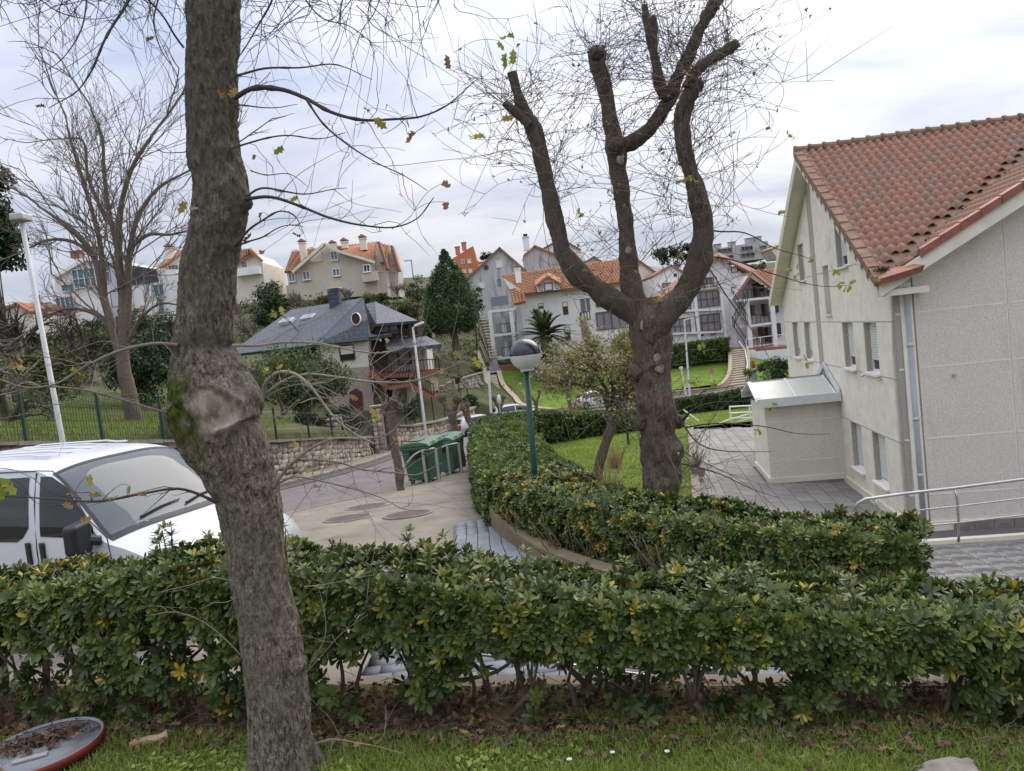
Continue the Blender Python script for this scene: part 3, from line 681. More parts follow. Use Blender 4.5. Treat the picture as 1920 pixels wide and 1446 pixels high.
# paved walkway between the two hedges
_pw = resample([(-.74, 12.1, -2.90), (-.66, 11.0, -2.815), (-.6, 9.8, -2.735), (-.4, 8.4, -2.66), (.2, 6.85, -2.64), (1.6, 5.95, -2.66), (3.5, 5.3, -2.78), (6, 5.6, -3.2), (9, 7.8, -4.2)], 60)
_tn = np.gradient(_pw, axis=0); _tn[:, 2] = 0; _tn /= np.linalg.norm(_tn, axis=1, keepdims=True); _nn = np.stack([-_tn[:, 1], _tn[:, 0], 0 * _tn[:, 0]], 1)
s = np.where((_pw[:, 1:2] < 8.2), .6, .45) * np.array([[-1, -.5, 0, 0, 0]]) + np.array([[0, 0, 0, .3, .6]]); X = _pw[:, 0][:, None] + _nn[:, 0][:, None] * s; Y = _pw[:, 1][:, None] + _nn[:, 1][:, None] * s; Z = _pw[:, 2][:, None] - .02 + 0 * s
walk = struct(grid_mesh('walkway', X, Y, Z, m_joint, flip=True), 'grey paved walkway between the hedges')
mp = MB().box((0, 0, 0), (.235, .15, .05)).mesh('paver'); mp.materials.append(m_paver)
cl = np.r_[0, np.cumsum(np.linalg.norm(np.diff(_pw, axis=0), axis=1))]; mr = MB(); tt = []; cnt = 0
for i in range(int(cl[-1] / .25)):
    sdist = i * .25 + .12; c = [np.interp(sdist, cl, _pw[:, k]) for k in range(3)]; tn = np.array([np.interp(sdist, cl, _tn[:, k]) for k in range(2)]); ang = math.atan2(tn[1], tn[0])
    for j in range(-2 if c[1] > 8.2 else -3, 4):
        p = (c[0] - math.sin(ang) * j * .163, c[1] + math.cos(ang) * j * .163, c[2] - .018 + random.uniform(-.002, .002))
        if 1.2 < sdist < 7.6 and -6 < j and cnt < 300:
            o = link('paver', mp, None, walk, False); o.location = p; o.rotation_euler = (0, 0, ang); cnt += 1
        else:
            mr.box(p, (.235, .15, .05), Matrix.Rotation(ang, 3, 'Z')); tt += [random.random()] * 8
m = MB(); m.hexa([(-1.9, 4.6, -3.1), (3.8, 3.8, -3.1), (3.8, 5.6, -3.1), (-1.9, 8.2, -3.1), (-1.9, 4.6, -2.71), (3.8, 3.8, -2.73), (3.8, 5.6, -2.73), (-1.9, 8.2, -2.71)]); m.build('paver_bed', m_joint, walk)
for x in np.arange(-1.75, 3.6, .25):
    for y in np.arange(4.3, 8.0, .163):
        q = np.min((_pw[:, 0] - x) ** 2 + (_pw[:, 1] - y) ** 2) ** .5; yc_ = np.interp(x, _pw[20:48, 0], _pw[20:48, 1])
        if q > .66 and y < yc_ and y > hedge1_y(x) + .4: mr.box((x + (.12 if int(y / .163) % 2 else 0), y, -2.70 + random.uniform(-.002, .002)), (.235, .15, .05)); tt += [random.random()] * 8
o = link('far_paver', mesh_np('pavers', mr.v, [np.array(mr.f)], tint=tt), m_paver, walk); o['kind'] = 'stuff'

# ramp paving in front of the building's south wall
m = MB(); m.hexa([BL(-3, -7, -5.6), BL(9, -7, -5.6), BL(9, -2.9, -5.6), BL(-3, -2.9, -5.6), BL(-3, -7, -4.62), BL(9, -7, -4.5), BL(9, -2.9, -4.86), BL(-3, -2.9, -4.94)])
ramp = struct(m.build('ramp', m_concrete), 'fan patterned paving in front of the cream building')
for i in range(26):
    for j in range(9):
        x = -2.7 + i * .44; y = -6.75 + j * .43; sx = (x + 3) / 12; sy = (y + 7) / 4.1
        z = (-4.62 * (1 - sx) - 4.5 * sx) * (1 - sy) + (-4.94 * (1 - sx) - 4.86 * sx) * sy
        if i == 0 and j == 0:
            fm = MB()
            for r in (.09, .15, .21):
                fm.tube([(r * math.cos(a) , r * math.sin(a) - .1, 0) for a in np.linspace(0, PI, 9)], .008, 3)
            for a in np.linspace(.3, PI - .3, 5): fm.tube([(.06 * math.cos(a), .06 * math.sin(a) - .1, 0), (.21 * math.cos(a), .21 * math.sin(a) - .1, 0)], .006, 3)
            for k_ in range(1): pass
            fm.box((0, 0, -.02), (.43, .41, .03)); fanme = fm.mesh('fan_tile'); fanme.materials.append(m_patio)
        if len(ramp.children) < 234:
            o = link('tile', fanme, None, ramp, False); o.location = BL(x, y, z + .012); o.rotation_euler = (math.atan(-.07), 0, -BA)
m = MB(); m.hexa([BL(-3, -2.95, -5.5), BL(9, -2.95, -5.5), BL(9, -2.8, -5.5), BL(-3, -2.8, -5.5), BL(-3, -2.95, -4.86), BL(9, -2.95, -4.76), BL(9, -2.8, -4.76), BL(-3, -2.8, -4.86)])
struct(m.build('ramp_kerb', m_fascia), 'pale kerb along the ramp')
# ------------------------------------------------------------------ cream building on the right
bld = thing('apartment_building', 'large cream building with clay tiled gable roofs on the right', 'building', BL(0, 0, -5.55), -BA)
def bhex(m, x0, x1, y0, y1, z0, z1): return m.hexa([BL(x0, y0, z0), BL(x1, y0, z0), BL(x1, y1, z0), BL(x0, y1, z0), BL(x0, y0, z1), BL(x1, y0, z1), BL(x1, y1, z1), BL(x0, y1, z1)])
EZ, RZ, YM = 0.33, 4.62, 6.42           # eave height, ridge height, middle of the gable
SA = (RZ - EZ) / (YM + .45)             # main roof slope
SB = 0.55                               # cross gable slope
wz = lambda y: EZ + SA * (YM + .45 - abs(y - YM)) - .42          # underside of the roof over the west wall
wins = []
for (y0, y1) in [(1.36, 2.44), (3.4, 4.48), (8.47, 9.45), (10.42, 11.42)]:
    wins += [(y0, y1, -1.93, -.66)]
for (y0, y1) in [(1.38, 2.46), (3.4, 4.46)]: wins += [(y0, y1, -4.8, -3.5)]
wins += [(3.38, 4.46, .9, 2.12), (8.52, 9.45, .8, 2.03)]
slit = (5.5, 6.18, -.4, 1.06)
# west wall: columns of panels between openings (real openings, 0.35 m deep)
DEP = .36
def west_wall():
    ys = sorted({0.0, 12.84, YM} | {w[0] for w in wins} | {w[1] for w in wins} | {slit[0], slit[1]} | {6.92, 7.52})
    m = MB()
    for a, b in zip(ys[:-1], ys[1:]):
        ops = sorted([(w[2], w[3]) for w in wins + [slit] if w[0] <= a + 1e-6 and w[1] >= b - 1e-6])
        z = -5.6
        segs = []
        for (o0, o1) in ops: segs.append((z, o0)); z = o1
        for (s0, s1) in segs: bhex(m, 0, .4, a, b, s0, s1)
        m.hexa([BL(0, a, z), BL(.4, a, z), BL(.4, b, z), BL(0, b, z), BL(0, a, wz(a)), BL(.4, a, wz(a)), BL(.4, b, wz(b)), BL(0, b, wz(b))])
    return m
west_wall().build('west_wall', m_west, bld)
# recess linings, windows, sills
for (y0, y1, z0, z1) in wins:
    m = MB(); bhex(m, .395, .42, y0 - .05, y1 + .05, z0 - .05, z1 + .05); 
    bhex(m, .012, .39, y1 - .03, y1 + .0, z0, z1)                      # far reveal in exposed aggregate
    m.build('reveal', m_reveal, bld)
    fr = MB(); fw = .06; k0, k1 = .15, .22; yb = y1 - .03
    bhex(fr, k0, k1, y0, y0 + fw, z0, z1); bhex(fr, k0, k1, yb - fw, yb, z0, z1); bhex(fr, k0, k1, y0 + fw, yb - fw, z0, z0 + fw); bhex(fr, k0, k1, y0 + fw, yb - fw, z1 - fw, z1)
    w = fr.build('window', m_white, bld)
    bhex(MB(), k0 + .03, k0 + .04, y0 + fw, yb - fw, z0 + fw, z1 - fw).build('pane', m_glass, w)
    sh = MB(); f_ = .72 if z0 > -3 else .88; n = 14
    for i in range(n):
        za = z1 - fw - (z1 - z0) * f_ * (i + 1) / n; zb = z1 - fw - (z1 - z0) * f_ * i / n
        bhex(sh, k0 - .02, k0 + .0, y0 + fw, yb - fw, za + .008, zb)
    sh.build('shutter', m_shutter, w)
    m = MB(); m.hexa([BL(-.09, y0 - .06, z0 - .07), BL(.15, y0 + .002, z0 - .05), BL(.15, y1 - .002, z0 - .05), BL(-.09, y1 + .06, z0 - .07), BL(-.09, y0 - .06, z0 - .02), BL(.15, y0 + .002, z0 + .004), BL(.15, y1 - .002, z0 + .004), BL(-.09, y1 + .06, z0 - .02)])
    m.build('sill', m_white, w)
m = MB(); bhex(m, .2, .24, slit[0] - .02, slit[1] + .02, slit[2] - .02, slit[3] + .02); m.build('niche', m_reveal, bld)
bhex(MB(), -.07, .19, slit[0] - .05, slit[1] + .05, slit[2] - .06, slit[2] - .0).build('sill', m_white, bld)
# full height aggregate recess strip and panel joints
m = MB()
m.hexa([BL(-.012, 6.94, -5.6), BL(.02, 6.94, -5.6), BL(.02, 7.5, -5.6), BL(-.012, 7.5, -5.6), BL(-.012, 6.94, 3.72), BL(.02, 6.94, 3.72), BL(.02, 7.5, 3.5), BL(-.012, 7.5, 3.5)])
m.build('pilaster', m_reveal, bld)
m = MB()
for z in (-.64, -3.48):
    for a, b in [(0.02, 6.9), (7.54, 12.8)]: bhex(m, -.004, .01, a, b, z - .012, z + .012)
for z in (-1.98, .86):
    for a, b in [(0.02, 1.3), (2.5, 3.34), (4.5, 6.9), (7.54, 8.4), (9.5, 10.36), (11.5, 12.8)]:
        bhex(m, -.004, .01, a, b, z - .012, z + .012)
m.build('panel_joint', m_reveal, bld)
bhex(MB(), -.06, .0, -.08, 12.9, -5.6, -5.28).build('plinth', m_fascia, bld)
for (px, py) in [(1622, 703), (1654, 710), (1696, 716), (1487, 671), (1520, 680)]:
    p = onp(px, py, BC, BE); q = p - BC
    y = float(q @ BN); 
    if y < .1: continue
    MB().tube([BL(0, y, p[2]), BL(-.06, y, p[2] - .02), BL(-.1, y, p[2] - .05)], .022, 6).build('drain_spout', m_galv, bld)
# south wall (cross gable)
sz = lambda x: EZ - .33 + SB * (x + .35)
m = MB()
XR = 8.0; xa = 4.4
for x0, x1 in [(0, .14), (.44, 2.33), (2.37, xa)]:
    m.hexa([BL(x0, 0, -5.6), BL(x1, 0, -5.6), BL(x1, .4, -5.6), BL(x0, .4, -5.6), BL(x0, 0, sz(x0)), BL(x1, 0, sz(x1)), BL(x1, .4, sz(x1)), BL(x0, .4, sz(x0))])
m.hexa([BL(xa, 0, -5.6), BL(2 * xa, 0, -5.6), BL(2 * xa, .4, -5.6), BL(xa, .4, -5.6), BL(xa, 0, sz(xa)), BL(2 * xa, 0, sz(0)), BL(2 * xa, .4, sz(0)), BL(xa, .4, sz(xa))])
m.hexa([BL(.14, .06, -5.6), BL(.44, .06, -5.6), BL(.44, .4, -5.6), BL(.14, .4, -5.6), BL(.14, .06, sz(.14)), BL(.44, .06, sz(.44)), BL(.44, .4, sz(.44)), BL(.14, .4, sz(.14))])
m.build('south_wall', m_south, bld)
m = MB(); bhex(m, 2.33, 2.37, .012, .4, -5.6, sz(2.3))
for z in (-.48, -1.745, -3.375, -4.67):
    for x0, x1 in [(0.02, .12), (.46, 2.32), (2.38, 8.7)]: bhex(m, x0, x1, -.005, .02, z - .018, z + .018)
bhex(m, 2.33, 2.37, .41, .5, -1, 0)
m.build('panel_joint', m_groove, bld)
bhex(MB(), -.06, 8.8, -.07, -.0, -5.6, -5.30).build('plinth', m_fascia, bld)
# fan tiles along the foot of the south wall
fm2 = MB()
for i in range(12):
    x = .9 + i * .42
    bhex(fm2, x, x + .4, -.1, -.072, -5.6, -5.32)
    for r in (.1, .17): fm2.tube([BL(x + .2 + r * math.cos(a), -.105, -5.58 + r * math.sin(a)) for a in np.linspace(0, PI, 8)], .006, 3)
fm2.build('skirting_tile', m_patio, bld)
MB().tube([BL(1.15, -.01, -1.98), BL(1.15, -.07, -1.98)], .035, 8).build('vent_stub', m_galv, bld)
# downpipe
m = MB(); m.tube([BL(.29, -.02, .1), BL(.29, -.06, -.05), BL(.29, -.06, -.2), BL(.29, .0, -.32), BL(.29, .0, -2.2), BL(.29, .0, -5.5)], .062, 12)
for z in (-1.2, -2.9, -4.2): m.tube([BL(.29, .0, z - .04), BL(.29, .0, z + .04)], .07, 12)
m.build('downpipe', m_pipe, bld, smooth=True)
# roof slabs: west verge overhangs .5, main slope between the verge and the valley, cross gable slope
OV = .4
zmain = lambda y: EZ + SA * (min(y, 2 * YM - y) + .45)
zcross = lambda x: EZ + SB * (x + .35)
vy = lambda x: (SB * (x + .35)) / SA - .45               # valley: y for a given x
xv = 9.5
def slab(poly, th):
    P = [BL(*p) for p in poly]; MB().prism([(p[0], p[1], p[2] - .07) for p in P], (0, 0, -th)).build('soffit', m_fascia, bld); m = MB(); m.prism(P, (0, 0, -.06)); return m
slab([(-OV, -.45, EZ), (-.35, -.45, EZ), (5.8, vy(5.8), zmain(vy(5.8))), (xv + 3, YM, RZ), (-OV, YM, RZ)], .22).build('roof_slope', m_verge, bld)
slab([(-OV, YM + .002, RZ), (xv + 3, YM + .002, RZ), (xv + 3, 2 * YM + .45, EZ), (-OV, 2 * YM + .45, EZ)], .22).build('roof_slope', m_tile, bld)
slab([(-.35, -.5, zcross(-.35)), (4.4, -.5, zcross(4.4)), (4.4, vy(4.4), zcross(4.4)), (-.35, vy(-.35), zcross(-.35))], .2).build('roof_slope', m_verge, bld)
# west verge: cream fascia below, weathered tile edge above
m = MB()
for (ya, za, yb, zb) in [(-.45, EZ, YM, RZ), (YM, RZ, 2 * YM + .45, EZ)]:
    m.hexa([BL(-OV - .05, ya, za - .36), BL(-OV, ya, za - .36), BL(-OV, yb, zb - .36), BL(-OV - .05, yb, zb - .36), BL(-OV - .05, ya, za - .03), BL(-OV, ya, za - .03), BL(-OV, yb, zb - .03), BL(-OV - .05, yb, zb - .03)])
m.build('verge_fascia', m_fascia, bld)
m = MB()
n = 17
for k in range(n):
    y0 = -.48 + (YM + .48) * k / n; y1 = -.48 + (YM + .48) * (k + 1) / n - .012; z0, z1 = zmain(y0) , zmain(y1)
    q = random.uniform(0, .02)
    m.hexa([BL(-OV - .09 - q, y0, z0 - .13), BL(-OV + .14, y0, z0 - .0), BL(-OV + .14, y1, z1 - .0), BL(-OV - .09 - q, y1, z1 - .13), BL(-OV - .09 - q, y0, z0 + .09 + q), BL(-OV + .14, y0, z0 + .1), BL(-OV + .14, y1, z1 + .07), BL(-OV - .09 - q, y1, z1 + .065 + q)])
m.build('verge_tile', m_verge, bld)
# dark grey squares painting stepped shadows onto the fascia below the verge
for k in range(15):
    y0 = .1 + k * .4; z0 = zmain(y0); MB().hexa([BL(-OV - .055, y0, z0 - .33), BL(-OV - .05, y0, z0 - .33), BL(-OV - .05, y0 + .13, zmain(y0 + .13) - .33), BL(-OV - .055, y0 + .13, zmain(y0 + .13) - .33), BL(-OV - .055, y0, z0 - .14), BL(-OV - .05, y0, z0 - .14), BL(-OV - .05, y0 + .13, zmain(y0 + .13) - .14), BL(-OV - .055, y0 + .13, zmain(y0 + .13) - .14)]).build('verge_shadow', m_joint, bld)
# cross gable rake: cream fascia and red-brown capping pieces
m = MB(); x0, x1 = -.42, 4.4
m.hexa([BL(x0, -.56, zcross(x0) - .34), BL(x1, -.56, zcross(x1) - .4), BL(x1, -.5, zcross(x1) - .4), BL(x0, -.5, zcross(x0) - .34), BL(x0, -.56, zcross(x0) - .02), BL(x1, -.56, zcross(x1) - .02), BL(x1, -.5, zcross(x1) - .02), BL(x0, -.5, zcross(x0) - .02)])
m.hexa([BL(x0, -.5, zcross(x0) - .34), BL(.6, -.5, zcross(x0) - .34), BL(.6, -.01, zcross(x0) - .34), BL(x0, -.01, zcross(x0) - .34), BL(x0, -.5, zcross(x0) - .2), BL(.6, -.5, zcross(x0) - .2), BL(.6, -.01, zcross(x0) - .2), BL(x0, -.01, zcross(x0) - .2)])
m.build('rake_fascia', m_fascia, bld)
for k in range(12):
    a = .45 + k * .42; b = a + .41
    MB().hexa([BL(a, -.62, zcross(a) - .06), BL(b, -.62, zcross(b) - .06), BL(b, -.42, zcross(b) - .06), BL(a, -.42, zcross(a) - .06), BL(a, -.62, zcross(a) + .13), BL(b, -.62, zcross(b) + .11), BL(b, -.42, zcross(b) + .13), BL(a, -.42, zcross(a) + .15)]).build('rake_cap', m_redtrim, bld)
# copper-red rainwater hopper at the foot of the valley
m = MB(); zc = EZ - .02
m.hexa([BL(-.46, -.68, zc - .1), BL(.4, -.72, zc + .08), BL(.36, -.38, zc + .06), BL(-.42, -.26, zc - .1), BL(-.5, -.72, zc + .03), BL(.46, -.76, zc + .22), BL(.12, -.34, zc + .34), BL(-.26, -.16, zc + .2)])
m.build('rain_hopper', m_redtrim, bld)
# valley flashing
m = MB()
for k in range(16):
    a = -.3 + k * .36; b = a + .36
    pa = BL(a, vy(a), zcross(a) + .03); pb = BL(b, vy(b), zcross(b) + .03)
    m.bar(pa, pb, .13, .012)
m.build('valley_flashing', m_joint, bld)
# clay tiles, one by one
PRO = [(-.5, .0), (-.36, .02), (-.3, .16), (-.16, .3), (0.0, .34), (.16, .3), (.3, .16), (.36, .02), (.5, .0)]
TW, TLn = .235, .45
tv = [(x * TW, 0, z * TW) for x, z in PRO] + [(x * TW * .94, TLn, z * TW * .9 - .012) for x, z in PRO] + [(x * TW, 0, z * TW - .022) for x, z in PRO]
n9 = len(PRO); tf = [(i, i + 1, n9 + i + 1, n9 + i) for i in range(n9 - 1)] + [(2 * n9 + i, 2 * n9 + i + 1, i + 1, i) for i in range(n9 - 1)]
tv = np.array(tv); tf = np.array(tf)
tile_me = mesh_np('clay_tile', tv, [tf], True); tile_me.materials.append(m_tile)
EX = Vector(BE); NYv = Vector(BN); UP = Vector((0, 0, 1))
tiles = []
cs = math.cos(math.atan(SA)); rowp = .372
ax = EX; ay = (NYv + UP * SA).normalized(); az = ax.cross(ay); Rm = Matrix((ax, ay, az)).transposed()
for r in range(23):
    y = -.5 + r * rowp * cs
    if y > YM - .15: break
    for c in range(56):
        x = -OV + .2 + c * TW + (r % 2) * 0
        if y < vy(x) + .06 or x > 12: continue
        z = zmain(y) + .028
        p = Vector(BL(x, y, z)); tiles.append((p.length, p, Rm))
cb = math.cos(math.atan(SB)); ay2 = (EX + UP * SB).normalized(); ax2 = -NYv; az2 = ax2.cross(ay2); Rm2 = Matrix((ax2, ay2, az2)).transposed()
for r in range(16):
    x = -.3 + r * rowp * cb
    if x > 5.5: break
    for c in range(22):
        y = -.36 + c * TW
        if y > vy(x) - .12: continue
        p = Vector(BL(x, y, zcross(x) + .028)); tiles.append((p.length, p, Rm2))
tiles.sort(key=lambda t: t[0])
rot = []; loc = []
for k, (d, p, Rr) in enumerate(tiles):
    jit = Matrix.Rotation(random.gauss(0, .012), 3, 'Z') @ Rr
    if k < 300:
        o = link('roof_tile', tile_me, None, bld, True); o.matrix_parent_inverse = root_matrix(bld).inverted(); o.location = p; o.rotation_euler = jit.to_euler()
    else: rot.append(np.array(jit)); loc.append(np.array(p))
V, F, T = instance_arrays(tv, [tf], np.array(rot), np.array(loc), 1.0, rng.random(len(loc)))
o = link('far_roof_tile', mesh_np('tiles', V, F, True, T), m_tile, bld); o['kind'] = 'stuff'
# ridge tiles
for k in range(26):
    a = -OV - .05 + k * .42; m = MB(); m.tube([BL(a, YM, RZ + .06), BL(a + .38, YM, RZ + .045)], [.13, .12], 10); m.tube([BL(a - .02, YM, RZ + .065), BL(a + .05, YM, RZ + .065)], .148, 10)
    m.build('ridge_tile', m_verge, bld)
# moss tufts and ferns at the foot of the valley
V, F, T = instance_arrays(np.array([(-.01, 0, 0), (.01, 0, 0), (0, .02, .09)]), [np.array([(0, 1, 2)])], rand_rot(160, np.tile([[0, 0, 1.]], (160, 1)), .9), np.array([BL(-.25 + random.gauss(0, .1), -.25 + random.gauss(0, .1), EZ + .2) for _ in range(160)]), 1.3, rng.random(160) * .6)
o = link('valley_moss', mesh_np('moss', V, F, tint=T), m_ever, bld); o['kind'] = 'stuff'

# porch annex with glazed canopy
px0, py0, py1 = -2.16, 5.45, 8.3
m = MB(); bhex(m, px0, -.002, py0, py1, -5.6, -3.02); m.build('porch_wall', m_south, bld)
m = MB(); bhex(m, px0 - .012, px0 - .002, py0, py1, -5.6, -3.02); m.build('porch_side', m_west, bld)
m = MB(); bhex(m, px0, -.07, py0 - .006, py0 + .01, -4.72, -4.69); bhex(m, px0, -.02, py0 - .006, py0 + .01, -3.5, -3.475); m.build('panel_joint', m_groove, bld)
m = MB(); bhex(m, px0 - .06, -.06, py0 - .06, py0 - .002, -5.6, -5.2); bhex(m, px0 - .06, px0 - .013, py0 - .002, py1 + .05, -5.6, -5.2); m.build('porch_plinth', m_fascia, bld)
zE, zR, ym2 = -2.83, -2.33, (py0 + py1) / 2
xs0 = px0 - .26
for (ya, yb) in [(py0 - .28, ym2), (py1 + .28, ym2)]:
    fr = MB()
    for xx in (xs0 + .05, (xs0 - .1) / 2, -.12): fr.bar(BL(xx, ya, zE), BL(xx, yb, zR), .12 if xx == xs0 + .05 else .07, .07)
    fr.bar(BL(xs0, ya, zE - .02), BL(-.02, ya, zE - .02), .1, .26); fr.bar(BL(xs0, yb, zR), BL(-.02, yb, zR), .07, .07)
    f = fr.build('canopy_frame', m_whitemetal, bld)
    for a, b in [(xs0 + .11, (xs0 - .1) / 2 - .035), ((xs0 - .1) / 2 + .035, -.155)]:
        MB().prism([BL(a, ya, zE + .01), BL(b, ya, zE + .01), BL(b, yb, zR + .01), BL(a, yb, zR + .01)], (0, 0, -.02)).build('panel', m_canopy, f)
m = MB(); bhex(m, px0 - .07, -.07, py0 - .075, py0 - .062, -5.6, -5.36); m.build('porch_skirting', m_patio, bld)
m = MB(); m.prism([BL(-.03, py0 - .3, zE - .05), BL(-.03, ym2, zR + .25), BL(-.03, py1 + .3, zE - .05), BL(-.03, py1 + .3, zE + .2), BL(-.03, ym2, zR + .42), BL(-.03, py0 - .3, zE + .2)], tuple(BE * -.04)); m.build('canopy_flashing', m_whitemetal, bld)

# stainless railing beside the ramp
rl = thing('ramp_railing', 'brushed steel ramp railing with three rails before the cream building', 'railing', BL(-.6, -2.6, -4.7))
pA = at(1612, 938, 14.7); pB = at(1622, 936, 14.65); pC = at(1700, 925, 14.5); pD = at(1790, 915, 14.3); pE = at(1915, 899, 14.0); pF = at(2010, 894, 13.9)
dz = np.array([0, 0, 1.0])
m = MB(); m.tube([pA + np.array([-.15, 0, -.28]), pA + np.array([-.05, 0, -.06]), pB, pC, pD, pE, pF], .03, 10); m.build('handrail', m_steel, rl, smooth=True)
for off in (.36, .68):
    MB().tube([pC - dz * off, pD - dz * off, pE - dz * off, pF - dz * off], .018, 8).build('rail', m_steel, rl, smooth=True)
for p in (pB + (pC - pB) * .25, pD, pF): MB().tube([p - dz * .03, p - dz * .2 + np.array([.03, 0, 0]), p - dz * .6 + np.array([.03, 0, 0]), p - dz * 1.05], .024, 8).build('post', m_steel, rl, smooth=True)
# ------------------------------------------------------------------ leaf and rosette templates
def leaf_t(L=1.0, w=.34, bend=.12):
    v = np.array([(0, 0, 0), (-.55 * w, .45, -.01), (-w * .62, .76, -.03 - bend * .4), (0, 1, -bend), (w * .62, .76, -.03 - bend * .4), (.55 * w, .45, -.01), (0, .5, -.05 - bend * .1)]) * L
    return v, [np.array([(0, 6, 1), (0, 5, 6)]), np.array([(1, 6, 3, 2), (6, 5, 4, 3)])]
def leaf_s(L=1.0, w=.36, bend=.12):
    v = np.array([(0, 0, 0), (-w * .55, .6, -.03), (0, 1, -bend), (w * .55, .6, -.03)]) * L
    return v, [np.array([(0, 1, 2, 3)])]
def rosette(nl, seed, simple=False):
    r = np.random.default_rng(seed); parts = []
    for k in range(nl):
        L = r.uniform(.75, 1.1); v, f = (leaf_s if simple else leaf_t)(L, r.uniform(.23, .32) * (1.3 if simple else 1), r.uniform(.02, .3))
        a = k * 2.399 + r.uniform(-.3, .3); e = R(r.uniform(0, 30) + (k / nl) * 48)      # outer leaves flat, inner upright
        Rm = np.array(Matrix.Rotation(a, 3, 'Z') @ Matrix.Rotation(e, 3, 'X')); v = v @ Rm.T
        parts.append((v, f, np.full(len(v), r.uniform(-.1, .1) + (.12 if k > nl * .7 else 0))))
    return merge(parts)
ROS = [rosette(11, s) for s in range(5)]; ROS_S = [rosette(9, s + 20, True) for s in range(4)]

def hedge_points(path, dens, x_only=None):
    """path rows: cx, cy, half width, ztop, zbot. -> positions, outward axis, height fraction"""
    P = np.asarray(path, float); c = P[:, :2]; d = np.r_[0, np.cumsum(np.linalg.norm(np.diff(c, axis=0), axis=1))]; Ltot = d[-1]
    pos = []; axs = []; hf = []
    def sample(n, kind):
        s = rng.uniform(0, Ltot, n); row = np.stack([np.interp(s, d, P[:, k]) for k in range(5)], 1)
        e = .05; q0 = np.stack([np.interp(np.clip(s - e, 0, Ltot), d, P[:, k]) for k in range(2)], 1); q1 = np.stack([np.interp(np.clip(s + e, 0, Ltot), d, P[:, k]) for k in range(2)], 1)
        t = q1 - q0; t /= np.linalg.norm(t, axis=1, keepdims=True) + 1e-9; nrm = np.stack([-t[:, 1], t[:, 0]], 1)
        h = row[:, 3] - row[:, 4]
        if kind == 'top':
            w = rng.uniform(-1, 1, n); f = 1 - rng.random(n) ** 2 * .16 + rng.normal(0, .02, n); out = np.c_[nrm * (w * .35)[:, None], np.ones(n)]
        elif kind in ('a', 'b'):
            sg = 1 if kind == 'a' else -1; w = sg * (1 - rng.random(n) ** 1.6 * .35); f = rng.random(n) ** .62; out = np.c_[nrm * sg, .15 + .6 * f]
        else:
            w = rng.uniform(-.8, .8, n); f = rng.random(n) ** .7 * .9; out = rng.normal(size=(n, 3)) + [0, 0, .6]
        xy = row[:, :2] + nrm * (w * row[:, 2])[:, None] * (1 - .12 * np.clip(f - .8, 0, 1) * 5 * (np.abs(w) > .8))[:, None]
        z = row[:, 4] + f * h
        lump = (fbm(np.c_[xy * 1.9, z * 1.9], 3) - .5)
        xy = xy + nrm * (np.sign(w) * lump * .22)[:, None]; z = z + (lump * .2 if kind == 'top' else 0)
        pos.append(np.c_[xy, z]); axs.append(out); hf.append(f)
    for kind, k in dens.items(): sample(int(k * Ltot), kind)
    return np.concatenate(pos), np.concatenate(axs), np.concatenate(hf)

def make_hedge(root, pos, axs, tint, temps, scale, mat, singles=0, key=None, spread=.35, simple_name='foliage'):
    N = len(pos); rot = rand_rot(N, axs / (np.linalg.norm(axs, axis=1, keepdims=True) + 1e-9), spread); sc = scale * rng.uniform(.6, 1.3, N)
    which = rng.integers(0, len(temps), N); single = np.zeros(N, bool)
    if singles: single[np.argsort(key)[:singles]] = True
    parts = []
    for w, (tv, tf, tt) in enumerate(temps):
        ix = np.where((which == w) & ~single)[0]
        if len(ix):
            lt = np.repeat(tint[ix][:, None], len(tv), 1)
            parts.append(instance_arrays(tv, tf, rot[ix], pos[ix], sc[ix], lt, tt))
        ix = np.where((which == w) & single)[0]
        if len(ix):
            for v in range(3):
                sub = ix[v::3]
                if not len(sub): continue
                me = mesh_np('leaf_cluster', tv, tf, True, np.clip(tt + (.3, .5, .86)[v] - (.0 if v < 2 else 0), 0, 1) if v < 2 else np.clip(tt * 3.2 + .62, 0, 1)); me.materials.append(mat)
                for i in sub:
                    o = link('leaf_cluster', me, None, root, True); o.location = pos[i]; o.rotation_euler = Matrix(rot[i].tolist()).to_euler(); o.scale = (sc[i],) * 3
    V, F, T = merge(parts)
    o = link(simple_name, mesh_np(simple_name, V, F, True, np.clip(T, 0, 1)), mat, root); o['kind'] = 'stuff'
    return o

def yellowing(tint, pos, p=.05):
    y = fbm(pos * 1.7 + 31, 3); k = rng.random(len(tint)) < p * np.clip((y - .42) * 8, .15, 3); tint[k] = rng.uniform(.88, .97, k.sum()); return tint

# near hedge
def h1top(x): return float(np.interp(x, [-6, -3.6, -1.8, -.9, -.1, 1, 2.6, 5], [-1.3, -1.28, -1.2, -1.31, -1.5, -1.63, -1.75, -1.88]))
xs = np.linspace(-4.6, 3.9, 18)
path1 = [(x, hedge1_y(x), .40, h1top(x), zn(x) - .06) for x in xs]
hedge1 = thing('hedge', 'long leathery-leaved evergreen hedge across the foreground with bare stems below', 'hedge', (0, hedge1_y(0), zn(0)))
pos, axs, hf = hedge_points(path1, {'top': 430, 'b': 470, 'a': 110, 'in': 250})
keep = rng.random(len(pos)) < np.clip(.25 + hf * 1.3, .1, 1); 
gap = fbm(np.c_[pos[:, :1] * 3.6, pos[:, 1:2] * .5, pos[:, 2:] * 3.2] + 5, 3); keep &= (gap > .47) | (hf > .62)
pos, axs, hf = pos[keep], axs[keep], hf[keep]
tint = yellowing(rng.uniform(.1, .7, len(pos)) + .1 * hf, pos, .07)
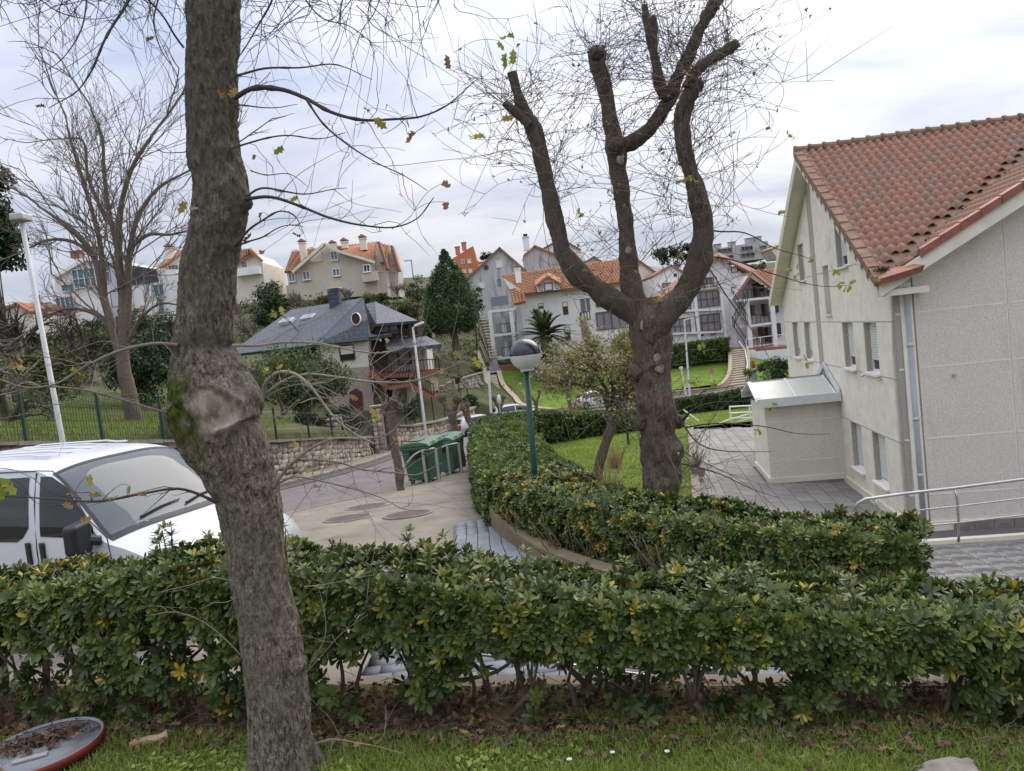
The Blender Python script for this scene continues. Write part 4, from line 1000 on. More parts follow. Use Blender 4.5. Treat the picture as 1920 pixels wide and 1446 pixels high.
key = np.linalg.norm(pos, axis=1) + np.where((np.abs(pos[:, 0]) > 3.0), 5, 0) + np.where(tint > .85, -1, 0) + rng.random(len(pos)) * .6
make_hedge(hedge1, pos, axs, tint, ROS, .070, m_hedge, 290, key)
# upright shoots above the top
for k in range(26):
    x = rng.uniform(-4, 3.5) if k > 8 else [-1.65, -1.5, -.75, -.62, -.5, .1, -.3, -.05, -2.3][k]
    y = hedge1_y(x) + rng.uniform(-.25, .3); z0 = h1top(x); hgt = rng.uniform(.08, .22) if k > 8 else rng.uniform(.14, .26); m = MB(); m.tube([(x, y, z0 - .2), (x + .01, y, z0 + hgt * .5), (x + rng.normal(0, .03), y, z0 + hgt)], [.006, .005, .003], 5)
    sh = m.build('shoot', m_stem, hedge1)
    ps = np.array([(x + rng.normal(0, .012), y + rng.normal(0, .012), z0 + hgt * f) for f in (.35, .7, 1.0)]); tv, tf, tt = ROS[k % 5]
    V, F, T = instance_arrays(tv, tf, rand_rot(3, np.tile([[0, 0, 1.]], (3, 1)), .15), ps, np.array([.07, .075, .06]), rng.uniform(.35, .75, 3), tt)
    link('leaves', mesh_np('leaves', V, F, True, np.clip(T, 0, 1)), m_hedge, sh)
# stems
def hedge_stem(root, x, y, z0, ztop, lean, r0):
    m = MB(); P0 = np.array([x, y, z0 - .05]); fork = z0 + rng.uniform(.22, .5) * (ztop - z0)
    p1 = P0 + np.array([lean * .12, rng.normal(0, .05), fork - z0]); mid = (P0 + p1) / 2 + rng.normal(0, .025, 3) * [1, 1, 0]
    m.tube(resample([P0, mid, p1], 7).tolist(), np.linspace(r0, r0 * .75, 7).tolist(), 7)
    for k in range(rng.integers(2, 5)):
        e = p1 + np.array([rng.normal(lean * .1, .2), rng.normal(0, .15), (ztop - fork) * rng.uniform(.7, .95)]); q = (p1 + e) / 2 + rng.normal(0, .05, 3)
        m.tube(resample([p1, q, e], 6).tolist(), np.linspace(r0 * .6, r0 * .18, 6).tolist(), 5)
    m.build('stem', m_stem, root, smooth=True)
x = -4.4
while x < 3.8:
    hedge_stem(hedge1, x, hedge1_y(x) + rng.uniform(-.25, .12), zn(x) - .07, h1top(x), rng.normal(0, 1), rng.uniform(.012, .028)); x += rng.uniform(.07, .19)
m = MB(); m.tube(resample([(-.82, 4.42, -2.0), (-.7, 4.38, -1.99), (-.45, 4.36, -1.98), (-.25, 4.3, -1.92), (-.1, 4.28, -1.8)], 12).tolist(), np.linspace(.018, .008, 12).tolist(), 7); m.build('stem', m_stem, hedge1, smooth=True)

# middle hedge that bends round the lawn
path2 = [(3.36, 6.4, .38, -2.08, -2.95), (2.5, 7.05, .44, -2.06, -2.95), (1.6, 7.8, .48, -2.03, -2.95), (.9, 8.8, .53, -2.02, -3.0), (.42, 10.2, .65, -2.05, -3.05), (.12, 11.8, .72, -2.12, -3.15), (-.1, 13.5, .78, -2.2, -3.35), (-.2, 16, .82, -2.33, -3.6), (-.45, 20, .84, -2.53, -4.0), (-.68, 25, .86, -2.8, -4.3), (-.5, 29, .86, -3.05, -4.5), (.6, 32.5, .8, -3.4, -4.7), (3, 34.5, .7, -3.9, -4.95), (6.2, 36, .6, -4.25, -5.1)]
hedge2 = thing('hedge', 'thick green hedge curving round the lawn on top of the mossy low wall', 'hedge', (.9, 8.8, -3.0))
Pn = path2[:6]; Pm = path2[5:10]; Pf = path2[9:]
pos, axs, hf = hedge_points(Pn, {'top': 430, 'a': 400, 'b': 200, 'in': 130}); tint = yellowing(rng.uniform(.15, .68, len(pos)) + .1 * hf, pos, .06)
key = np.linalg.norm(pos, axis=1) + rng.random(len(pos)) - hf * 1.2
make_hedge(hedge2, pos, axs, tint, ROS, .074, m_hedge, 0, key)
pos, axs, hf = hedge_points(Pm, {'top': 430, 'a': 230, 'b': 280, 'in': 60}); tint = yellowing(rng.uniform(.25, .75, len(pos)), pos, .05)
make_hedge(hedge2, pos, axs, tint, ROS_S, .10, m_hedgefar, spread=.5)
pos, axs, hf = hedge_points(Pf, {'top': 300, 'a': 260, 'b': 140, 'in': 40}); tint = yellowing(rng.uniform(.1, .65, len(pos)), pos, .03)
make_hedge(hedge2, pos, axs, tint, ROS_S, .13, m_hedgefar, spread=.6)
# opaque woody heart of the hedge
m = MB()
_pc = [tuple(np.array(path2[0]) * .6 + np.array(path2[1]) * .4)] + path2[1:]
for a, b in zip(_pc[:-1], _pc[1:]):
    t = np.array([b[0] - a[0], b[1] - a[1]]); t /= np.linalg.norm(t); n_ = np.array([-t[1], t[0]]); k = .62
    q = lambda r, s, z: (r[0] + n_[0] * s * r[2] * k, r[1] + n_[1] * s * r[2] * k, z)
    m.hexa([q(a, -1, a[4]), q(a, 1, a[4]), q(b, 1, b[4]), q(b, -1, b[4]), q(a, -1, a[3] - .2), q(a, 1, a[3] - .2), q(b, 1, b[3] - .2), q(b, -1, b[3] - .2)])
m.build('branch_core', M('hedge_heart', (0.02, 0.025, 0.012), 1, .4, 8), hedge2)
for k in range(44):
    s = rng.uniform(0, 5); i = int(s); f = s - i; r = [path2[i][j] * (1 - f) + path2[i + 1][j] * f for j in range(5)]
    hedge_stem(hedge2, r[0] - .3, r[1] - .28, r[4], r[3], rng.normal(0, 1), .018)

# retaining wall under the middle hedge
wp = resample([(3.45, 5.55), (2.2, 6.35), (1.2, 7.1), (.45, 8.1), (-.3, 10.1), (-.66, 12.05), (-.86, 13.7), (-1.03, 16.2), (-1.28, 20), (-1.58, 25), (-1.65, 30), (-1.2, 34)], 60)
m = MB(); wt = ip([5, 12, 16, 20, 25, 34], [-2.5, -2.52, -2.95, -3.4, -3.95, -4.7])
for a, b in zip(wp[:-1], wp[1:]):
    t = b - a; t /= np.linalg.norm(t); n_ = np.array([t[1], -t[0]]) * .2; z0, z1 = wt(a[1]), wt(b[1])
    m.hexa([(a[0] - n_[0] * 0, a[1], -6), (a[0] + n_[0], a[1] + n_[1], -6), (b[0] + n_[0], b[1] + n_[1], -6), (b[0], b[1], -6), (a[0], a[1], z0), (a[0] + n_[0], a[1] + n_[1], z0), (b[0] + n_[0], b[1] + n_[1], z1), (b[0], b[1], z1)])
w_ = tag(m.build('retaining_wall', m_retain), 'low mossy concrete retaining wall curving under the middle hedge', 'wall')

# ------------------------------------------------------------------ grass, litter, weeds in the foreground
def scatter(n, x0, x1, yf0, yf1):
    x = rng.uniform(x0, x1, n); y = rng.uniform(0, 1, n); a = np.array([yf0(v) for v in x]); b = np.array([yf1(v) for v in x]); y = a + (b - a) * y
    z = gnd(x, y); return np.c_[x, y, z]
hfront = lambda x: hedge1_y(x) - .42
pts = scatter(170000, -4.6, 3.6, lambda x: 2.5, lambda x: hfront(x) + .25)
dist = np.array([hfront(x) for x in pts[:, 0]]) - pts[:, 1]
gn = fbm(pts[:, :3] * 2.2 + 9, 4); bare = np.clip(1 - dist / .16, 0, 1) * .2; shade = np.clip((pts[:, 0] - 1.2) / 2.0, 0, 1) * .08
pts = pts[(gn - bare - shade > .36) | (rng.random(len(pts)) < .05 * (dist > .1))]
N = len(pts); bl = np.array([(-.0032, 0, 0), (.0032, 0, 0), (.002, .012, .5), (-.002, .012, .5), (0, .06, 1.0)]) * np.array([1, .35, .038])
V, F, T = instance_arrays(bl, [np.array([(0, 1, 2, 3)]), np.array([(3, 2, 4)])], rand_rot(N, np.tile([[0, 0, 1.]], (N, 1)), .45), pts, rng.uniform(.6, 1.6, N), np.clip(rng.normal(.55, .16, N), 0, 1))
g = link('grass', mesh_np('grass', V, F, tint=T), m_grass); g['kind'] = 'stuff'; tag(g, 'short green grass round the near tree', 'grass')
# clover-like broad weeds
pts = scatter(26000, -4.6, 3.6, lambda x: 2.5, lambda x: hfront(x) + .1); gn = fbm(pts * 1.5 + 40, 4); dist = np.array([hfront(x) for x in pts[:, 0]]) - pts[:, 1]
pts = pts[(gn > .50) & (rng.random(len(pts)) < np.clip(dist / .5, .12, 1))]; pts[:, 2] += rng.uniform(.01, .04, len(pts))
tv, tf = leaf_s(1.0, .75, .15); N = len(pts)
V, F, T = instance_arrays(tv, tf, rand_rot(N, np.tile([[0, 0, 1.]], (N, 1)), .4), pts, rng.uniform(.016, .042, N), np.clip(rng.normal(.62, .12, N), .3, .88))
g = link('weeds', mesh_np('weeds', V, F, tint=T), m_grass); g['kind'] = 'stuff'; tag(g, 'low broad-leaved weeds among the grass', 'weeds')
# dead leaves under the hedge and on the grass
pts = scatter(6500, -4.6, 3.8, lambda x: hfront(x) - .3, lambda x: hedge1_y(x) + .22); dist = np.array([hfront(x) for x in pts[:, 0]]) - pts[:, 1]; pts = pts[rng.random(len(pts)) < np.clip(1.0 - dist / .5, .15, 1)]
p2 = scatter(260, -4.6, 3.6, lambda x: 2.6, hfront); pts = np.r_[pts, p2]; pts[:, 2] += rng.uniform(.004, .05, len(pts)); N = len(pts)
lob = [(0, 0), (.12, .12), (.26, .2), (.14, .32), (.34, .45), (.18, .55), (.3, .72), (.12, .8), (0, 1), (-.12, .8), (-.3, .72), (-.18, .55), (-.34, .45), (-.14, .32), (-.26, .2), (-.12, .12)]
oak_v = np.array([(x * (1 - .25 * y), y, 1.3 * x * x - .3 * y * y + .12 * math.sin(7 * y)) for x, y in lob] + [(0, .5, -.06)]); oak_f = [np.array([(16, i, (i + 1) % 16) for i in range(16)])]
V, F, T = instance_arrays(oak_v, oak_f, rand_rot(N, np.tile([[0, 0, 1.]], (N, 1)), .55), pts, rng.uniform(.028, .066, N), np.clip(rng.beta(2, 2.4, N) , 0, .99))
g = link('leaf_litter', mesh_np('litter', V, F, tint=T), m_litter); g['kind'] = 'stuff'; tag(g, 'brown dead leaves lying under the near hedge', 'leaf litter')
# thin dry twigs in the litter
pts = scatter(420, -4.4, 3.6, lambda x: hfront(x) - .4, lambda x: hedge1_y(x) + .3); pts[:, 2] += .02; N = len(pts); a = rng.uniform(0, 2 * PI, N); L = rng.uniform(.06, .22, N)
P = np.stack([pts, pts + np.c_[np.cos(a) * L * .5, np.sin(a) * L * .5, rng.uniform(0, .03, N)], pts + np.c_[np.cos(a + .2) * L, np.sin(a + .2) * L, rng.uniform(-.01, .04, N)]], 1)
V, F = tubes_batch(P, np.full((N, 3), .0022), 4); g = link('twig_litter', mesh_np('twigs', V, [F]), m_twig); g['kind'] = 'stuff'; tag(g, 'dry fallen twigs scattered under the hedge', 'twigs')

def gz(x, y): return float(gnd(np.array([float(x)]), np.array([float(y)]))[0])
# broad-leaved weed plants
def weed(px, py, lab, n=9, L=.11):
    c = onz(px, py, -2.08); c[2] = gz(c[0], c[1]); t = thing('weed_plant', lab, 'plant', c, group='broad-leaved weeds')
    for k in range(n):
        v, f = leaf_t(L * rng.uniform(.7, 1.1), .42, .25); a = k * 2.4; Rm = np.array(Matrix.Rotation(a, 3, 'Z') @ Matrix.Rotation(R(rng.uniform(15, 60)), 3, 'X'))
        me = mesh_np('leaf', v @ Rm.T, f, True, np.full(len(v), rng.uniform(.5, .8))); o = link('leaf', me, m_grass, t, False)
weed(305, 1350, 'bright green broad-leaved weed beside the fallen round sign'); weed(1180, 1322, 'dark green weed seedling below the middle of the hedge', 7, .07); weed(1300, 1325, 'small weed rosette at the hedge foot right of centre', 7, .06)
# daisies
for k, (px, py) in enumerate([(1068, 1428), (1250, 1402), (1148, 1408)]):
    c = onz(px, py, -2.1); c[2] = gz(c[0], c[1]); t = thing('daisy', ['tiny white daisy nearest the bottom edge of the picture', 'tiny white daisy farthest to the right in the grass', 'tiny white daisy between the two others'][k], 'flower', c, group='daisies in the grass')
    MB().tube([(0, 0, 0), (.004, 0, .05)], .0015, 4).build('stalk', m_hedge, t, False)
    m = MB()
    for i in range(10):
        a = i * PI / 5; m.add([(0, 0, .05), (.012 * math.cos(a - .25), .012 * math.sin(a - .25), .052), (.014 * math.cos(a), .014 * math.sin(a), .053), (.012 * math.cos(a + .25), .012 * math.sin(a + .25), .052)], [(0, 1, 2, 3)])
    m.build('petal', m_white, t, False)

# low steel rail of the walkway seen through the hedge
t = thing('walkway_rail', 'thin bright steel rail seen through the gaps under the near hedge', 'railing', at(1250, 1270, 4.95)); MB().tube([tuple(at(px, py, 4.95 - .0004 * (px - 900))) for px, py in ((880, 1226), (1040, 1243), (1250, 1272), (1430, 1290), (1620, 1306))], .011, 8).build('rail', m_steel, t, smooth=True)
for px, py in ((1100, 1250), (1480, 1294)): MB().tube([tuple(at(px, py, 4.87)), tuple(at(px, py, 4.87) - np.array([0, 0, .5]))], .012, 6).build('post', m_steel, t)
# fallen round road sign, face down
c = onz(80, 1424, -2.05); sg = thing('fallen_road_sign', 'round grey-backed road sign with red rim lying face down among leaves', 'road sign', (c[0], c[1], gz(c[0], c[1]) + .05)); sg.rotation_euler = (R(-1), R(-1), R(20))
MB().lathe([(.300, -.004), (.300, .002), (0.001, .003)], n=64).build('plate', m_signgrey, sg, False, True)
MB().lathe([(.315, -.03), (.318, -.03), (.318, .014), (.315, .016)], n=64, cap=False).build('red_edge', m_redpaint, sg, False, True)
MB().lathe([(.300, .0), (.314, .0), (.314, .017), (.308, .017), (.300, .005)], n=64, cap=False).build('rim', m_signgrey, sg, False, True)
for yy, a in ((.12, .16), (-.13, .15)):
    bevel(MB().box((-.02, yy, .012), (2 * a * .55, .035, .016)).build('mounting_rail', m_galv, sg, False), .004)
N = 330; p = np.c_[np.clip(rng.normal(.0, .12, N), -.27, .27), np.clip(rng.normal(.09, .06, N), -.1, .24), rng.uniform(.008, .03, N)]
V, F, T = instance_arrays(oak_v, oak_f, rand_rot(N, np.tile([[0, 0, 1.]], (N, 1)), .4), p, rng.uniform(.02, .055, N), rng.beta(1.3, 3, N)); o = link('debris', mesh_np('debris', V, F, tint=T), m_litter, sg, False); o['kind'] = 'stuff'

# cut log and rock
c = onz(280, 1392, -2.06); lg = thing('cut_log', 'short pale barkless piece of branch lying on the grass', 'log', (c[0], c[1], gz(c[0], c[1]) + .03), R(18))
def rough_tube(pts, rad, n, amp, fr, seed=0):
    K = len(pts); P = np.asarray(pts, float)[None]; V, F = tubes_batch(P, np.asarray(rad, float)[None], n); cen = np.repeat(np.asarray(pts, float), n, axis=0); d = V - cen
    k = 1 + (fbm(V * fr + seed, 4) - .5)[:, None] * amp; V = cen + d * k; return V, F
V, F = rough_tube(resample([(-.1, 0, 0), (-.03, .005, .003), (.05, -.004, 0), (.1, .0, .006)], 24), np.interp(np.linspace(0, 1, 24), [0, .15, .85, 1], [.018, .026, .024, .03]), 16, .9, 30)
link('log_body', mesh_np('log', V, [F, np.array([list(range(16))[::-1]]), np.array([list(range(len(V) - 16, len(V)))])], True), M('pale_wood', (0.36, 0.26, 0.16), .9, .3, 20, .6, 60), lg, False)
c = onz(1785, 1452, -2.15)
_u, _v = np.meshgrid(np.linspace(0, 2 * PI, 40, endpoint=False), np.linspace(-PI / 2, PI / 2, 22)); S = np.stack([np.cos(_v) * np.cos(_u), np.cos(_v) * np.sin(_u), np.sin(_v)], -1).reshape(-1, 3)
def rock(name, lab, c, sx, sy, sz_, mat=None, seed=3.1):
    q = np.sign(S) * np.abs(S) ** .6; V = q * [sx, sy, sz_] * (1 + (fbm(S * 1.7 + seed, 4) - .5)[:, None] * .7) + (fbm(S * 9 + seed, 3) - .5)[:, None] * .02
    i = np.arange(21)[:, None] * 40; j = np.arange(40)[None]; F = np.stack([i + j, i + (j + 1) % 40, i + 40 + (j + 1) % 40, i + 40 + j], -1).reshape(-1, 4)
    o = link(name, mesh_np(name, V, [F], True), mat or m_coping); o.location = [float(v) for v in c]; return tag(o, lab, 'rock')
rock('rock', 'grey angular stone half sunk in the grass at the bottom edge', (c[0], c[1] - .02, gz(c[0], c[1]) + .0), .14, .12, .07, M('grey_stone', (0.22, 0.2, 0.17), .95, .3, 12, .6, 40))
# ------------------------------------------------------------------ near tree
def frames(P):
    T = np.gradient(P, axis=0); T /= np.linalg.norm(T, axis=1, keepdims=True); U = []; ref = np.array([0, -1.0, 0])
    for t in T:
        u = ref - t * (ref @ t); u /= np.linalg.norm(u); U.append(u); ref = u
    U = np.array(U); return T, U, np.cross(T, U)
def skin_tube(P, rad, n, disp=None):
    """returns V (K,n,3), angles, normals; angle 0 faces -Y"""
    T, U, Wv = frames(P); a = np.arange(n) * 2 * PI / n
    D = U[:, None] * np.cos(a)[None, :, None] + Wv[:, None] * np.sin(a)[None, :, None]
    r = rad[:, None] + (disp(P, a, D) if disp is not None else 0)
    return P[:, None] + D * r[..., None], a, D
def tube_faces(K, n):
    i = np.arange(K - 1)[:, None] * n; j = np.arange(n)[None]; return np.stack([i + j, i + (j + 1) % n, i + n + (j + 1) % n, i + n + j], -1).reshape(-1, 4)
def cap(K, n): return [np.array([list(range(n))[::-1]]), np.array([list(range((K - 1) * n, K * n))])]
def barkdisp(P, a, D, rad, amp, f1=26.0, stretch=.22, seed=0.0):
    Q = P[:, None] + D * np.asarray(rad)[:, None, None]
    q = Q * np.array([f1, f1, f1 * stretch]) + seed; n1 = fbm(q, 4); rid = 1 - np.abs(2 * n1 - 1) * 1.6
    return (rid - .5) * amp + (fbm(Q * 4 + seed, 3) - .5) * amp * 1.5

NT = [(530, 1470, 66), (530, 1440, 61), (526, 1400, 58), (522, 1300, 56), (509, 1200, 54), (489, 1100, 50), (476, 1000, 51), (456, 900, 58), (435, 850, 68), (408, 800, 77), (402, 757, 83), (392, 705, 70), (381, 650, 52), (384, 600, 48), (396, 500, 46), (410, 400, 47), (414, 345, 46), (404, 290, 42), (399, 200, 41), (400, 100, 43), (402, 0, 43), (400, -160, 42), (396, -340, 36), (394, -520, 26)]
YT = 3.75
C0 = np.array([at(x, y, YT) for x, y, h in NT]); r0 = np.array([h * YT / FP for x, y, h in NT])
K, n = 860, 150
d = np.r_[0, np.cumsum(np.linalg.norm(np.diff(C0, axis=0), axis=1))]; PC = resample(C0, K); rr = np.interp(np.linspace(0, d[-1], K), d, r0); rr = np.convolve(np.pad(rr, 4, 'edge'), np.ones(9) / 9, 'valid')
zw = at(432, 755, YT)[2]; ztop_b, zbot_b = at(400, 640, YT)[2], at(400, 830, YT)[2]
def near_disp(P, a, D):
    dd = barkdisp(P, a, D, rr, .023, 34, .28)
    z = P[:, 2][:, None]; ph = (a[None] + PI) % (2 * PI) - PI
    Q = P[:, None] + D * rr[:, None, None]; q = np.sqrt(((ph - .27 + (z - zw) * 1.0) / .40) ** 2 + ((z - zw) / .108) ** 2) * (.6 + .8 * fbm(Q * 9 + 1, 3))
    burl = np.exp(-((z - zw) / .14) ** 2)
    Q = P[:, None] + D * rr[:, None, None]
    dd = dd * (1 - .7 * np.exp(-(q / .8) ** 4)) + burl * ((fbm(Q * 9 + 3, 3) - .5) * .09)
    rside = np.clip((ph - .2 - (z - zw) * 1.0) * 3 + .5, .25, 1.5); dd = dd + .03 * rside * np.exp(-((q - 1.15) / (.2 + .2 * rside)) ** 2) - .035 * np.exp(-(q / .8) ** 4) + .02 * (fbm(Q * [22, 22, 16], 3) - .5) * np.exp(-(q / .9) ** 4) - .03 * np.exp(-(((ph - .36) / .16) ** 2 + ((z - zw + .05) / .028) ** 2))
    wi = 1 / (1 + np.exp((q - .86) * 22)); dd = dd * (1 - wi) + wi * (-.006 + .010 * (fbm(Q * [26, 26, 14], 3) - .5) - .022 * np.exp(-(((ph - .36) / .13) ** 2 + ((z - zw + .055) / .022) ** 2)))
    dd = dd + .02 * burl * np.exp(-((ph - 1.25) / .5) ** 2)                                   # callus lobe on the right
    dd = dd + .012 * np.exp(-((z - (ztop_b + .01)) / .05) ** 2) * (fbm(Q * [14, 14, 30], 2) - .3)
    for (py, phc, hh, am) in [(560, .9, .03, .012), (375, 1.4, .04, .03), (300, -1.5, .06, .02), (290, .8, .04, .018), (1260, 1.3, .03, .02), (900, -.9, .05, .012), (640, -.6, .02, .012)]:
        zc = at(400, py, YT)[2]; dd = dd + am * np.exp(-((z - zc) / hh) ** 2 - ((ph - phc) / .5) ** 2)
    return dd
V, a, D = skin_tube(PC, rr, n, near_disp)
z = V[..., 2]; ph = np.broadcast_to((a[None] + PI) % (2 * PI) - PI, z.shape); q = np.sqrt(((ph - .27 + (z - zw) * 1.0) / .40) ** 2 + ((z - zw) / .108) ** 2) * (.6 + .8 * fbm((PC[:, None] + D * rr[:, None, None]) * 9 + 1, 3))
nz = fbm(V * 11 + 2, 4)
wound = np.clip((1.02 - q) * 8, 0, 1) * (.85 + .15 * (nz > .45)) + .3 * np.exp(-((q - 1.05) / .22) ** 2)
moss = np.clip((nz - .27) * 6, 0, 1) * np.clip(np.exp(-((z - zw - .0) / .15) ** 2) * 1.8, 0, 1) * np.clip(-(ph - .1) * 4.0, 0, 1) * np.clip((ph + 2.0) * 2, 0, 1) * (1 - np.clip(wound * 3, 0, 1))
dark = np.clip(np.exp(-((z - ztop_b) / .05) ** 2) * 1.2 * nz * 1.4, 0, 1) + np.clip((V[..., 2] - zw) * .9, 0, .62) * (nz > .3)  # shade of the crevice over the burl painted in; upper trunk darkened too
dark = np.clip(dark + .8 * np.exp(-((q - .62) / .12) ** 2) * (ph > .35) * (z < zw), 0, 1) ; dark = np.clip(dark + 1.0 * np.exp(-(((ph - .36) / .16) ** 2 + ((z - zw + .05) / .026) ** 2)), 0, 1)  # shade of the wound hollow painted into the bark colour
ntree = thing('oak_tree', 'near oak trunk with a mossy burl and pale pruning scar, standing before the hedge', 'tree', (C0[1][0], YT, gz(C0[1][0], YT)))
link('trunk', mesh_np('trunk', V.reshape(-1, 3), [tube_faces(K, n)] + cap(K, n), True, attrs={'wound': wound.ravel(), 'moss': moss.ravel(), 'dark': dark.ravel()}), m_bark_near, ntree)
# root flare
for k in range(7):
    an = k * 2 * PI / 7 + .3; b = C0[2]; g = gz(b[0], b[1]); Vv, Ff = rough_tube(resample([b + [.09 * math.cos(an), .09 * math.sin(an), .14], b + [.13 * math.cos(an), .13 * math.sin(an), .0], (b[0] + .2 * math.cos(an), b[1] + .2 * math.sin(an), g - .05)], 12), np.linspace(.05, .025, 12), 10, .6, 14)
    link('root', mesh_np('root', Vv, [Ff], True), m_bark_near, ntree)

def wander(pts, k, amp):
    P = resample(pts, k); t = np.linspace(0, 1, k)[:, None]; ph = rng.uniform(0, 6.28, (1, 3)); fr = rng.uniform(5, 11, (1, 3)); return P + np.sin(t * fr + ph) * amp * np.sin(np.minimum(t * 4, 1) * PI / 2)

BRN = [  # near branches: pixel path, depth at start and end, start and end radius (m), colour
 ([(440, 184), (470, 165), (520, 166), (570, 186), (620, 213), (680, 226), (740, 222), (790, 216), (830, 200), (885, 155)], 3.65, 3.3, .0125, .002, 1),
 ([(458, 374), (500, 368), (560, 386), (620, 410), (680, 425), (740, 427), (780, 410), (815, 368)], 3.7, 3.6, .009, .002, 1),
 ([(458, 372), (480, 358), (530, 358), (580, 362), (650, 354)], 3.7, 3.8, .006, .0015, 1),
 ([(438, 462), (460, 440), (490, 415), (520, 395), (555, 408), (572, 438)], 3.65, 3.5, .007, .0015, 1),
 ([(440, 462), (480, 450), (530, 425), (570, 426)], 3.65, 3.7, .005, .0015, 1),
 ([(436, 278), (470, 266), (530, 257), (590, 258), (650, 250)], 3.65, 3.7, .005, .0015, 1),
 ([(442, 142), (500, 130), (560, 126), (620, 120), (700, 150)], 3.7, 3.6, .006, .0015, 1),
 ([(575, 188), (610, 235), (650, 270), (700, 300), (760, 330), (800, 360)], 3.5, 3.4, .005, .0015, 1),
 ([(438, 198), (480, 200), (520, 199), (560, 198)], 3.65, 3.6, .004, .0012, 1),
 ([(470, 320), (500, 330), (540, 325), (580, 352)], 3.6, 3.6, .003, .001, 1),
 ([(332, 647), (290, 643), (242, 651), (166, 685), (100, 722), (59, 725), (0, 708), (-40, 690)], 3.6, 3.2, .0085, .0025, 0),
 ([(312, 774), (239, 751), (156, 734), (62, 725), (0, 740), (-40, 750)], 3.62, 3.3, .006, .0025, 0),
 ([(494, 745), (498, 715), (518, 698), (548, 701), (586, 729), (628, 780), (673, 820), (700, 835)], 3.6, 3.3, .0105, .003, 2),
 ([(514, 912), (530, 890), (552, 866), (587, 836), (618, 822), (684, 822), (726, 818), (744, 805), (757, 787), (775, 770)], 3.7, 3.5, .0095, .002, 2),
 ([(516, 910), (545, 897), (613, 902), (668, 915), (715, 934), (755, 957), (791, 960)], 3.7, 3.5, .0055, .0015, 0),
 ([(555, 864), (600, 862), (637, 865), (684, 881), (744, 890), (773, 893), (815, 873), (830, 865)], 3.66, 3.4, .0055, .002, 0),
 ([(436, 648), (480, 648), (533, 640), (586, 641), (652, 655), (700, 664), (735, 661), (777, 646), (800, 640)], 3.65, 3.5, .008, .002, 2),
 ([(494, 741), (530, 716), (569, 705), (634, 707), (702, 714), (777, 714), (818, 702), (870, 680)], 3.6, 3.5, .007, .002, 2),
 ([(494, 748), (520, 732), (560, 722), (620, 735), (660, 760), (700, 800)], 3.6, 3.6, .004, .0015, 0),
 ([(406, 942), (370, 928), (330, 919), (270, 925), (190, 937), (100, 934), (20, 932), (-20, 934)], 3.62, 3.1, .0075, .0025, 1),
 ([(450, 1228), (420, 1195), (370, 1160), (330, 1149), (280, 1152)], 3.65, 3.5, .004, .0015, 2),
 ([(448, 1090), (400, 1082), (350, 1100), (300, 1112)], 3.65, 3.6, .003, .0012, 2),
 ([(450, 1120), (410, 1130), (370, 1140)], 3.65, 3.5, .0025, .001, 2),
 ([(580, 1250), (610, 1180), (600, 1100)], 3.7, 3.6, .003, .001, 2), ([(575, 1260), (640, 1190), (690, 1150)], 3.7, 3.6, .0025, .001, 2), ([(570, 1100), (640, 1090), (700, 1080)], 3.7, 3.7, .0025, .001, 2),
 ([(590, 1395), (640, 1385), (700, 1400), (760, 1412)], 3.6, 3.4, .003, .001, 2),
 ([(250, -20), (225, 30), (195, 80), (165, 140), (140, 178), (95, 205)], 3.3, 3.1, .007, .0015, 1),
 ([(165, -20), (150, 60), (110, 120), (75, 143)], 3.4, 3.2, .004, .0012, 1),
 ([(300, -20), (290, 40), (300, 90), (330, 140), (336, 170)], 3.4, 3.3, .004, .0012, 1),
 ([(345, 90), (310, 40), (280, 0), (265, -20)], 3.5, 3.3, .005, .003, 1),
 ([(60, -10), (110, 20), (170, 38), (240, 20)], 3.3, 3.3, .003, .001, 1),
 ([(520, -30), (490, 40), (455, 95), (446, 112)], 3.4, 3.55, .005, .002, 1),
 ([(560, -20), (600, 30), (650, 50), (720, 90)], 3.4, 3.2, .004, .001, 1),
 ([(640, -20), (640, 40), (620, 95)], 3.3, 3.2, .003, .001, 1),
 ([(700, -20), (690, 30), (730, 70), (745, 110)], 3.3, 3.2, .003, .001, 1),
 ([(358, 280), (320, 288), (285, 270)], 3.7, 3.6, .003, .001, 1), ([(362, 325), (345, 350), (310, 363)], 3.7, 3.6, .003, .001, 1),
 ([(505, 862), (490, 830), (500, 800), (520, 790)], 3.6, 3.5, .003, .001, 2),
]
TWM = [m_twig, m_twigdark, m_twigpale]
ntw = {0: [], 1: [], 2: []}; leafspots = []
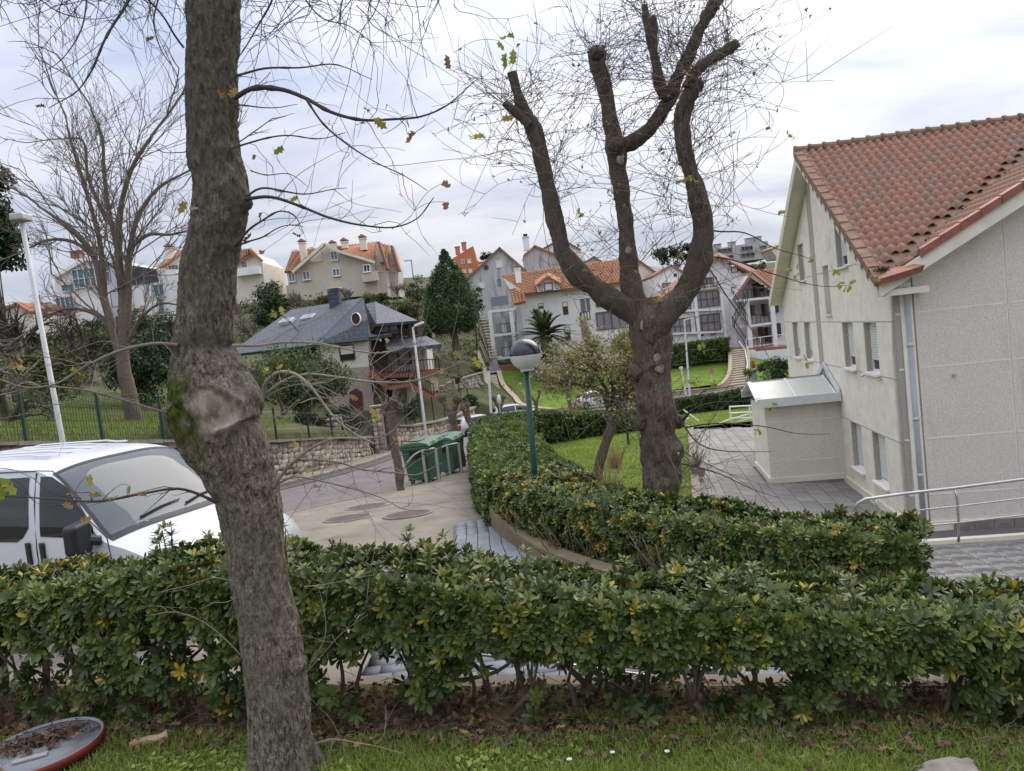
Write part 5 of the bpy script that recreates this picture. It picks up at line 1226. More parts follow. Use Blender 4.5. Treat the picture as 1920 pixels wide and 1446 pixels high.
for pts, y0, y1, ra, rb, cm in BRN:
    k = len(pts); P = np.array([at(px, py, y0 + (y1 - y0) * i / (k - 1)) for i, (px, py) in enumerate(pts)]); kk = 8 + 3 * k
    P = wander(P, kk, .006); rad = np.linspace(ra, rb, kk) * (1 + (rng.random(kk) < .12) * .35)
    V, F = tubes_batch(P[None], rad[None], 7)
    link('branch', mesh_np('branch', V, [F], True), TWM[cm], ntree)
    L = np.linalg.norm(np.diff(P, axis=0), axis=1).sum(); T = np.gradient(P, axis=0)
    for s in range(int(L * (15 if cm != 1 else 10) * (1.0 if ra > .0045 else .6))):
        i = int(rng.uniform(.12, .98) * (kk - 1)); t = T[i] / np.linalg.norm(T[i]); dr = t * rng.uniform(.3, 1.0) + rng.normal(0, .55, 3) * [1, .6, 1]; dr /= np.linalg.norm(dr)
        ln = rng.uniform(.06, .38) * (1 if ra > .004 else .55); st = np.linspace(0, 1, 7)[:, None]
        cur = rng.normal(0, .5, 3); Q = P[i] + dr * ln * st + (cur * ln) * st ** 2 + np.array([0, 0, .12 * ln]) * st ** 2 + np.sin(st * rng.uniform(7, 13) + rng.uniform(0, 6)) * ln * .03
        ntw[cm].append((Q, np.linspace(max(.0011, rb * 1.0), .0007, 7)))
        if rng.random() < .05: leafspots.append(Q[-1])
        if rng.random() < .5:
            j = rng.integers(2, 6); dr2 = (Q[j] - Q[j - 1]); dr2 = dr2 / np.linalg.norm(dr2) + rng.normal(0, .6, 3); l2 = ln * rng.uniform(.25, .6); st2 = np.linspace(0, 1, 7)[:, None]
            ntw[cm].append((Q[j] + dr2 * l2 * st2 + rng.normal(0, .2, 3) * l2 * st2 ** 2, np.linspace(.001, .0006, 7)))
# fine hanging spray along the top of the picture
for k in range(160):
    px = rng.uniform(-20, 860); py = rng.uniform(-60, 10)
    if 350 < px < 450: continue
    P0 = at(px, py, rng.uniform(3.1, 4.2)); ln = rng.uniform(.12, .38) * (1.1 if 440 < px < 760 or 150 < px < 340 else .7); dr = np.array([rng.normal(.0, .75), rng.normal(0, .3), -rng.uniform(.2, 1)]); dr /= np.linalg.norm(dr); st = np.linspace(0, 1, 7)[:, None]
    Q = P0 + dr * ln * st + rng.normal(0, .7, 3) * ln * st ** 2 + np.sin(st * rng.uniform(6, 12) + rng.uniform(0, 6, 3)) * ln * .03; ntw[1].append((Q, np.linspace(.0022, .0008, 7)))
    for q_ in range(rng.integers(1, 5)):
        j = rng.integers(2, 6); dr2 = dr + rng.normal(0, .7, 3); ntw[1].append((Q[j] + dr2 * ln * .3 * st + rng.normal(0, .6, 3) * ln * .3 * st ** 2, np.linspace(.0013, .0007, 7)))
for cm in ntw:
    V, F = tubes_batch(np.array([q for q, r in ntw[cm]]), np.array([r for q, r in ntw[cm]]), 4); o = link('twigs', mesh_np('twigs', V, [F], True), TWM[cm], ntree); o['kind'] = 'stuff'
# single oak leaves still hanging
LV = [(15, 690, 3.25, .1, .35), (45, 678, 3.25, .085, .45), (130, 695, 3.3, .1, .75), (145, 712, 3.3, .06, .3), (285, 788, 3.5, .075, .95), (210, 808, 3.5, .06, .85), (20, 898, 3.1, .15, .95), (12, 905, 3.1, .1, .8), (170, 890, 3.2, .075, .62), (190, 930, 3.2, .07, .75), (205, 940, 3.2, .06, .7), (245, 912, 3.3, .05, .72), (275, 930, 3.3, .06, .2), (120, 945, 3.1, .07, .3), (150, 975, 3.1, .06, .35), (700, 222, 3.35, .1, .5), (685, 232, 3.4, .06, .3), (690, 212, 3.35, .07, .62), (415, 188, 3.55, .1, .3), (432, 182, 3.55, .085, .35), (530, 275, 3.6, .08, .8), (780, 250, 3.3, .08, .2), (828, 345, 3.55, .09, .25), (838, 380, 3.55, .08, .22), (845, 130, 3.3, .08, .25), (940, 225, 3.5, .08, .4), (965, 72, 3.5, .1, .78), (950, 100, 3.5, .09, .85), (962, 122, 3.5, .09, .88), (936, 76, 3.5, .07, .7), (908, 258, 3.5, .07, .55), (893, 262, 3.5, .06, .5), (510, 585, 3.4, .085, .66), (530, 592, 3.4, .06, .6), (500, 690, 3.4, .05, .65), (520, 694, 3.4, .05, .66), (540, 690, 3.4, .05, .62), (505, 700, 3.4, .05, .68), (665, 622, 3.5, .06, .3), (650, 626, 3.5, .05, .35), (550, 830, 3.5, .07, .7), (572, 885, 3.5, .05, .66), (600, 915, 3.55, .1, .1), (715, 785, 3.5, .1, .55), (735, 820, 3.5, .07, .35), (748, 825, 3.5, .06, .4), (890, 668, 3.5, .08, .68), (725, 645, 3.5, .06, .3), (810, 625, 3.5, .06, .3), (850, 660, 3.5, .06, .4), (445, 1228, 3.5, .06, .25), (360, 1200, 3.5, .05, .2), (460, 458, 3.6, .08, .1), (492, 398, 3.6, .07, .15), (565, 440, 3.5, .06, .1), (350, 380, 3.5, .09, .4), (358, 395, 3.5, .06, .5), (100, 68, 3.2, .04, .1), (275, 78, 3.3, .05, .1), (85, 202, 3.1, .05, .12)]
lme = {}; TWP = np.concatenate([q for cm in ntw for q, r in ntw[cm]]); stk = []
for px, py, y, s, t in LV + [(None, p, 0, rng.uniform(.03, .06), rng.uniform(.05, .5)) for p in leafspots[:36]]:
    key = round(t * 10) / 10
    if key not in lme:
        lme[key] = mesh_np('leaf', oak_v, oak_f, False, np.full(17, key)); lme[key].materials.append(m_oakleaf)
    o = link('leaf', lme[key], None, ntree, True); lp_ = at(px, py, y) if px is not None else np.array(py); npt = TWP[np.argmin(((TWP - lp_) ** 2).sum(1))]; o.location = lp_; st = np.linspace(0, 1, 7)[:, None]; stk.append((npt + (lp_ - npt) * st + np.array([0, 0, .12]) * np.linalg.norm(lp_ - npt) * np.sin(st * PI), np.full(7, .0011))); Rr = rand_rot(1, np.array([[0, -.6, .5]]), .9)[0]; o.rotation_euler = Matrix(Rr.tolist()).to_euler(); o.scale = (s * .78,) * 3

V, F = tubes_batch(np.array([q for q, r in stk]), np.array([r for q, r in stk]), 4); o = link('leaf_stalks', mesh_np('stalks', V, [F], True), m_twigdark, ntree); o['kind'] = 'stuff'
# ------------------------------------------------------------------ pollarded tree beyond the middle hedge
YM2 = 10.5
mtree = thing('pollarded_tree', 'big pollarded tree with three thick limbs and bristling twigs on the lawn', 'tree', at(1240, 1070, YM2))
def limb(name, pts, y0=YM2, y1=None, n=36, end_cut=True, amp=.030, step=.03):
    y1 = y0 if y1 is None else y1; k = len(pts); C = np.array([at(px, py, y0 + (y1 - y0) * i / (k - 1)) for i, (px, py, h) in enumerate(pts)]); rd = np.array([h * (.87 if name == 'trunk' else .70) * (y0 + (y1 - y0) * i / (k - 1)) / FP for i, (px, py, h) in enumerate(pts)])
    d = np.r_[0, np.cumsum(np.linalg.norm(np.diff(C, axis=0), axis=1))]; K = int(d[-1] / step) + 8; P = resample(C, K); r_ = np.interp(np.linspace(0, d[-1], K), d, rd); r_ = np.convolve(np.pad(r_, 3, 'edge'), np.ones(7) / 7, 'valid')
    V, a, D = skin_tube(P, r_, n, lambda P, a, D: barkdisp(P, a, D, r_, amp, 14, .25, 4.4) + (fbm((P[:, None] + D * r_[:, None, None]) * 2.6 + 8, 3) - .5) * r_[:, None] * .7)
    nz = fbm(V * 4, 3); up = D[..., 2]
    attrs = {'dark': np.clip((nz - .3) * 1.6 * np.clip(.35 + up, 0, 1) + (.42 if name == 'limb' else 0), 0, .85).ravel(), 'moss': np.clip((nz - .5) * 4, 0, .6).ravel() * np.clip(up.ravel() * .9 + .1, 0, 1), 'wound': np.zeros(V.shape[0] * n)}  # limbs painted darker than the trunk for their silhouette against the sky
    link(name, mesh_np(name, V.reshape(-1, 3), [tube_faces(K, n)] + cap(K, n), True, attrs=attrs), m_bark_mid, mtree)
    return P, r_
TR, rT = limb('trunk', [(1242, 1110, 40), (1240, 1040, 35), (1239, 960, 33), (1240, 900, 36), (1237, 840, 42), (1234, 800, 40), (1230, 750, 36), (1223, 700, 33), (1220, 660, 34), (1217, 620, 41), (1212, 585, 40), (1208, 560, 30)], n=72, amp=.05, step=.025)
LA = limb('limb', [(1225, 625, 30), (1180, 582, 31), (1130, 552, 27), (1085, 515, 25), (1058, 475, 23), (1045, 430, 21), (1027, 350, 19), (1012, 290, 18), (998, 240, 19), (985, 215, 17), (968, 170, 13), (959, 135, 12)], 10.5, 10.0)
LA2 = limb('limb', [(992, 235, 12), (965, 210, 9), (945, 192, 8)], 10.0, 9.9, 20)
LB = limb('limb', [(1205, 605, 34), (1190, 560, 30), (1180, 500, 24), (1172, 420, 20), (1160, 320, 19), (1155, 278, 22), (1145, 225, 18), (1132, 160, 16), (1118, 115, 18), (1113, 96, 16)], 10.5, 10.9)
LB2 = limb('limb', [(1158, 276, 18), (1185, 266, 17), (1210, 250, 16), (1240, 212, 16), (1258, 178, 17), (1272, 140, 15), (1292, 105, 15), (1315, 50, 14), (1348, -8, 13), (1375, -60, 11)], 10.8, 10.1)
LB3 = limb('limb', [(1255, 185, 14), (1240, 165, 17), (1230, 120, 13), (1222, 75, 12), (1219, 45, 14), (1217, 32, 13)], 10.4, 10.3)
LB4 = limb('limb', [(1218, 50, 7), (1210, 28, 6), (1207, 10, 5)], 10.3, 10.3, 16); LB5 = limb('limb', [(1128, 120, 8), (1132, 100, 7), (1133, 86, 6)], 10.9, 10.9, 16)
LC = limb('limb', [(1215, 640, 30), (1245, 595, 31), (1285, 545, 29), (1312, 490, 27), (1319, 430, 26), (1312, 380, 24), (1294, 320, 21), (1282, 265, 19), (1279, 220, 20), (1295, 175, 21), (1308, 150, 17)], 10.4, 9.9)
LC2 = limb('limb', [(1288, 165, 14), (1310, 128, 13), (1340, 106, 12), (1378, 84, 11), (1384, 80, 10)], 9.9, 9.8, 24)
# bosses and pruning scars
for k, (px, py, r_) in enumerate([(1208, 610, .07), (1232, 752 - 80, .06), (1237, 690, .07), (1118, 100, .1), (1245, 175, .09), (1305, 160, .1), (1155, 272, .1), (1000, 240, .08), (1282, 255, .07), (1195, 700, .13), (1270, 790, .1), (1200, 790, .12), (1046, 470, .075), (1030, 398, .05), (1020, 318, .05), (1163, 300, .06), (1290, 285, .05), (1320, 465, .06), (1178, 470, .05), (1140, 560, .06)]):
    c = at(px, py, 10.5 - (.25 if k < 3 else .12 if k > 11 else .05)); q = S * r_ * (1 + (fbm(S * 3 + k, 3) - .5)[:, None] * .8) * ([.8, .28, 1] if k < 3 or k > 11 else [1, 1, 1]) + c; i = np.arange(21)[:, None] * 40; j = np.arange(40)[None]
    link('burr', mesh_np('burr', q, [np.stack([i + j, i + (j + 1) % 40, i + 40 + (j + 1) % 40, i + 40 + j], -1).reshape(-1, 4)], True, attrs={'wound': np.full(len(q), .42 if k < 3 or k > 11 else 0.0), 'moss': np.zeros(len(q)), 'dark': np.full(len(q), .1 if k < 3 or k > 11 else .45)}), m_bark_mid, mtree)
tw = []; lf = []
def spray(P, n, lo, hi, ln0, ln1, up=.35, sub=(2, 5), r0=.005, leafp=.16):
    K = len(P)
    for _ in range(n):
        i = int(rng.uniform(lo, hi) * (K - 1)); c = P[i]; dr = np.array([rng.normal(0, 1), rng.normal(0, .8), rng.normal(up + .15, .6)]); dr /= np.linalg.norm(dr); ln = rng.uniform(ln0, ln1); st = np.linspace(0, 1, 8)[:, None]
        Q = c + dr * ln * st + np.array([0, 0, rng.uniform(-.35, .25)]) * ln * st ** 2 + rng.normal(0, .3, 3) * ln * st ** 2 + np.sin(st * rng.uniform(5, 11) + rng.uniform(0, 6, 3)) * .022 * ln; tw.append((Q, np.linspace(r0 * rng.uniform(.7, 1.3), .0028, 8)))
        for s in range(rng.integers(*sub)):
            j = rng.integers(2, 7); t = Q[j] - Q[j - 1]; t /= np.linalg.norm(t); d2 = t * .7 + rng.normal(0, .6, 3); d2 /= np.linalg.norm(d2); l2 = ln * rng.uniform(.2, .5)
            Q2 = Q[j] + d2 * l2 * st + rng.normal(0, .4, 3) * l2 * st ** 2 + np.array([0, 0, .15]) * l2 * st ** 2; tw.append((Q2, np.linspace(.0042, .0024, 8)))
            if rng.random() < leafp: lf.append(Q2[-1])
        if rng.random() < leafp: lf.append(Q[-1])
spray(LA[0], 73, .6, 1, .5, 1.3); spray(LA[0], 30, .15, .65, .35, .9); spray(LA2[0], 19, .2, 1, .4, 1.0)
spray(LB[0], 63, .78, 1, .5, 1.3, .4); spray(LB[0], 36, .1, .75, .35, .9); spray(LB2[0], 63, .05, 1, .5, 1.2); spray(LB3[0], 40, .1, 1, .5, 1.2); spray(LB4[0], 19, .3, 1, .4, 1.0); spray(LB5[0], 17, .3, 1, .5, 1.1)
spray(LC[0], 86, .62, 1, .5, 1.5); spray(LC[0], 41, .1, .6, .4, 1.2, .1); spray(LC2[0], 54, .1, 1, .5, 1.4, .2)
spray(TR, 40, .25, .7, .3, 1.0, .0, (1, 4), .007, .15); spray(TR, 26, .3, .62, .6, 1.7, -.05, (2, 5), .008, .1)
V, F = tubes_batch(np.array([q for q, r in tw]), np.array([r for q, r in tw]), 3); o = link('twigs', mesh_np('twigs', V, [F], True), M('reddish_twig', (0.15, 0.112, 0.098), .9, .2, 3), mtree); o['kind'] = 'stuff'
lf = np.array(lf); N = len(lf) * 2; pp = np.repeat(lf, 2, 0) + rng.normal(0, .015, (N, 3)); V, F, T = instance_arrays(oak_v, oak_f, rand_rot(N), pp, rng.uniform(.03, .065, N), np.clip(rng.choice([.1, .25, .5, .75, .95], N, p=[.28, .22, .2, .15, .15]) + rng.normal(0, .05, N), 0, 1))
o = link('leaves', mesh_np('leaves', V, F, tint=T), m_oakleaf, mtree); o['kind'] = 'stuff'
# twigs with yellow-green leaves reaching right over the patio
for px, py in [(1580, 540), (1592, 536), (1565, 505), (1492, 508), (1488, 520), (1520, 490), (1508, 1010 - 330), (1640, 560 - 40), (1448, 770), (1440, 760), (1424, 812), (1270, 480), (1290, 340), (1300, 338), (1280, 338), (1462, 400), (1230, 560), (1090, 400), (1475, 255), (1135, 700), (1315, 655), (1340, 722), (1300, 718)]:
    key = .8; 
    if key not in lme: lme[key] = mesh_np('leaf', oak_v, oak_f, False, np.full(17, key)); lme[key].materials.append(m_oakleaf)
    for k in range(3):
        o = link('leaf', lme[key], None, mtree, True); o.location = at(px + rng.normal(0, 5), py + rng.normal(0, 4), 9.6); o.rotation_euler = Matrix(rand_rot(1, np.array([[0, -1.0, .4]]), .7)[0].tolist()).to_euler(); o.scale = (rng.uniform(.07, .11),) * 3
for pts in [[(1283, 800), (1320, 835), (1380, 850), (1450, 845)], [(1283, 802), (1340, 792), (1420, 800), (1500, 815), (1560, 812)], [(1275, 790), (1300, 768), (1350, 755), (1430, 748)], [(1320, 480), (1380, 490), (1450, 512), (1560, 540), (1592, 535)], [(1318, 490), (1370, 560), (1420, 640), (1455, 690)], [(1322, 430), (1400, 440), (1470, 470), (1520, 490)], [(1215, 690), (1290, 660), (1330, 655)], [(1280, 790), (1330, 730), (1400, 722)], [(1278, 870), (1330, 880), (1400, 915), (1460, 930)]]:
    P = wander(np.array([at(x, y, 10.3 - .7 * i / len(pts)) for i, (x, y) in enumerate(pts)]), 20, .02); V, F = tubes_batch(P[None], np.linspace(.012, .003, 20)[None], 6); link('branch', mesh_np('branch', V, [F], True), m_twigdark, mtree)
# ------------------------------------------------------------------ vehicles
def see_glass(name, tint, fac):
    m, t, p, o = _new(name); p.inputs['Base Color'].default_value = (*tint, 1); p.inputs['Roughness'].default_value = .04; p.inputs['Specular IOR Level'].default_value = .45
    tr = t.nodes.new('ShaderNodeBsdfTransparent'); tr.inputs[0].default_value = (.75, .8, .8, 1); mx = t.nodes.new('ShaderNodeMixShader'); mx.inputs[0].default_value = fac
    t.links.new(tr.outputs[0], mx.inputs[1]); t.links.new(p.outputs[0], mx.inputs[2]); t.links.new(mx.outputs[0], o.inputs[0]); return m
m_screen = see_glass('windscreen_glass', (0.15, 0.17, 0.18), .72)
class Body:
    def __init__(s, cont, W, crown, bow):
        s.c = resample([(x, z, 0) for x, z in cont], 90)[:, :2]; s.W = W; s.cr = crown; s.bow = bow
    def w(s, z): return float(np.interp(z, *s.W))
    def pt(s, i, q):                       # i contour index (float), q lateral -1..1
        i0 = int(min(88, max(0, math.floor(i)))); f = i - i0; x, z = s.c[i0] * (1 - f) + s.c[i0 + 1] * f
        b = float(np.interp(x, *s.bow)); e = abs(q) ** 3.2
        return np.array([x + b * q * q, q * s.w(z - s.cr * .7), z - s.cr * e])
    def idx(s, x0, z0): return int(np.argmin((s.c[:, 0] - x0) ** 2 + (s.c[:, 1] - z0) ** 2))
    def shell(s, hole=None):
        n = 25; qs = np.sin(np.linspace(-PI / 2, PI / 2, n)) ; m = MB(); V = [s.pt(i, q) for i in range(90) for q in qs]; F = []
        for i in range(89):
            for j in range(n - 1):
                if hole and hole[0] <= i < hole[1] and abs((qs[j] + qs[j + 1]) / 2) < hole[2]: continue
                F.append((i * n + j, i * n + j + 1, (i + 1) * n + j + 1, (i + 1) * n + j))
        m.add(V, F); return m
    def side(s, sg, zlow, arches=()):
        """side skin from the shell edge down to the sill with wheel arches cut"""
        m = MB(); xs = []; 
        ed = [s.pt(i, sg) for i in range(90)]; k = 14; cols = []
        xmax = max(e[0] for e in ed); 
        order = [e for e in ed]
        for e in order:
            zb = zlow
            for (xc, r) in arches:
                if abs(e[0] - xc) < r: zb = max(zb, zlow * 0 + .32 + math.sqrt(r * r - (e[0] - xc) ** 2) * .98)
            zb = min(zb, e[2] - .02); z = np.linspace(e[2], zb, k); cols.append([(e[0], sg * s.w(zz if zz < e[2] else e[2]) if zz < e[2] - .001 else e[1], zz) for zz in z])
        V = [p for c in cols for p in c]; F = [(i * k + j, i * k + j + 1, (i + 1) * k + j + 1, (i + 1) * k + j) for i in range(89) for j in range(k - 1)]
        m.add(V, F); return m
    def patch_side(s, sg, pts_b, pts_t, off=.006, n=14, k=7):
        x0, x1 = pts_b[0][0], pts_b[-1][0]; xs = np.linspace(x0, x1, n); zb = np.interp(xs, [p[0] for p in pts_b], [p[1] for p in pts_b]); zt = np.interp(xs, [p[0] for p in pts_t], [p[1] for p in pts_t])
        m = MB(); V = [(xs[i], sg * (s.w(z) + off), z) for i in range(n) for z in np.linspace(zb[i], zt[i], k)]; m.add(V, [(i * k + j, i * k + j + 1, (i + 1) * k + j + 1, (i + 1) * k + j) for i in range(n - 1) for j in range(k - 1)]); return m
    def patch_top(s, i0, i1, q0, q1, off=.006, n=12, k=16):
        m = MB(); V = []
        for i in np.linspace(i0, i1, n):
            for q in np.linspace(q0, q1, k):
                p = s.pt(i, q); t = s.pt(min(89, i + 1), q) - s.pt(max(0, i - 1), q); nn = np.array([-t[2], 0, t[0]]); nn = -nn / (np.linalg.norm(nn) + 1e-9)
                V.append(p + nn * off)
        m.add(V, [(i * k + j, i * k + j + 1, (i + 1) * k + j + 1, (i + 1) * k + j) for i in range(n - 1) for j in range(k - 1)]); return m

def wheel(par, x, y, r, mat_rim=None):
    sg = 1 if y > 0 else -1; m = MB(); rot = Matrix.Rotation(PI / 2, 3, 'X')
    def ring(prof): 
        q = MB(); q.lathe(prof, n=28); q.v = [tuple((rot @ Vector(v)) + Vector((x, y, r))) for v in q.v]; return q
    ty = ring([(r * .62, -.1), (r * .93, -.1), (r, -.07), (r, .07), (r * .93, .1), (r * .62, .1)]).build('wheel', m_rubber, par, False, True)
    h = ring([(r * .6, -.085), (r * .63, -.1), (r * .63, .1), (r * .6, .085), (.05, .06)]); 
    for k in range(5):
        a = k * 2 * PI / 5; h.bar((x + .05 * math.cos(a), y + sg * .09, r + .05 * math.sin(a)), (x + r * .58 * math.cos(a), y + sg * .09, r + r * .58 * math.sin(a)), .06, .03)
    h.build('rim', m_galv, ty, False)

# white passenger van behind the near hedge
bp = at(60, 955, 7.9); th = R(-23)
hx = np.array([math.cos(th), math.sin(th)]); lf_ = np.array([-hx[1], hx[0]])
vo = bp[:2] + hx * 2.08 + lf_ * .95; van = thing('parked_van', 'white passenger van parked behind the near hedge, its windscreen facing right', 'van', (vo[0], vo[1], -2.70), th)
vb = Body([(-.06, .3), (.0, .45), (.02, .62), (-.02, .78), (-.12, .92), (-.3, 1.02), (-.6, 1.12), (-.92, 1.2), (-1.2, 1.42), (-1.5, 1.65), (-1.78, 1.83), (-2.0, 1.9), (-2.5, 1.95), (-3.4, 1.965), (-4.3, 1.95), (-4.65, 1.88), (-4.76, 1.6), (-4.8, 1.0), (-4.8, .35)], ([.3, .6, 1.0, 1.25, 1.5, 1.75, 1.9, 2.0], [.93, .95, .95, .935, .90, .85, .80, .76]), .09, ([-4.8, -2.2, -1.8, -.9, 0], [0, 0, -.06, -.18, -.2]))
i_c, i_t = vb.idx(-.95, 1.22), vb.idx(-1.78, 1.83)
vb.shell((i_c, i_t, .9)).build('body', m_vanpaint, van, False, True)
for sg in (-1, 1): vb.side(sg, .3, ((-.85, .38), (-3.95, .38))).build('side_panel', m_vanpaint, van, False, True)
vb.patch_top(i_c - .5, i_t + .5, -.93, .93, .004, 16, 24).build('windscreen', m_screen, van, False, True)
m = MB()
for q0, q1 in ((-.95, -.91), (.91, .95)): 
    p_ = vb.patch_top(i_c - .8, i_t + .8, q0, q1, .008, 14, 3); m.add(p_.v, p_.f)
for a_, b_ in ((i_c - 1.6, i_c - .3), (i_t + .3, i_t + 1.0)):
    p_ = vb.patch_top(a_, b_, -.95, .95, .007, 3, 24); m.add(p_.v, p_.f)
m.build('windscreen_seal', m_blackplastic, van, False, True)
for y0, y1 in ((-.62, .02), (.05, .66)):
    a_ = vb.pt(i_c + .2, y0 * .9); b_ = vb.pt(i_c + 1.2, y1 * .9); MB().tube([a_ + [0, 0, .03], (a_ + b_) / 2 + [0, 0, .045], b_ + [0, 0, .03]], [.014, .012, .008], 6).build('wiper', m_blackplastic, van, False)
m = MB(); m.box((-.42, .1, 1.07), (.02, .28, .012)); 
MB().box((-.36, .30, 1.068), (.09, .24, .02), Matrix.Rotation(R(17), 3, 'Y')).build('bonnet_grille', m_blackplastic, van, False)
for sg in (-1, 1):
    vb.patch_side(sg, [(-2.02, 1.16), (-1.6, 1.15), (-1.22, 1.2)], [(-2.02, 1.78), (-1.85, 1.78), (-1.6, 1.66), (-1.22, 1.26)], .007).build('window', m_carglass, van, False, True)
    vb.patch_side(sg, [(-3.55, 1.10), (-2.35, 1.10), (-2.2, 1.25)], [(-3.55, 1.76), (-2.2, 1.78)], .007).build('window', m_carglass, van, False, True)
    vb.patch_side(sg, [(-4.6, 1.14), (-3.65, 1.14)], [(-4.6, 1.74), (-3.65, 1.76)], .007).build('window', m_carglass, van, False, True)
    ln = lambda P: MB().tube([(x, sg * (vb.w(z) + .004), z) for x, z in P], .006, 5)
    ln([(-2.1, .35), (-2.1, 1.0), (-2.1, 1.5), (-2.1, 1.82)]).build('door_gap', m_blackplastic, van, False)
    ln([(-1.02, .5), (-1.0, .9), (-1.04, 1.15), (-1.3, 1.34), (-1.62, 1.7), (-1.85, 1.83), (-2.1, 1.84), (-2.6, 1.84), (-3.6, 1.84)]).build('door_gap', m_blackplastic, van, False)
    ln([(-3.6, .35), (-3.6, 1.2), (-3.6, 1.84)]).build('door_gap', m_blackplastic, van, False)
    for xh in (-2.0, -2.22):
        bevel(MB().box((xh, sg * (vb.w(.98) + .012), .98), (.07, .03, .24)).build('door_handle', m_blackplastic, van, False), .025, 3)
    mm = bevel(MB().hexa([(-1.34, sg * 1.0, 1.02), (-1.16, sg * 1.0, 1.02), (-1.14, sg * 1.22, 1.03), (-1.30, sg * 1.24, 1.03), (-1.34, sg * 1.0, 1.36), (-1.14, sg * 1.0, 1.36), (-1.13, sg * 1.22, 1.33), (-1.29, sg * 1.24, 1.33)]).build('mirror', m_blackplastic, van, False), .045, 4)
    MB().tube([(-1.14, sg * .94, 1.12), (-1.2, sg * 1.05, 1.16)], .05, 8).build('mirror_arm', m_blackplastic, van, False)
    wheel(van, -.85, sg * .84, .33); wheel(van, -3.95, sg * .84, .33)
    hl = vb.patch_top(vb.idx(-.02, .66), vb.idx(-.16, .96), sg * .62, sg * .97, .008, 6, 8); hl.build('headlight', glassmat('headlight_lens', (.45, .46, .46), .1), van, False, True)
for yy in (-.5, -.25, 0, .25, .5):
    MB().tube([(x, yy, 1.955 + .006 + (.01 if -4 < x < -2.6 else -.012)) for x in np.linspace(-4.2, -2.3, 12)], .011, 5).build('roof_rib', m_vanpaint, van, False)
m = MB(); m.hexa([(-.95, -.84, .75), (-.95, .84, .75), (-1.55, .84, .75), (-1.55, -.84, .75), (-1.0, -.82, 1.13), (-1.0, .82, 1.13), (-1.5, .82, 1.2), (-1.5, -.82, 1.2)]); m.build('dashboard', m_blackplastic, van, False)
m = MB()
for yy in (-.5, .45): m.box((-2.3, yy, 1.0), (.16, .5, .8), Matrix.Rotation(R(-12), 3, 'Y')); m.box((-2.4, yy, 1.5), (.1, .26, .22))
m.build('seat', m_blackplastic, van, False)
MB().hexa([(-2.7, -.8, .4), (-2.6, -.8, .4), (-2.6, .8, .4), (-2.7, .8, .4), (-2.7, -.8, 1.8), (-2.6, -.8, 1.8), (-2.6, .8, 1.8), (-2.7, .8, 1.8)]).build('bulkhead', m_blackplastic, van, False)
for k in range(5): MB().box((-1.04 + .02 * (k % 2), -.56 + k * .085, 1.165 + .012 * (k % 3)), (.1, .08, .004), Matrix.Rotation(R(-35), 3, 'Y')).build('paper_note', m_white, van, False)

CARC = [(-.04, .25), (.0, .45), (-.03, .62), (-.18, .74), (-.6, .84), (-1.05, .94), (-1.4, 1.15), (-1.75, 1.34), (-2.2, 1.42), (-2.9, 1.42), (-3.5, 1.34), (-3.72, 1.27), (-3.98, .98), (-4.12, .86), (-4.18, .6), (-4.12, .28)]
def car(name, lab, loc, heading, paint, grp=None):
    t = thing(name, lab, 'car', loc, heading, grp)
    b = Body(CARC, ([.25, .5, .75, .95, 1.15, 1.35, 1.45], [.82, .87, .87, .83, .74, .63, .55]), .05, ([-4.2, -3.6, -1.8, -.6, 0], [.22, .08, -.05, -.2, -.32]))
    b.shell().build('body', paint, t, False, True)
    for sg in (-1, 1):
        b.side(sg, .25, ((-.82, .34), (-3.4, .34))).build('side_panel', paint, t, False, True)
        b.patch_side(sg, [(-2.15, .93), (-1.25, .93)], [(-2.15, 1.34), (-1.85, 1.31), (-1.25, 1.0)], .006).build('window', m_carglass, t, False, True)
        b.patch_side(sg, [(-3.45, 1.0), (-3.2, .93), (-2.22, .93)], [(-3.45, 1.12), (-3.1, 1.31), (-2.22, 1.34)], .006).build('window', m_carglass, t, False, True)
        b.patch_top(b.idx(-4.0, .96), b.idx(-4.17, .66), sg * .66, sg * .99, .012, 5, 6).build('tail_light', m_red, t, False, True)
        bevel(MB().box((-1.42, sg * .95, .98), (.12, .2, .13)).build('mirror', m_blackplastic, t, False), .03)
        wheel(t, -.82, sg * .76, .31); wheel(t, -3.4, sg * .76, .31)
        MB().tube([(x, sg * (b.w(.74) + .004), .74) for x in (-3.2, -2.2, -1.1)], .006, 4).build('door_gap', m_blackplastic, t, False)
    b.patch_top(b.idx(-3.72, 1.27), b.idx(-3.98, .98), -.8, .8, .006).build('rear_window', m_carglass, t, False, True)
    b.patch_top(b.idx(-1.08, .96), b.idx(-1.74, 1.33), -.85, .85, .006).build('windscreen', m_carglass, t, False, True)
    MB().box((-4.2, 0, .68), (.02, .5, .11)).build('number_plate', m_white, t, False)
    return t
c = at(870, 815, 52); car('parked_car', 'silver hatchback parked on the street by the forked pollard, red tail light showing', (c[0] + 3.0, c[1] + 1.6, zr(53)), R(28), m_silver, 'parked cars')
c = at(955, 795, 60); car('parked_car', 'silver hatchback half hidden behind the hedge, beside the white sign pole', (c[0] + 2.6, c[1] + .6, zr(60) + .05), R(12), m_silver, 'parked cars')
c = at(1112, 772, 66); car('parked_car', 'white car peeping over the far hedge below the blossoming shrub', (c[0] + 2.6, c[1] + .6, zr(66) + .1), R(10), m_carwhite, 'parked cars')

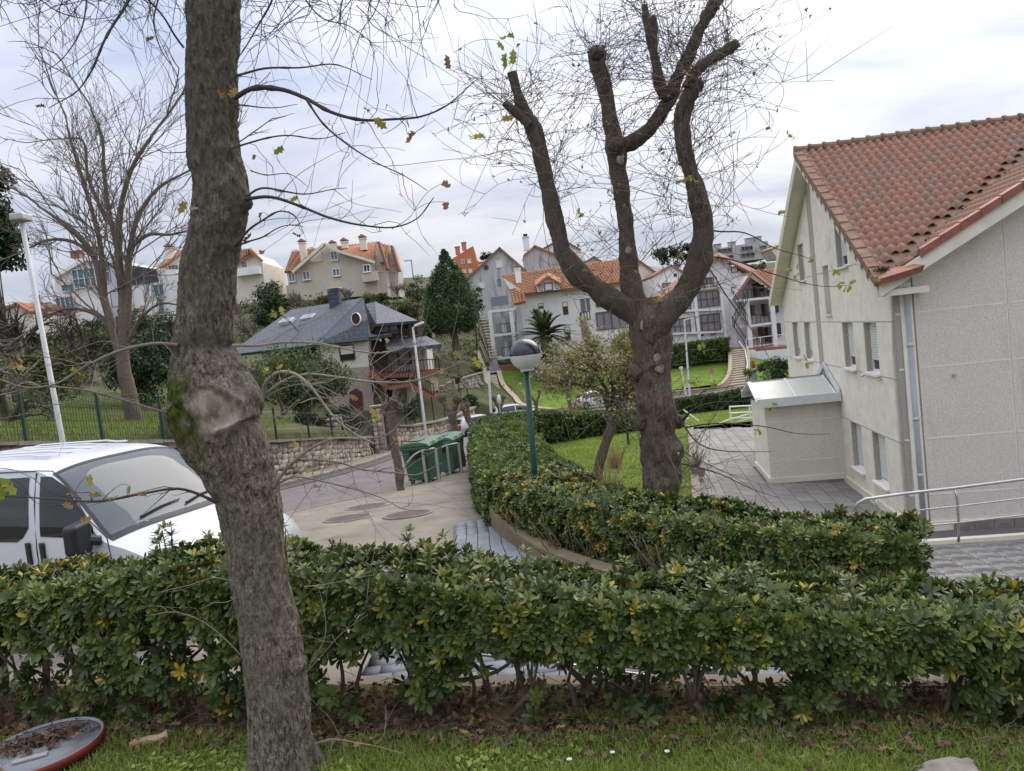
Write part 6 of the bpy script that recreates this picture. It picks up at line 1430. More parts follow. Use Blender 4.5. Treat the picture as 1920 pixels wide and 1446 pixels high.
# ------------------------------------------------------------------ rubbish containers and their guard rails
def container(lab, loc, rot, mat, lidmat):
    t = thing('rubbish_container', lab, 'rubbish container', loc, rot, 'green wheeled containers')
    b = MB(); b.hexa([(-.33, -.52, .2), (.33, -.52, .2), (.33, .52, .2), (-.33, .52, .2), (-.41, -.64, 1.12), (.41, -.64, 1.12), (.41, .64, 1.12), (-.41, .64, 1.12)]); bevel(b.build('body', mat, t, False), .035, 3)
    r = MB(); r.hexa([(-.435, -.67, 1.10), (.435, -.67, 1.10), (.435, .67, 1.10), (-.435, .67, 1.10), (-.44, -.675, 1.18), (.44, -.675, 1.18), (.44, .675, 1.18), (-.44, .675, 1.18)]); bevel(r.build('rim', mat, t, False), .012)
    for sx in np.linspace(-.3, .3, 4): MB().box((sx * 1.15, -.66, 1.14), (.025, .05, .07)).build('rib', mat, t, False)
    for sy in np.linspace(-.58, .58, 9): MB().box((.445, sy, 1.14), (.04, .025, .07)).build('rib', mat, t, False)
    ld = MB(); K = 9; pr = [(-.46, 1.185), (-.42, 1.25), (-.2, 1.31), (.15, 1.32), (.38, 1.27), (.46, 1.19)]
    ld.prism([(x, -.69, z) for x, z in pr], (0, 1.38, 0)); o = bevel(ld.build('lid', lidmat, t, False), .02, 2)
    for y0 in (-.3, .3): MB().tube([(.40, y0 - .1, 1.27), (.5, y0 - .1, 1.25), (.5, y0 + .1, 1.25), (.40, y0 + .1, 1.27)], .016, 6).build('lid_handle', lidmat, o, False)
    bevel(MB().box((-.05, -.30, 1.335), (.4, .36, .03)).build('lid_boss', lidmat, o, False), .01)
    h = MB(); h.prism([(-.17, -.675, 1.09), (.17, -.675, 1.09), (.13, -.655, .86), (-.13, -.655, .86)], (0, .02, 0)); h.build('hand_grip', m_blackplastic, t, False)
    for sx in (-.31, .24): MB().tube([(sx, -.66, 1.02), (sx, -.73, 1.0), (sx + .14, -.73, 1.0), (sx + .14, -.66, 1.02)], .02, 6).build('trunnion', mat, t, False)
    for sx, sy in ((-.25, -.42), (.25, -.42), (-.25, .42), (.25, .42)):
        m = MB(); rt = Matrix.Rotation(PI / 2, 3, 'Y'); m.lathe([(.06, -.03), (.1, -.025), (.1, .025), (.06, .03)], n=16); m.v = [tuple(rt @ Vector(v) + Vector((sx, sy, .1))) for v in m.v]; w = m.build('wheel', m_rubber, t, False)
        MB().box((sx, sy, .17), (.09, .1, .1)).build('fork', m_galv, w, False)
    return t
ca = at(793, 912, 21.2); za = zr(21.6) + .0
container('nearer green wheeled rubbish container with black grip, behind the thin pollard', (ca[0] + .05, ca[1] + .5, za), R(-13), m_bin, m_bin)
cb_ = at(842, 897, 23.6); container('farther faded green rubbish container with darker lid', (cb_[0], cb_[1] + .45, zr(24) + .02), R(-13), m_bin2, m_binlid)
def guard(lab, x, y, rot):
    t = thing('container_guard', lab, 'guard rail', (x, y, zr(y) + .06), rot, 'bent tube guards beside the containers')
    MB().tube(resample([(-.72, -.75, .42), (-.5, -.72, .55), (-.1, -.62, .93), (.05, -.55, 1.0), (.3, -.5, 1.03), (.42, -.42, 1.03)], 20).tolist(), .028, 8).build('top_rail', m_galv, t, False, True)
    for p in ((.12, -.56, 1.0), (.44, -.38, 1.03)): MB().box((p[0], p[1], p[2] / 2 - .06), (.07, .05, p[2] + .1)).build('post', m_galv, t, False)
guard('galvanised guard rail in front of the nearer container', ca[0] + .15, ca[1] + .35, R(-13)); guard('galvanised guard rail in front of the farther container', cb_[0] + .1, cb_[1] + .2, R(-13))

# ------------------------------------------------------------------ street pollards
def pollard(lab, px, py, y, h, arms, r0, lean=0.0, z=None):
    b = at(px, py, y); zb = zr(y) + .05 if z is None else z
    t = thing('pollard_tree', lab, 'tree', (b[0], y, zb), 0, 'pollarded street trees')
    top = np.array([lean, 0, h]); C = np.array([(0, 0, -.2), (.02, 0, h * .25), (lean * .4 - .02, 0, h * .55), top]); P = resample(C, 40); r_ = np.interp(np.linspace(0, 1, 40), [0, .1, .8, 1], [r0 * 1.25, r0, r0 * .9, r0 * 1.25])
    def put(nm, P, r_, n=18):
        V, a, D = skin_tube(P, r_, n, lambda P, a, D: barkdisp(P, a, D, r_, r0 * .16, 16, .5, px) + (fbm((P[:, None] + D * r_[:, None, None]) * 6 + px, 3) - .5) * r_[:, None] * .7)
        link(nm, mesh_np(nm, V.reshape(-1, 3), [tube_faces(len(P), n)] + cap(len(P), n), True, attrs={'wound': np.zeros(V.shape[0] * n), 'moss': np.zeros(V.shape[0] * n), 'dark': np.zeros(V.shape[0] * n)}), m_bark_pollard, t, False)
    put('trunk', P, r_)
    tws = []
    for (dx, dz) in arms:
        e = top + np.array([dx, rng.normal(0, .08), dz]); Pa = resample([top - [0, 0, .05], top + (e - top) * .5 + [dx * .12, 0, -.03], e], 22); put('arm', Pa, np.interp(np.linspace(0, 1, 22), [0, .7, 1], [r0 * .75, r0 * .6, r0 * .85]))
        q = S * r0 * 1.0 * (1 + (fbm(S * 3 + dx * 9, 3) - .5)[:, None] * 1.2) + e; i = np.arange(21)[:, None] * 40; j = np.arange(40)[None]
        link('knob', mesh_np('knob', q, [np.stack([i + j, i + (j + 1) % 40, i + 40 + (j + 1) % 40, i + 40 + j], -1).reshape(-1, 4)], True, attrs={'wound': np.zeros(len(q)), 'moss': np.zeros(len(q)), 'dark': np.zeros(len(q))}), m_bark_pollard, t, False)
        for s in range(9):
            d_ = np.array([rng.normal(0, .5), rng.normal(0, .5), 1]); st = np.linspace(0, 1, 6)[:, None]; tws.append(e + d_ / np.linalg.norm(d_) * rng.uniform(.15, .5) * st + rng.normal(0, .06, 3) * st ** 2)
    V, F = tubes_batch(np.array(tws), np.tile(np.linspace(.009, .004, 6), (len(tws), 1)), 4); o = link('twigs', mesh_np('twigs', V, [F], True), m_twig, t, False); o['kind'] = 'stuff'
    return t
pollard('thin knobbly street pollard in front of the nearer container', 752, 926, 19.6, 2.15, [(-.12, .12), (.12, .25), (.2, .05)], .11, .0)
pollard('forked street pollard behind the farther container', 866, 880, 26.3, 2.0, [(-.28, .5), (.25, .42)], .14, -.12)
pollard('leaning street pollard beside the silver hatchback', 892, 812, 40, 1.55, [(-.18, .45), (.1, .6)], .14, -.35)
pollard('street pollard behind the sign poles', 940, 800, 52, 1.6, [(-.35, .8), (.3, .75)], .16, .05)
pollard('small forked street pollard against the curved lawn wall', 1008, 782, 58, 1.5, [(-.5, .9), (.4, .8)], .15, 0)
pollard('short stumpy street pollard left of the white car', 1070, 770, 62, 1.7, [(-.15, .3), (.2, .35)], .16, 0)

# ------------------------------------------------------------------ lamps and signs
gl = at(1004, 905, 11.0); gt = at(985, 665, 11.0)
lamp = thing('globe_lamp', 'round globe lamp with dark upper half on a green post', 'street lamp', (gl[0], gl[1], -3.2))
tp = at(987, 694, 11.0)
MB().tube([(gl[0] + .02, 11, -3.3), (gl[0], 11, gl[2]), tuple(tp)], [.05, .045, .04], 12).build('post', m_greenpost, lamp, smooth=True)
rg = .228; m = MB(); prof = [(rg * math.cos(a), rg * math.sin(a)) for a in np.linspace(-PI / 2 + .35, -.02, 16)]; m.lathe(prof, gt, 40, False)
mg, t_, p_, o_ = _new('frosted_globe'); p_.inputs['Base Color'].default_value = (.85, .85, .83, 1); p_.inputs['Roughness'].default_value = .25
_tr = t_.nodes.new('ShaderNodeBsdfTranslucent'); _tr.inputs[0].default_value = (.9, .9, .88, 1); _mx = t_.nodes.new('ShaderNodeMixShader'); _mx.inputs[0].default_value = .45; t_.links.new(p_.outputs[0], _mx.inputs[1]); t_.links.new(_tr.outputs[0], _mx.inputs[2])
_tp = t_.nodes.new('ShaderNodeBsdfTransparent'); _mx2 = t_.nodes.new('ShaderNodeMixShader'); _mx2.inputs[0].default_value = .08; t_.links.new(_mx.outputs[0], _mx2.inputs[1]); t_.links.new(_tp.outputs[0], _mx2.inputs[2]); t_.links.new(_mx2.outputs[0], o_.inputs[0])
m.build('globe', mg, lamp, smooth=True)
m = MB(); prof = [(rg * math.cos(a) * 1.004, rg * math.sin(a) * 1.004) for a in np.linspace(-.02, PI / 2 - .02, 16)]; m.lathe(prof, gt, 40, False); m.build('dark_cap', M('smoked_cap', (.018, .02, .028), .16, .1, 3, spec=.6), lamp, smooth=True)
m = MB(); m.lathe([(.09, -.24), (.1, -.215), (.06, -.2), (.045, -.1), (.045, .0), (.02, .02)], gt, 20); m.build('lamp_holder', m_whitemetal, lamp, smooth=True)

def street_lamp(lab, base, top, r0, r1, head):
    t = thing('street_lamp', lab, 'street lamp', base)
    base = np.array(base, float); top = np.array(top, float)
    MB().tube([base - [0, 0, .3], base + (top - base) * .02, top], [r0, r0, r1], 12).build('post', m_lamppost, t, smooth=True)
    if head == 'box':
        bevel(MB().box(top + [0, 0, .12], (.3, .42, .17)).build('lantern', m_galv, t), .04, 3)
    else:
        MB().bar(top - [.02, 0, .02], top + [.5, -.15, .18], .05).build('arm', m_whitemetal, t); bevel(MB().hexa([tuple(top + [.1, -.25, .02]), tuple(top + [.6, -.3, .14]), tuple(top + [.6, .0, .14]), tuple(top + [.1, .1, .02]), tuple(top + [.1, -.2, .12]), tuple(top + [.56, -.27, .24]), tuple(top + [.56, -.03, .24]), tuple(top + [.1, .05, .12])]).build('lantern', m_whitemetal, t), .02)
    return t
lb = at(111, 850, 17.5); lt = at(41, 418, 17.5); street_lamp('tall pale street lamp post with box lantern behind the van', (lb[0] + .2, 17.5, -3.6), lt, .065, .05, 'box')
lb = at(803, 850, 37.7); lt = at(774, 614, 37.7); street_lamp('white street lamp with angled head in front of the slate roofed house', (lb[0], 37.7, zr(37.7) + .1), lt, .075, .05, 'arm')
lb = at(921, 800, 50); lt = at(916, 694, 50); ps = thing('sign_pole', 'white pole with the grey back of a triangular sign and a small lamp', 'road sign', (lb[0], 50, zr(50)))
MB().tube([(lb[0], 50, zr(50) - .2), tuple(lt)], [.09, .08], 10).build('pole', m_whitemetal, ps); MB().lathe([(.12, -.02), (.16, .02), (.05, .18), (.04, .3), (.1, .32), (.1, .55)], lt, 12).build('finial', m_blackplastic, ps)
q = at(929, 688, 49.9); MB().prism([tuple(q + [-.36, 0, -.22]), tuple(q + [.36, 0, -.28]), tuple(q + [0, 0, .36])], (0, .04, 0)).build('sign_plate', m_signgrey, ps)
lb = at(941, 800, 49); lt = at(934, 742, 49); ps = thing('sign_pole', 'thin grey pole with a narrow oval sign seen edge on', 'road sign', (lb[0], 49, zr(49)))
MB().tube([(lb[0], 49, zr(49) - .2), tuple(lt)], .04, 8).build('pole', m_galv, ps); mm = MB(); mm.lathe([(.001, -.33), (.09, -.25), (.13, 0), (.09, .25), (.001, .33)], tuple(lt + [.03, -.08, -.25]), 16); mm.build('sign_plate', m_whitemetal, ps, smooth=True)
lb = at(894, 668, 78); lt = at(892, 612, 78); gp = thing('globe_lamp', 'small distant white globe lamp beside the cypress', 'street lamp', (lb[0], 78, lb[2]))
MB().tube([tuple(lb - [0, 0, .5]), tuple(lt)], .06, 8).build('post', m_blackmetal, gp); MB().lathe([(.25 * math.cos(a), .25 * math.sin(a)) for a in np.linspace(-1.5, 1.5, 12)], tuple(lt), 20).build('globe', m_white, gp, smooth=True)
lb = at(1418, 760, 42); lt = at(1415, 707, 42); ps = thing('road_sign', 'round grey road sign back rising behind the porch canopy', 'road sign', (lb[0], 42, -5.6))
MB().tube([(lb[0], 42, -5.7), tuple(lt - [0, 0, .2])], .03, 8).build('pole', m_galv, ps); mm = MB(); mm.lathe([(.19, -.01), (.19, .01)], n=32); mm.v = [tuple(np.array((v[0], -v[2], v[1])) + lt) for v in mm.v]; mm.build('sign_plate', m_signgrey, ps)
for k, (px0, py0, px1, py1, y, lab) in enumerate([(1287, 735, 1283, 600, 66, 'tall white lamp pole behind the pollarded tree'), (1281, 735, 1277, 690, 66, 'short white pole beside the tall lamp pole')]):
    lb = at(px0 + 6, py0 + 5, y); lt = at(px1, py1, y); t = thing('street_lamp' if k == 0 else 'white_pole', lab, 'street lamp' if k == 0 else 'pole', lb)
    MB().tube([tuple(lb - [0, 0, .4]), tuple(lt)], [.1, .07], 10).build('post', m_whitemetal, t)
    if k == 0: MB().bar(lt, lt + [.5, 0, .08], .1).build('arm', m_whitemetal, t)
    else: MB().box(lt + [0, 0, 0], (.3, .2, .2)).build('lantern', m_whitemetal, t)
lb = at(1335, 712, 74); t = thing('notice_board', 'small red and white notice on a post in the sloping lawn', 'sign', lb); MB().tube([tuple(lb - [0, 0, .3]), tuple(lb + [0, 0, .55])], .04, 6).build('post', m_whitemetal, t); MB().box(lb + [0, -.05, .85], (.42, .04, .5)).build('board', M('pink_red_notice', (.42, .07, .08), .6, .4, 9, c2=(.6, .3, .3)), t)
lb = at(1413, 690, 70); t = thing('red_figure', 'small red and white statue on the slope by the stairs', 'statue', lb)
m = MB(); m.lathe([(.16, 0), (.2, .12), (.15, .3), (.16, .31), (.2, .55), (.14, .8), (.1, .95), (.02, 1.1)], tuple(lb - [0, 0, .35]), 14); m.build('body', m_redpaint, t, smooth=True); MB().lathe([(.21, .22), (.215, .3)], tuple(lb - [0, 0, .35]), 14).build('trim', m_white, t); MB().lathe([(.2, -.1), (.2, .1)], tuple(lb - [0, 0, .4]), 14).build('boots', m_blackplastic, t)
lb = at(1302, 862, 22.8); lb[2] = -5.12; t = thing('planter', 'square grey planter with a spiky plant on the patio edge', 'planter', (lb[0] + .35, lb[1] + 1.2, -5.12))
bevel(MB().hexa([(-.16, -.16, 0), (.16, -.16, 0), (.16, .16, 0), (-.16, .16, 0), (-.2, -.2, .3), (.2, -.2, .3), (.2, .2, .3), (-.2, .2, .3)]).build('pot', m_kerb, t, False), .015)
N = 60; tv = np.array([(-.02, 0, 0), (.02, 0, 0), (.012, .06, .5), (-.012, .06, .5), (0, .2, .9)]); V, F, T = instance_arrays(tv, [np.array([(0, 1, 2, 3)]), np.array([(3, 2, 4)])], rand_rot(N, np.tile([[0, 0, 1.]], (N, 1)), .6), np.tile([[0, 0, .3]], (N, 1)), rng.uniform(.5, 1, N), rng.uniform(0, .8, N)); o = link('leaves', mesh_np('leaves', V, F, tint=T), m_olive, t, False); o['kind'] = 'stuff'
# white pipe railing at the end of the patio
t = thing('pipe_railing', 'white pipe railing at the far end of the patio', 'railing', at(1390, 795, 35.8))
for a, b in [((1367, 763), (1425, 760)), ((1367, 775), (1425, 772)), ((1330, 799), (1425, 770)), ((1380, 792), (1425, 780)), ((1367, 785), (1425, 783)), ((1280, 788), (1292, 784)), ((1282, 769), (1310, 790)), ((1400, 798), (1425, 790))]:
    MB().tube([tuple(at(*a, 35.9)), tuple(at(*b, 35.9))], .035, 8).build('rail', m_white, t)
for px in (1368, 1405): MB().tube([tuple(at(px, 762, 35.9)), tuple(at(px + 4, 800, 35.9))], .035, 8).build('post', m_white, t)
# ------------------------------------------------------------------ stone walls
_g = [(x, y, z) for x in (-1, 0, 1) for y in (-1, 0, 1) for z in (-1, 0, 1) if (x, y, z) != (0, 0, 0)]
def stone_mesh(seed):
    r = np.random.default_rng(seed); v = np.array(_g, float); v = v / (np.linalg.norm(v, axis=1, keepdims=True) ** .55); v += r.normal(0, .09, v.shape); v *= .5
    import bmesh
    bm = bmesh.new(); [bm.verts.new(p) for p in v]; bmesh.ops.convex_hull(bm, input=bm.verts); me = bpy.data.meshes.new('stone'); bm.to_mesh(me); bm.free(); me.materials.append(m_stone); return me
STONES = [stone_mesh(s) for s in range(8)]
STV = []
for me in STONES:
    v = np.zeros(len(me.vertices) * 3); me.vertices.foreach_get('co', v); STV.append((v.reshape(-1, 3), np.array([tuple(p.vertices) for p in me.polygons if len(p.vertices) == 3])))
def stone_wall(lab, path, zb, zt, singles=300, sw=.36, sh=.24, thick=.4, zvis=None):
    P = np.asarray(path, float); d = np.r_[0, np.cumsum(np.linalg.norm(np.diff(P, axis=0), axis=1))]
    t = thing('stone_wall', lab, 'wall', (P[0][0], P[0][1], zb(P[0][1]))); m = MB(); cp = MB()
    for a, b in zip(P[:-1], P[1:]):
        tn = (b - a) / np.linalg.norm(b - a); nn = np.array([-tn[1], tn[0]]) * thick
        m.hexa([(a[0], a[1], zb(a[1]) - .6), (b[0], b[1], zb(b[1]) - .6), (b[0] + nn[0], b[1] + nn[1], zb(b[1]) - .6), (a[0] + nn[0], a[1] + nn[1], zb(a[1]) - .6), (a[0], a[1], zt(a[1])), (b[0], b[1], zt(b[1])), (b[0] + nn[0], b[1] + nn[1], zt(b[1])), (a[0] + nn[0], a[1] + nn[1], zt(a[1]))])
    m.build('mortar', m_mortar, t)
    items = []
    s = 0.0
    nrow = 30
    for row in range(nrow):
        s = rng.uniform(0, sw)
        while s < d[-1]:
            w = sw * rng.uniform(.6, 1.5); c = s + w / 2
            x = np.interp(c, d, P[:, 0]); y = np.interp(c, d, P[:, 1]); z0, z1 = zb(y), zt(y); h = sh * rng.uniform(.8, 1.15); z = z1 - sh * .5 - row * sh * .93 + rng.normal(0, .02)
            if z > z0 - .1 and c < d[-1] - .05 and (zvis is None or z > z1 - zvis): 
                i = min(len(P) - 2, int(np.searchsorted(d, c) - 1)); tn = P[i + 1] - P[i]; items.append((x, y, z, w * .97, h, math.atan2(tn[1], tn[0])))
            s += w * 1.0
    rot = []; loc = []; parts = []
    for k, (x, y, z, w, h, an) in enumerate(items):
        vi = rng.integers(0, 8); tilt = rng.normal(0, .12)
        Rm = Matrix.Rotation(an, 3, 'Z') @ Matrix.Rotation(tilt, 3, 'Y') 
        if k < singles:
            o = link('stone', STONES[vi], None, t, True); o.location = (x, y, z); o.rotation_euler = Rm.to_euler(); o.scale = (w, .2, h)
        else:
            v, f = STV[vi]; parts.append(((v * [w, .2, h]) @ np.array(Rm).T + [x, y, z], [f], np.full(len(v), rng.random())))
    if parts:
        V, F, T = merge(parts); o = link('lower_stones', mesh_np('stones', V, F, tint=T), m_stone, t); o['kind'] = 'stuff'
    sdist = 0
    while sdist < d[-1] - .3:
        L = min(rng.uniform(.5, .9), d[-1] - sdist); a = [np.interp(sdist, d, P[:, k]) for k in (0, 1)]; b = [np.interp(sdist + L - .02, d, P[:, k]) for k in (0, 1)]
        MB().bar((a[0], a[1] + thick * .25, zt(a[1]) + .05), (b[0], b[1] + thick * .25, zt(b[1]) + .05), thick + .16, .1 + rng.uniform(-.02, .02)).build('coping', m_coping, t); sdist += L
    return t
wlx = lambda y: -9.8 - .28 * (29.7 - y)
stone_wall('rough stone wall under the wire fence behind the van', [(wlx(y), y) for y in (14.5, 17, 20, 23, 26, 27.8)][::1], lambda y: zr(y) + .1, ip([14, 18.9, 24.8, 28], [-.62, -1.32, -2.26, -2.80]), 180, .42, .28, zvis=.9)
stone_wall('irregular stone wall along the street left of the iron gate', [(wlx(28), 28), (-9.75, 30), (-8.8, 33), (-8.2, 36.5), (-7.75, 39.4)], lambda y: zr(y) + .1, ip([28, 33, 38, 40], [-2.88, -3.55, -4.3, -4.5]), 300)
wbp = [at(*p)[:2] for p in [(735, 840, 42), (775, 835, 44.5), (830, 825, 50), (868, 818, 55), (893, 812, 60)]]
stone_wall('rough stone wall beside the silver hatchback right of the gate', wbp, lambda y: zr(y) + .05, ip([42, 44.5, 50, 55, 60], [at(735, 800, 42)[2], at(775, 800, 44.5)[2], at(830, 790, 50)[2], at(868, 777, 55)[2], at(893, 764, 60)[2]]), 300, .42, .3)

# ------------------------------------------------------------------ fences
def wire_fence(lab, path, zf, h, post_every, wire, mat, vert=.12):
    P = np.asarray(path, float); d = np.r_[0, np.cumsum(np.linalg.norm(np.diff(P, axis=0), axis=1))]; t = thing('wire_fence', lab, 'fence', (P[0][0], P[0][1], zf(P[0][1])))
    pos = lambda s: np.array([np.interp(s, d, P[:, 0]), np.interp(s, d, P[:, 1])]); s = 0
    while s < d[-1]:
        p = pos(s); z = zf(p[1]); MB().box((p[0], p[1], z + h / 2), (.07, .07, h)).build('post', mat, t)
        e = min(d[-1], s + post_every); m = MB(); q = pos(e); zq = zf(q[1])
        for k in range(8): 
            f = (k + .5) / 8; m.bar((p[0], p[1], z + h * f), (q[0], q[1], zq + h * f), wire)
        for sv in np.arange(s + vert, e, vert):
            a = pos(sv); za = zf(a[1]); m.box((a[0], a[1], za + h / 2), (wire, wire, h))
        m.build('mesh_panel', mat, t); s = e
    return t
wire_fence('dark green wire mesh fence round the park lawn at left', [(wlx(y) - .25, y) for y in (15, 18, 21, 24, 27.6)], lambda y: float(np.interp(y, [14, 18.9, 24.8, 28], [-.58, -1.28, -2.22, -2.76])), 1.55, 2.5, .009, m_greenmetal, .1)
fz = lambda y: float(np.interp(y, [28, 33, 38, 40], [-2.85, -3.5, -4.25, -4.45]))
wire_fence('dark wire fence above the stone wall left of the gate', [(wlx(28) - .1, 28.2), (-9.85, 30), (-8.95, 33), (-8.35, 36.5), (-8.1, 37.8)], fz, 1.4, 2.4, .012, m_blackmetal, 3)
wire_fence('black post fence along the garden of the slate roofed house', [p + np.array([-.3, .4]) for p in wbp], ip([42, 44.5, 50, 55, 60], [at(735, 800, 42)[2], at(775, 800, 44.5)[2], at(830, 790, 50)[2], at(868, 777, 55)[2], at(893, 764, 60)[2]]), 1.7, 2.6, .012, m_blackmetal, 9)
# iron gate with stone piers
gA, gB = at(640, 842, 38.3), at(706, 842, 40.2); gA[2] = gB[2] = -5.15
gate = thing('iron_gate', 'black iron picket gate between stone piers on the street', 'gate', tuple((gA + gB) / 2))
for k in range(24):
    f = k / 23; p = gA + (gB - gA) * f; MB().box((p[0], p[1], p[2] + .95), (.035, .035, 1.9)).build('picket', m_blackmetal, gate)
for zz in (.15, 1.65): MB().bar(gA + [0, 0, zz], gB + [0, 0, zz], .05).build('rail', m_blackmetal, gate)
g2 = at(722, 842, 40.6); g3 = at(742, 842, 41.4); g2[2] = g3[2] = -5.15; gate2 = thing('iron_gate', 'narrow black picket gate right of the stone pier', 'gate', tuple((g2 + g3) / 2))
for k in range(8):
    p = g2 + (g3 - g2) * (k + .5) / 8; MB().box((p[0], p[1], p[2] + .95), (.03, .03, 1.9)).build('picket', m_blackmetal, gate2)
for zz in (.2, 1.7): MB().bar(g2 + [0, 0, zz], g3 + [0, 0, zz], .045).build('rail', m_blackmetal, gate2)
def pier(lab, px, y, h, w=.55):
    c = at(px, 842, y); t = thing('gate_pier', lab, 'pier', (c[0], y, -5.2)); MB().box((c[0], y, -5.2 + h / 2), (w, w, h)).build('core', m_mortar, t)
    for r_ in range(int(h / .24)):
        for k in range(2):
            for f in range(2):
                o = link('stone', STONES[rng.integers(0, 8)], None, t, True); o.location = (c[0] + (k - .5) * w * .5 if f == 0 else c[0] - w / 2, y - w / 2 if f == 0 else y + (k - .5) * w * .5, -5.2 + .13 + r_ * .24); o.scale = (w * .5 * rng.uniform(.85, 1.1), .14, .25); o.rotation_euler = (0, 0, 0 if f == 0 else PI / 2)
    bevel(MB().box((c[0], y, -5.2 + h + .05), (w + .14, w + .14, .1)).build('cap', m_coping, t), .02)
    return t
pr_ = pier('stone gate pier with a red letter box', 715, 40.4, 2.25); c = at(717, 772, 40.1); MB().box((c[0], 40.08, c[2]), (.3, .06, .24)).build('letter_box', m_redtrim, pr_)
pier('plain stone gate pier at the left end of the iron gate', 633, 38.1, 2.0)

# ------------------------------------------------------------------ house helpers
def uvpoly(name, pts, mat, parent, thick=.2, smooth=False):
    P = [Vector([float(v) for v in p]) for p in pts]; n = (P[1] - P[0]).cross(P[2] - P[0]).normalized()
    if n.z < 0 or (abs(n.z) < .05 and n.y > 0): n = -n
    u = Vector((0, 0, 1)).cross(n); u = u.normalized() if u.length > .01 else Vector((1, 0, 0)); v = n.cross(u)
    m = MB(); m.prism(P, tuple(-n * thick)); me = m.mesh(name); uv = me.uv_layers.new(name='UVMap')
    for l in me.loops:
        q = Vector(me.vertices[l.vertex_index].co); uv.data[l.index].uv = (q.dot(u), q.dot(v))
    return link(name, me, mat, parent)
def tiled_roof(par, a, b, c, d, mat=m_tile2, sx=.3, sy=.42, th=.2, singles=0):
    """slope with eave a->b and ridge d->c: rows of half-round tiles as real relief"""
    a, b, c, d = [np.array(p, float) for p in (a, b, c, d)]
    o = uvpoly('roof', [a, b, c, d], m_tileflat, par, th)
    Lx = np.linalg.norm(b - a); Ly = (np.linalg.norm(d - a) + np.linalg.norm(c - b)) / 2; nx = max(2, int(Lx / sx)); ny = max(2, int(Ly / sy))
    ux = (b - a) / Lx; n = np.cross(ux, d - a); n /= np.linalg.norm(n); n = n if n[2] > 0 else -n
    V = []; F = []; T = []; k = 5; ang = np.linspace(0, PI, k)
    for i in range(nx):
        for j in range(ny):
            q = lambda s, t: (a * (1 - s) + b * s) * (1 - t) + (d * (1 - s) + c * s) * t
            s0 = (i + .5) / nx; p0 = q(s0, j / ny); p1 = q(s0, min(1, (j + 1.12) / ny)); w = np.linalg.norm(q((i + 1) / nx, j / ny) - q(i / nx, j / ny)) * .46; base = len(V)
            for e, (p, lift, ww) in enumerate(((p0, .05, w), (p1, .01, w * .85))):
                for an in ang: V.append(p + ux * math.cos(an) * -ww + n * (math.sin(an) * ww * .75 + lift))
            F += [(base + m_, base + m_ + 1, base + k + m_ + 1, base + k + m_) for m_ in range(k - 1)]; T += [rng.random()] * (2 * k)
    r = link('roof_tiles', mesh_np('roof_tiles', V, [np.array(F)], True, T), mat, o); r['kind'] = 'stuff'
    return o
def wallpoly(name, F_, pxs, mat, par, depth, k=0.0):
    P = [F_.P(*F_.uz(x, y), k) for x, y in pxs]; m = MB(); m.prism(P, tuple(-F_.n * depth)); return m.build(name, mat, par)
def chimney(par, p, w, h, mat=m_creamwall, capm=m_tile2, name='chimney'):
    m = MB(); m.box((p[0], p[1], p[2] + h / 2), (w, w, h)); m.box((p[0], p[1], p[2] + h + .06), (w * 1.25, w * 1.25, .12)); o = m.build(name, mat, par)
    if capm: MB().hexa([(p[0] - w * .7, p[1] - w * .7, p[2] + h + .3), (p[0] + w * .7, p[1] - w * .7, p[2] + h + .3), (p[0] + w * .7, p[1] + w * .7, p[2] + h + .3), (p[0] - w * .7, p[1] + w * .7, p[2] + h + .3), (p[0] - w * .1, p[1] - w * .7, p[2] + h + .65), (p[0] + w * .1, p[1] - w * .7, p[2] + h + .65), (p[0] + w * .1, p[1] + w * .7, p[2] + h + .65), (p[0] - w * .1, p[1] + w * .7, p[2] + h + .65)]).build('chimney_cap', capm, o); m2 = MB(); [m2.box((p[0] + sx * w * .4, p[1] + sy * w * .4, p[2] + h + .2), (.08, .08, .26)) for sx in (-1, 1) for sy in (-1, 1)]; m2.build('chimney_post', mat, o)
    return o
def balusters(par, a, b, h, gap=.16, mat=m_darkwood, w=.05, rails=True, name='railing'):
    a = np.array(a, float); b = np.array(b, float); L = np.linalg.norm(b - a); m = MB(); n = max(2, int(L / gap))
    o = MB().bar(a + [0, 0, h], b + [0, 0, h], .09, .07).bar(a + [0, 0, .06], b + [0, 0, .06], .07, .06).build(name, mat, par)
    for k in range(n + 1):
        p = a + (b - a) * k / n; m.box((p[0], p[1], p[2] + h / 2), (w, w, h))
    m.build('balusters', mat, o); return o

# ------------------------------------------------------------------ slate roofed house
F58 = Fac((0, 57.6)); F60 = Fac((0, 60.5))
sl = thing('slate_house', 'stone and white brick house with a big slate roof, round window and wooden balconies', 'house', at(650, 770, 58))
R0, R1, E1, E0 = at(545, 581, 67), at(681, 558.5, 61), at(591, 646, 57), at(425, 666, 62)
uvpoly('roof', [E0, E1, R1, R0], m_slate, sl, .25)
B2 = at(691, 637, 57.0); B3 = at(686, 590, 57.3)
uvpoly('slate_gable', [at(591, 646.5, 56.95), at(691, 637, 56.95), at(688, 600, 57.6), at(681, 560, 60.6)], m_slatewall, sl, .25)
m = MB(); q = F58.uz(668, 598); rw = .43
cc = np.array(at(667.5, 598, 57.5)); mm = MB(); mm.lathe([(rw * 1.14, -.3), (rw * 1.14, .12), (rw, .12), (rw, -.3)], n=32, cap=False); mm.v = [(v[0] * .72 + cc[0], -v[2] + cc[1], v[1] + cc[2]) for v in mm.v]; rwin = mm.build('round_window', m_white, sl, smooth=False)
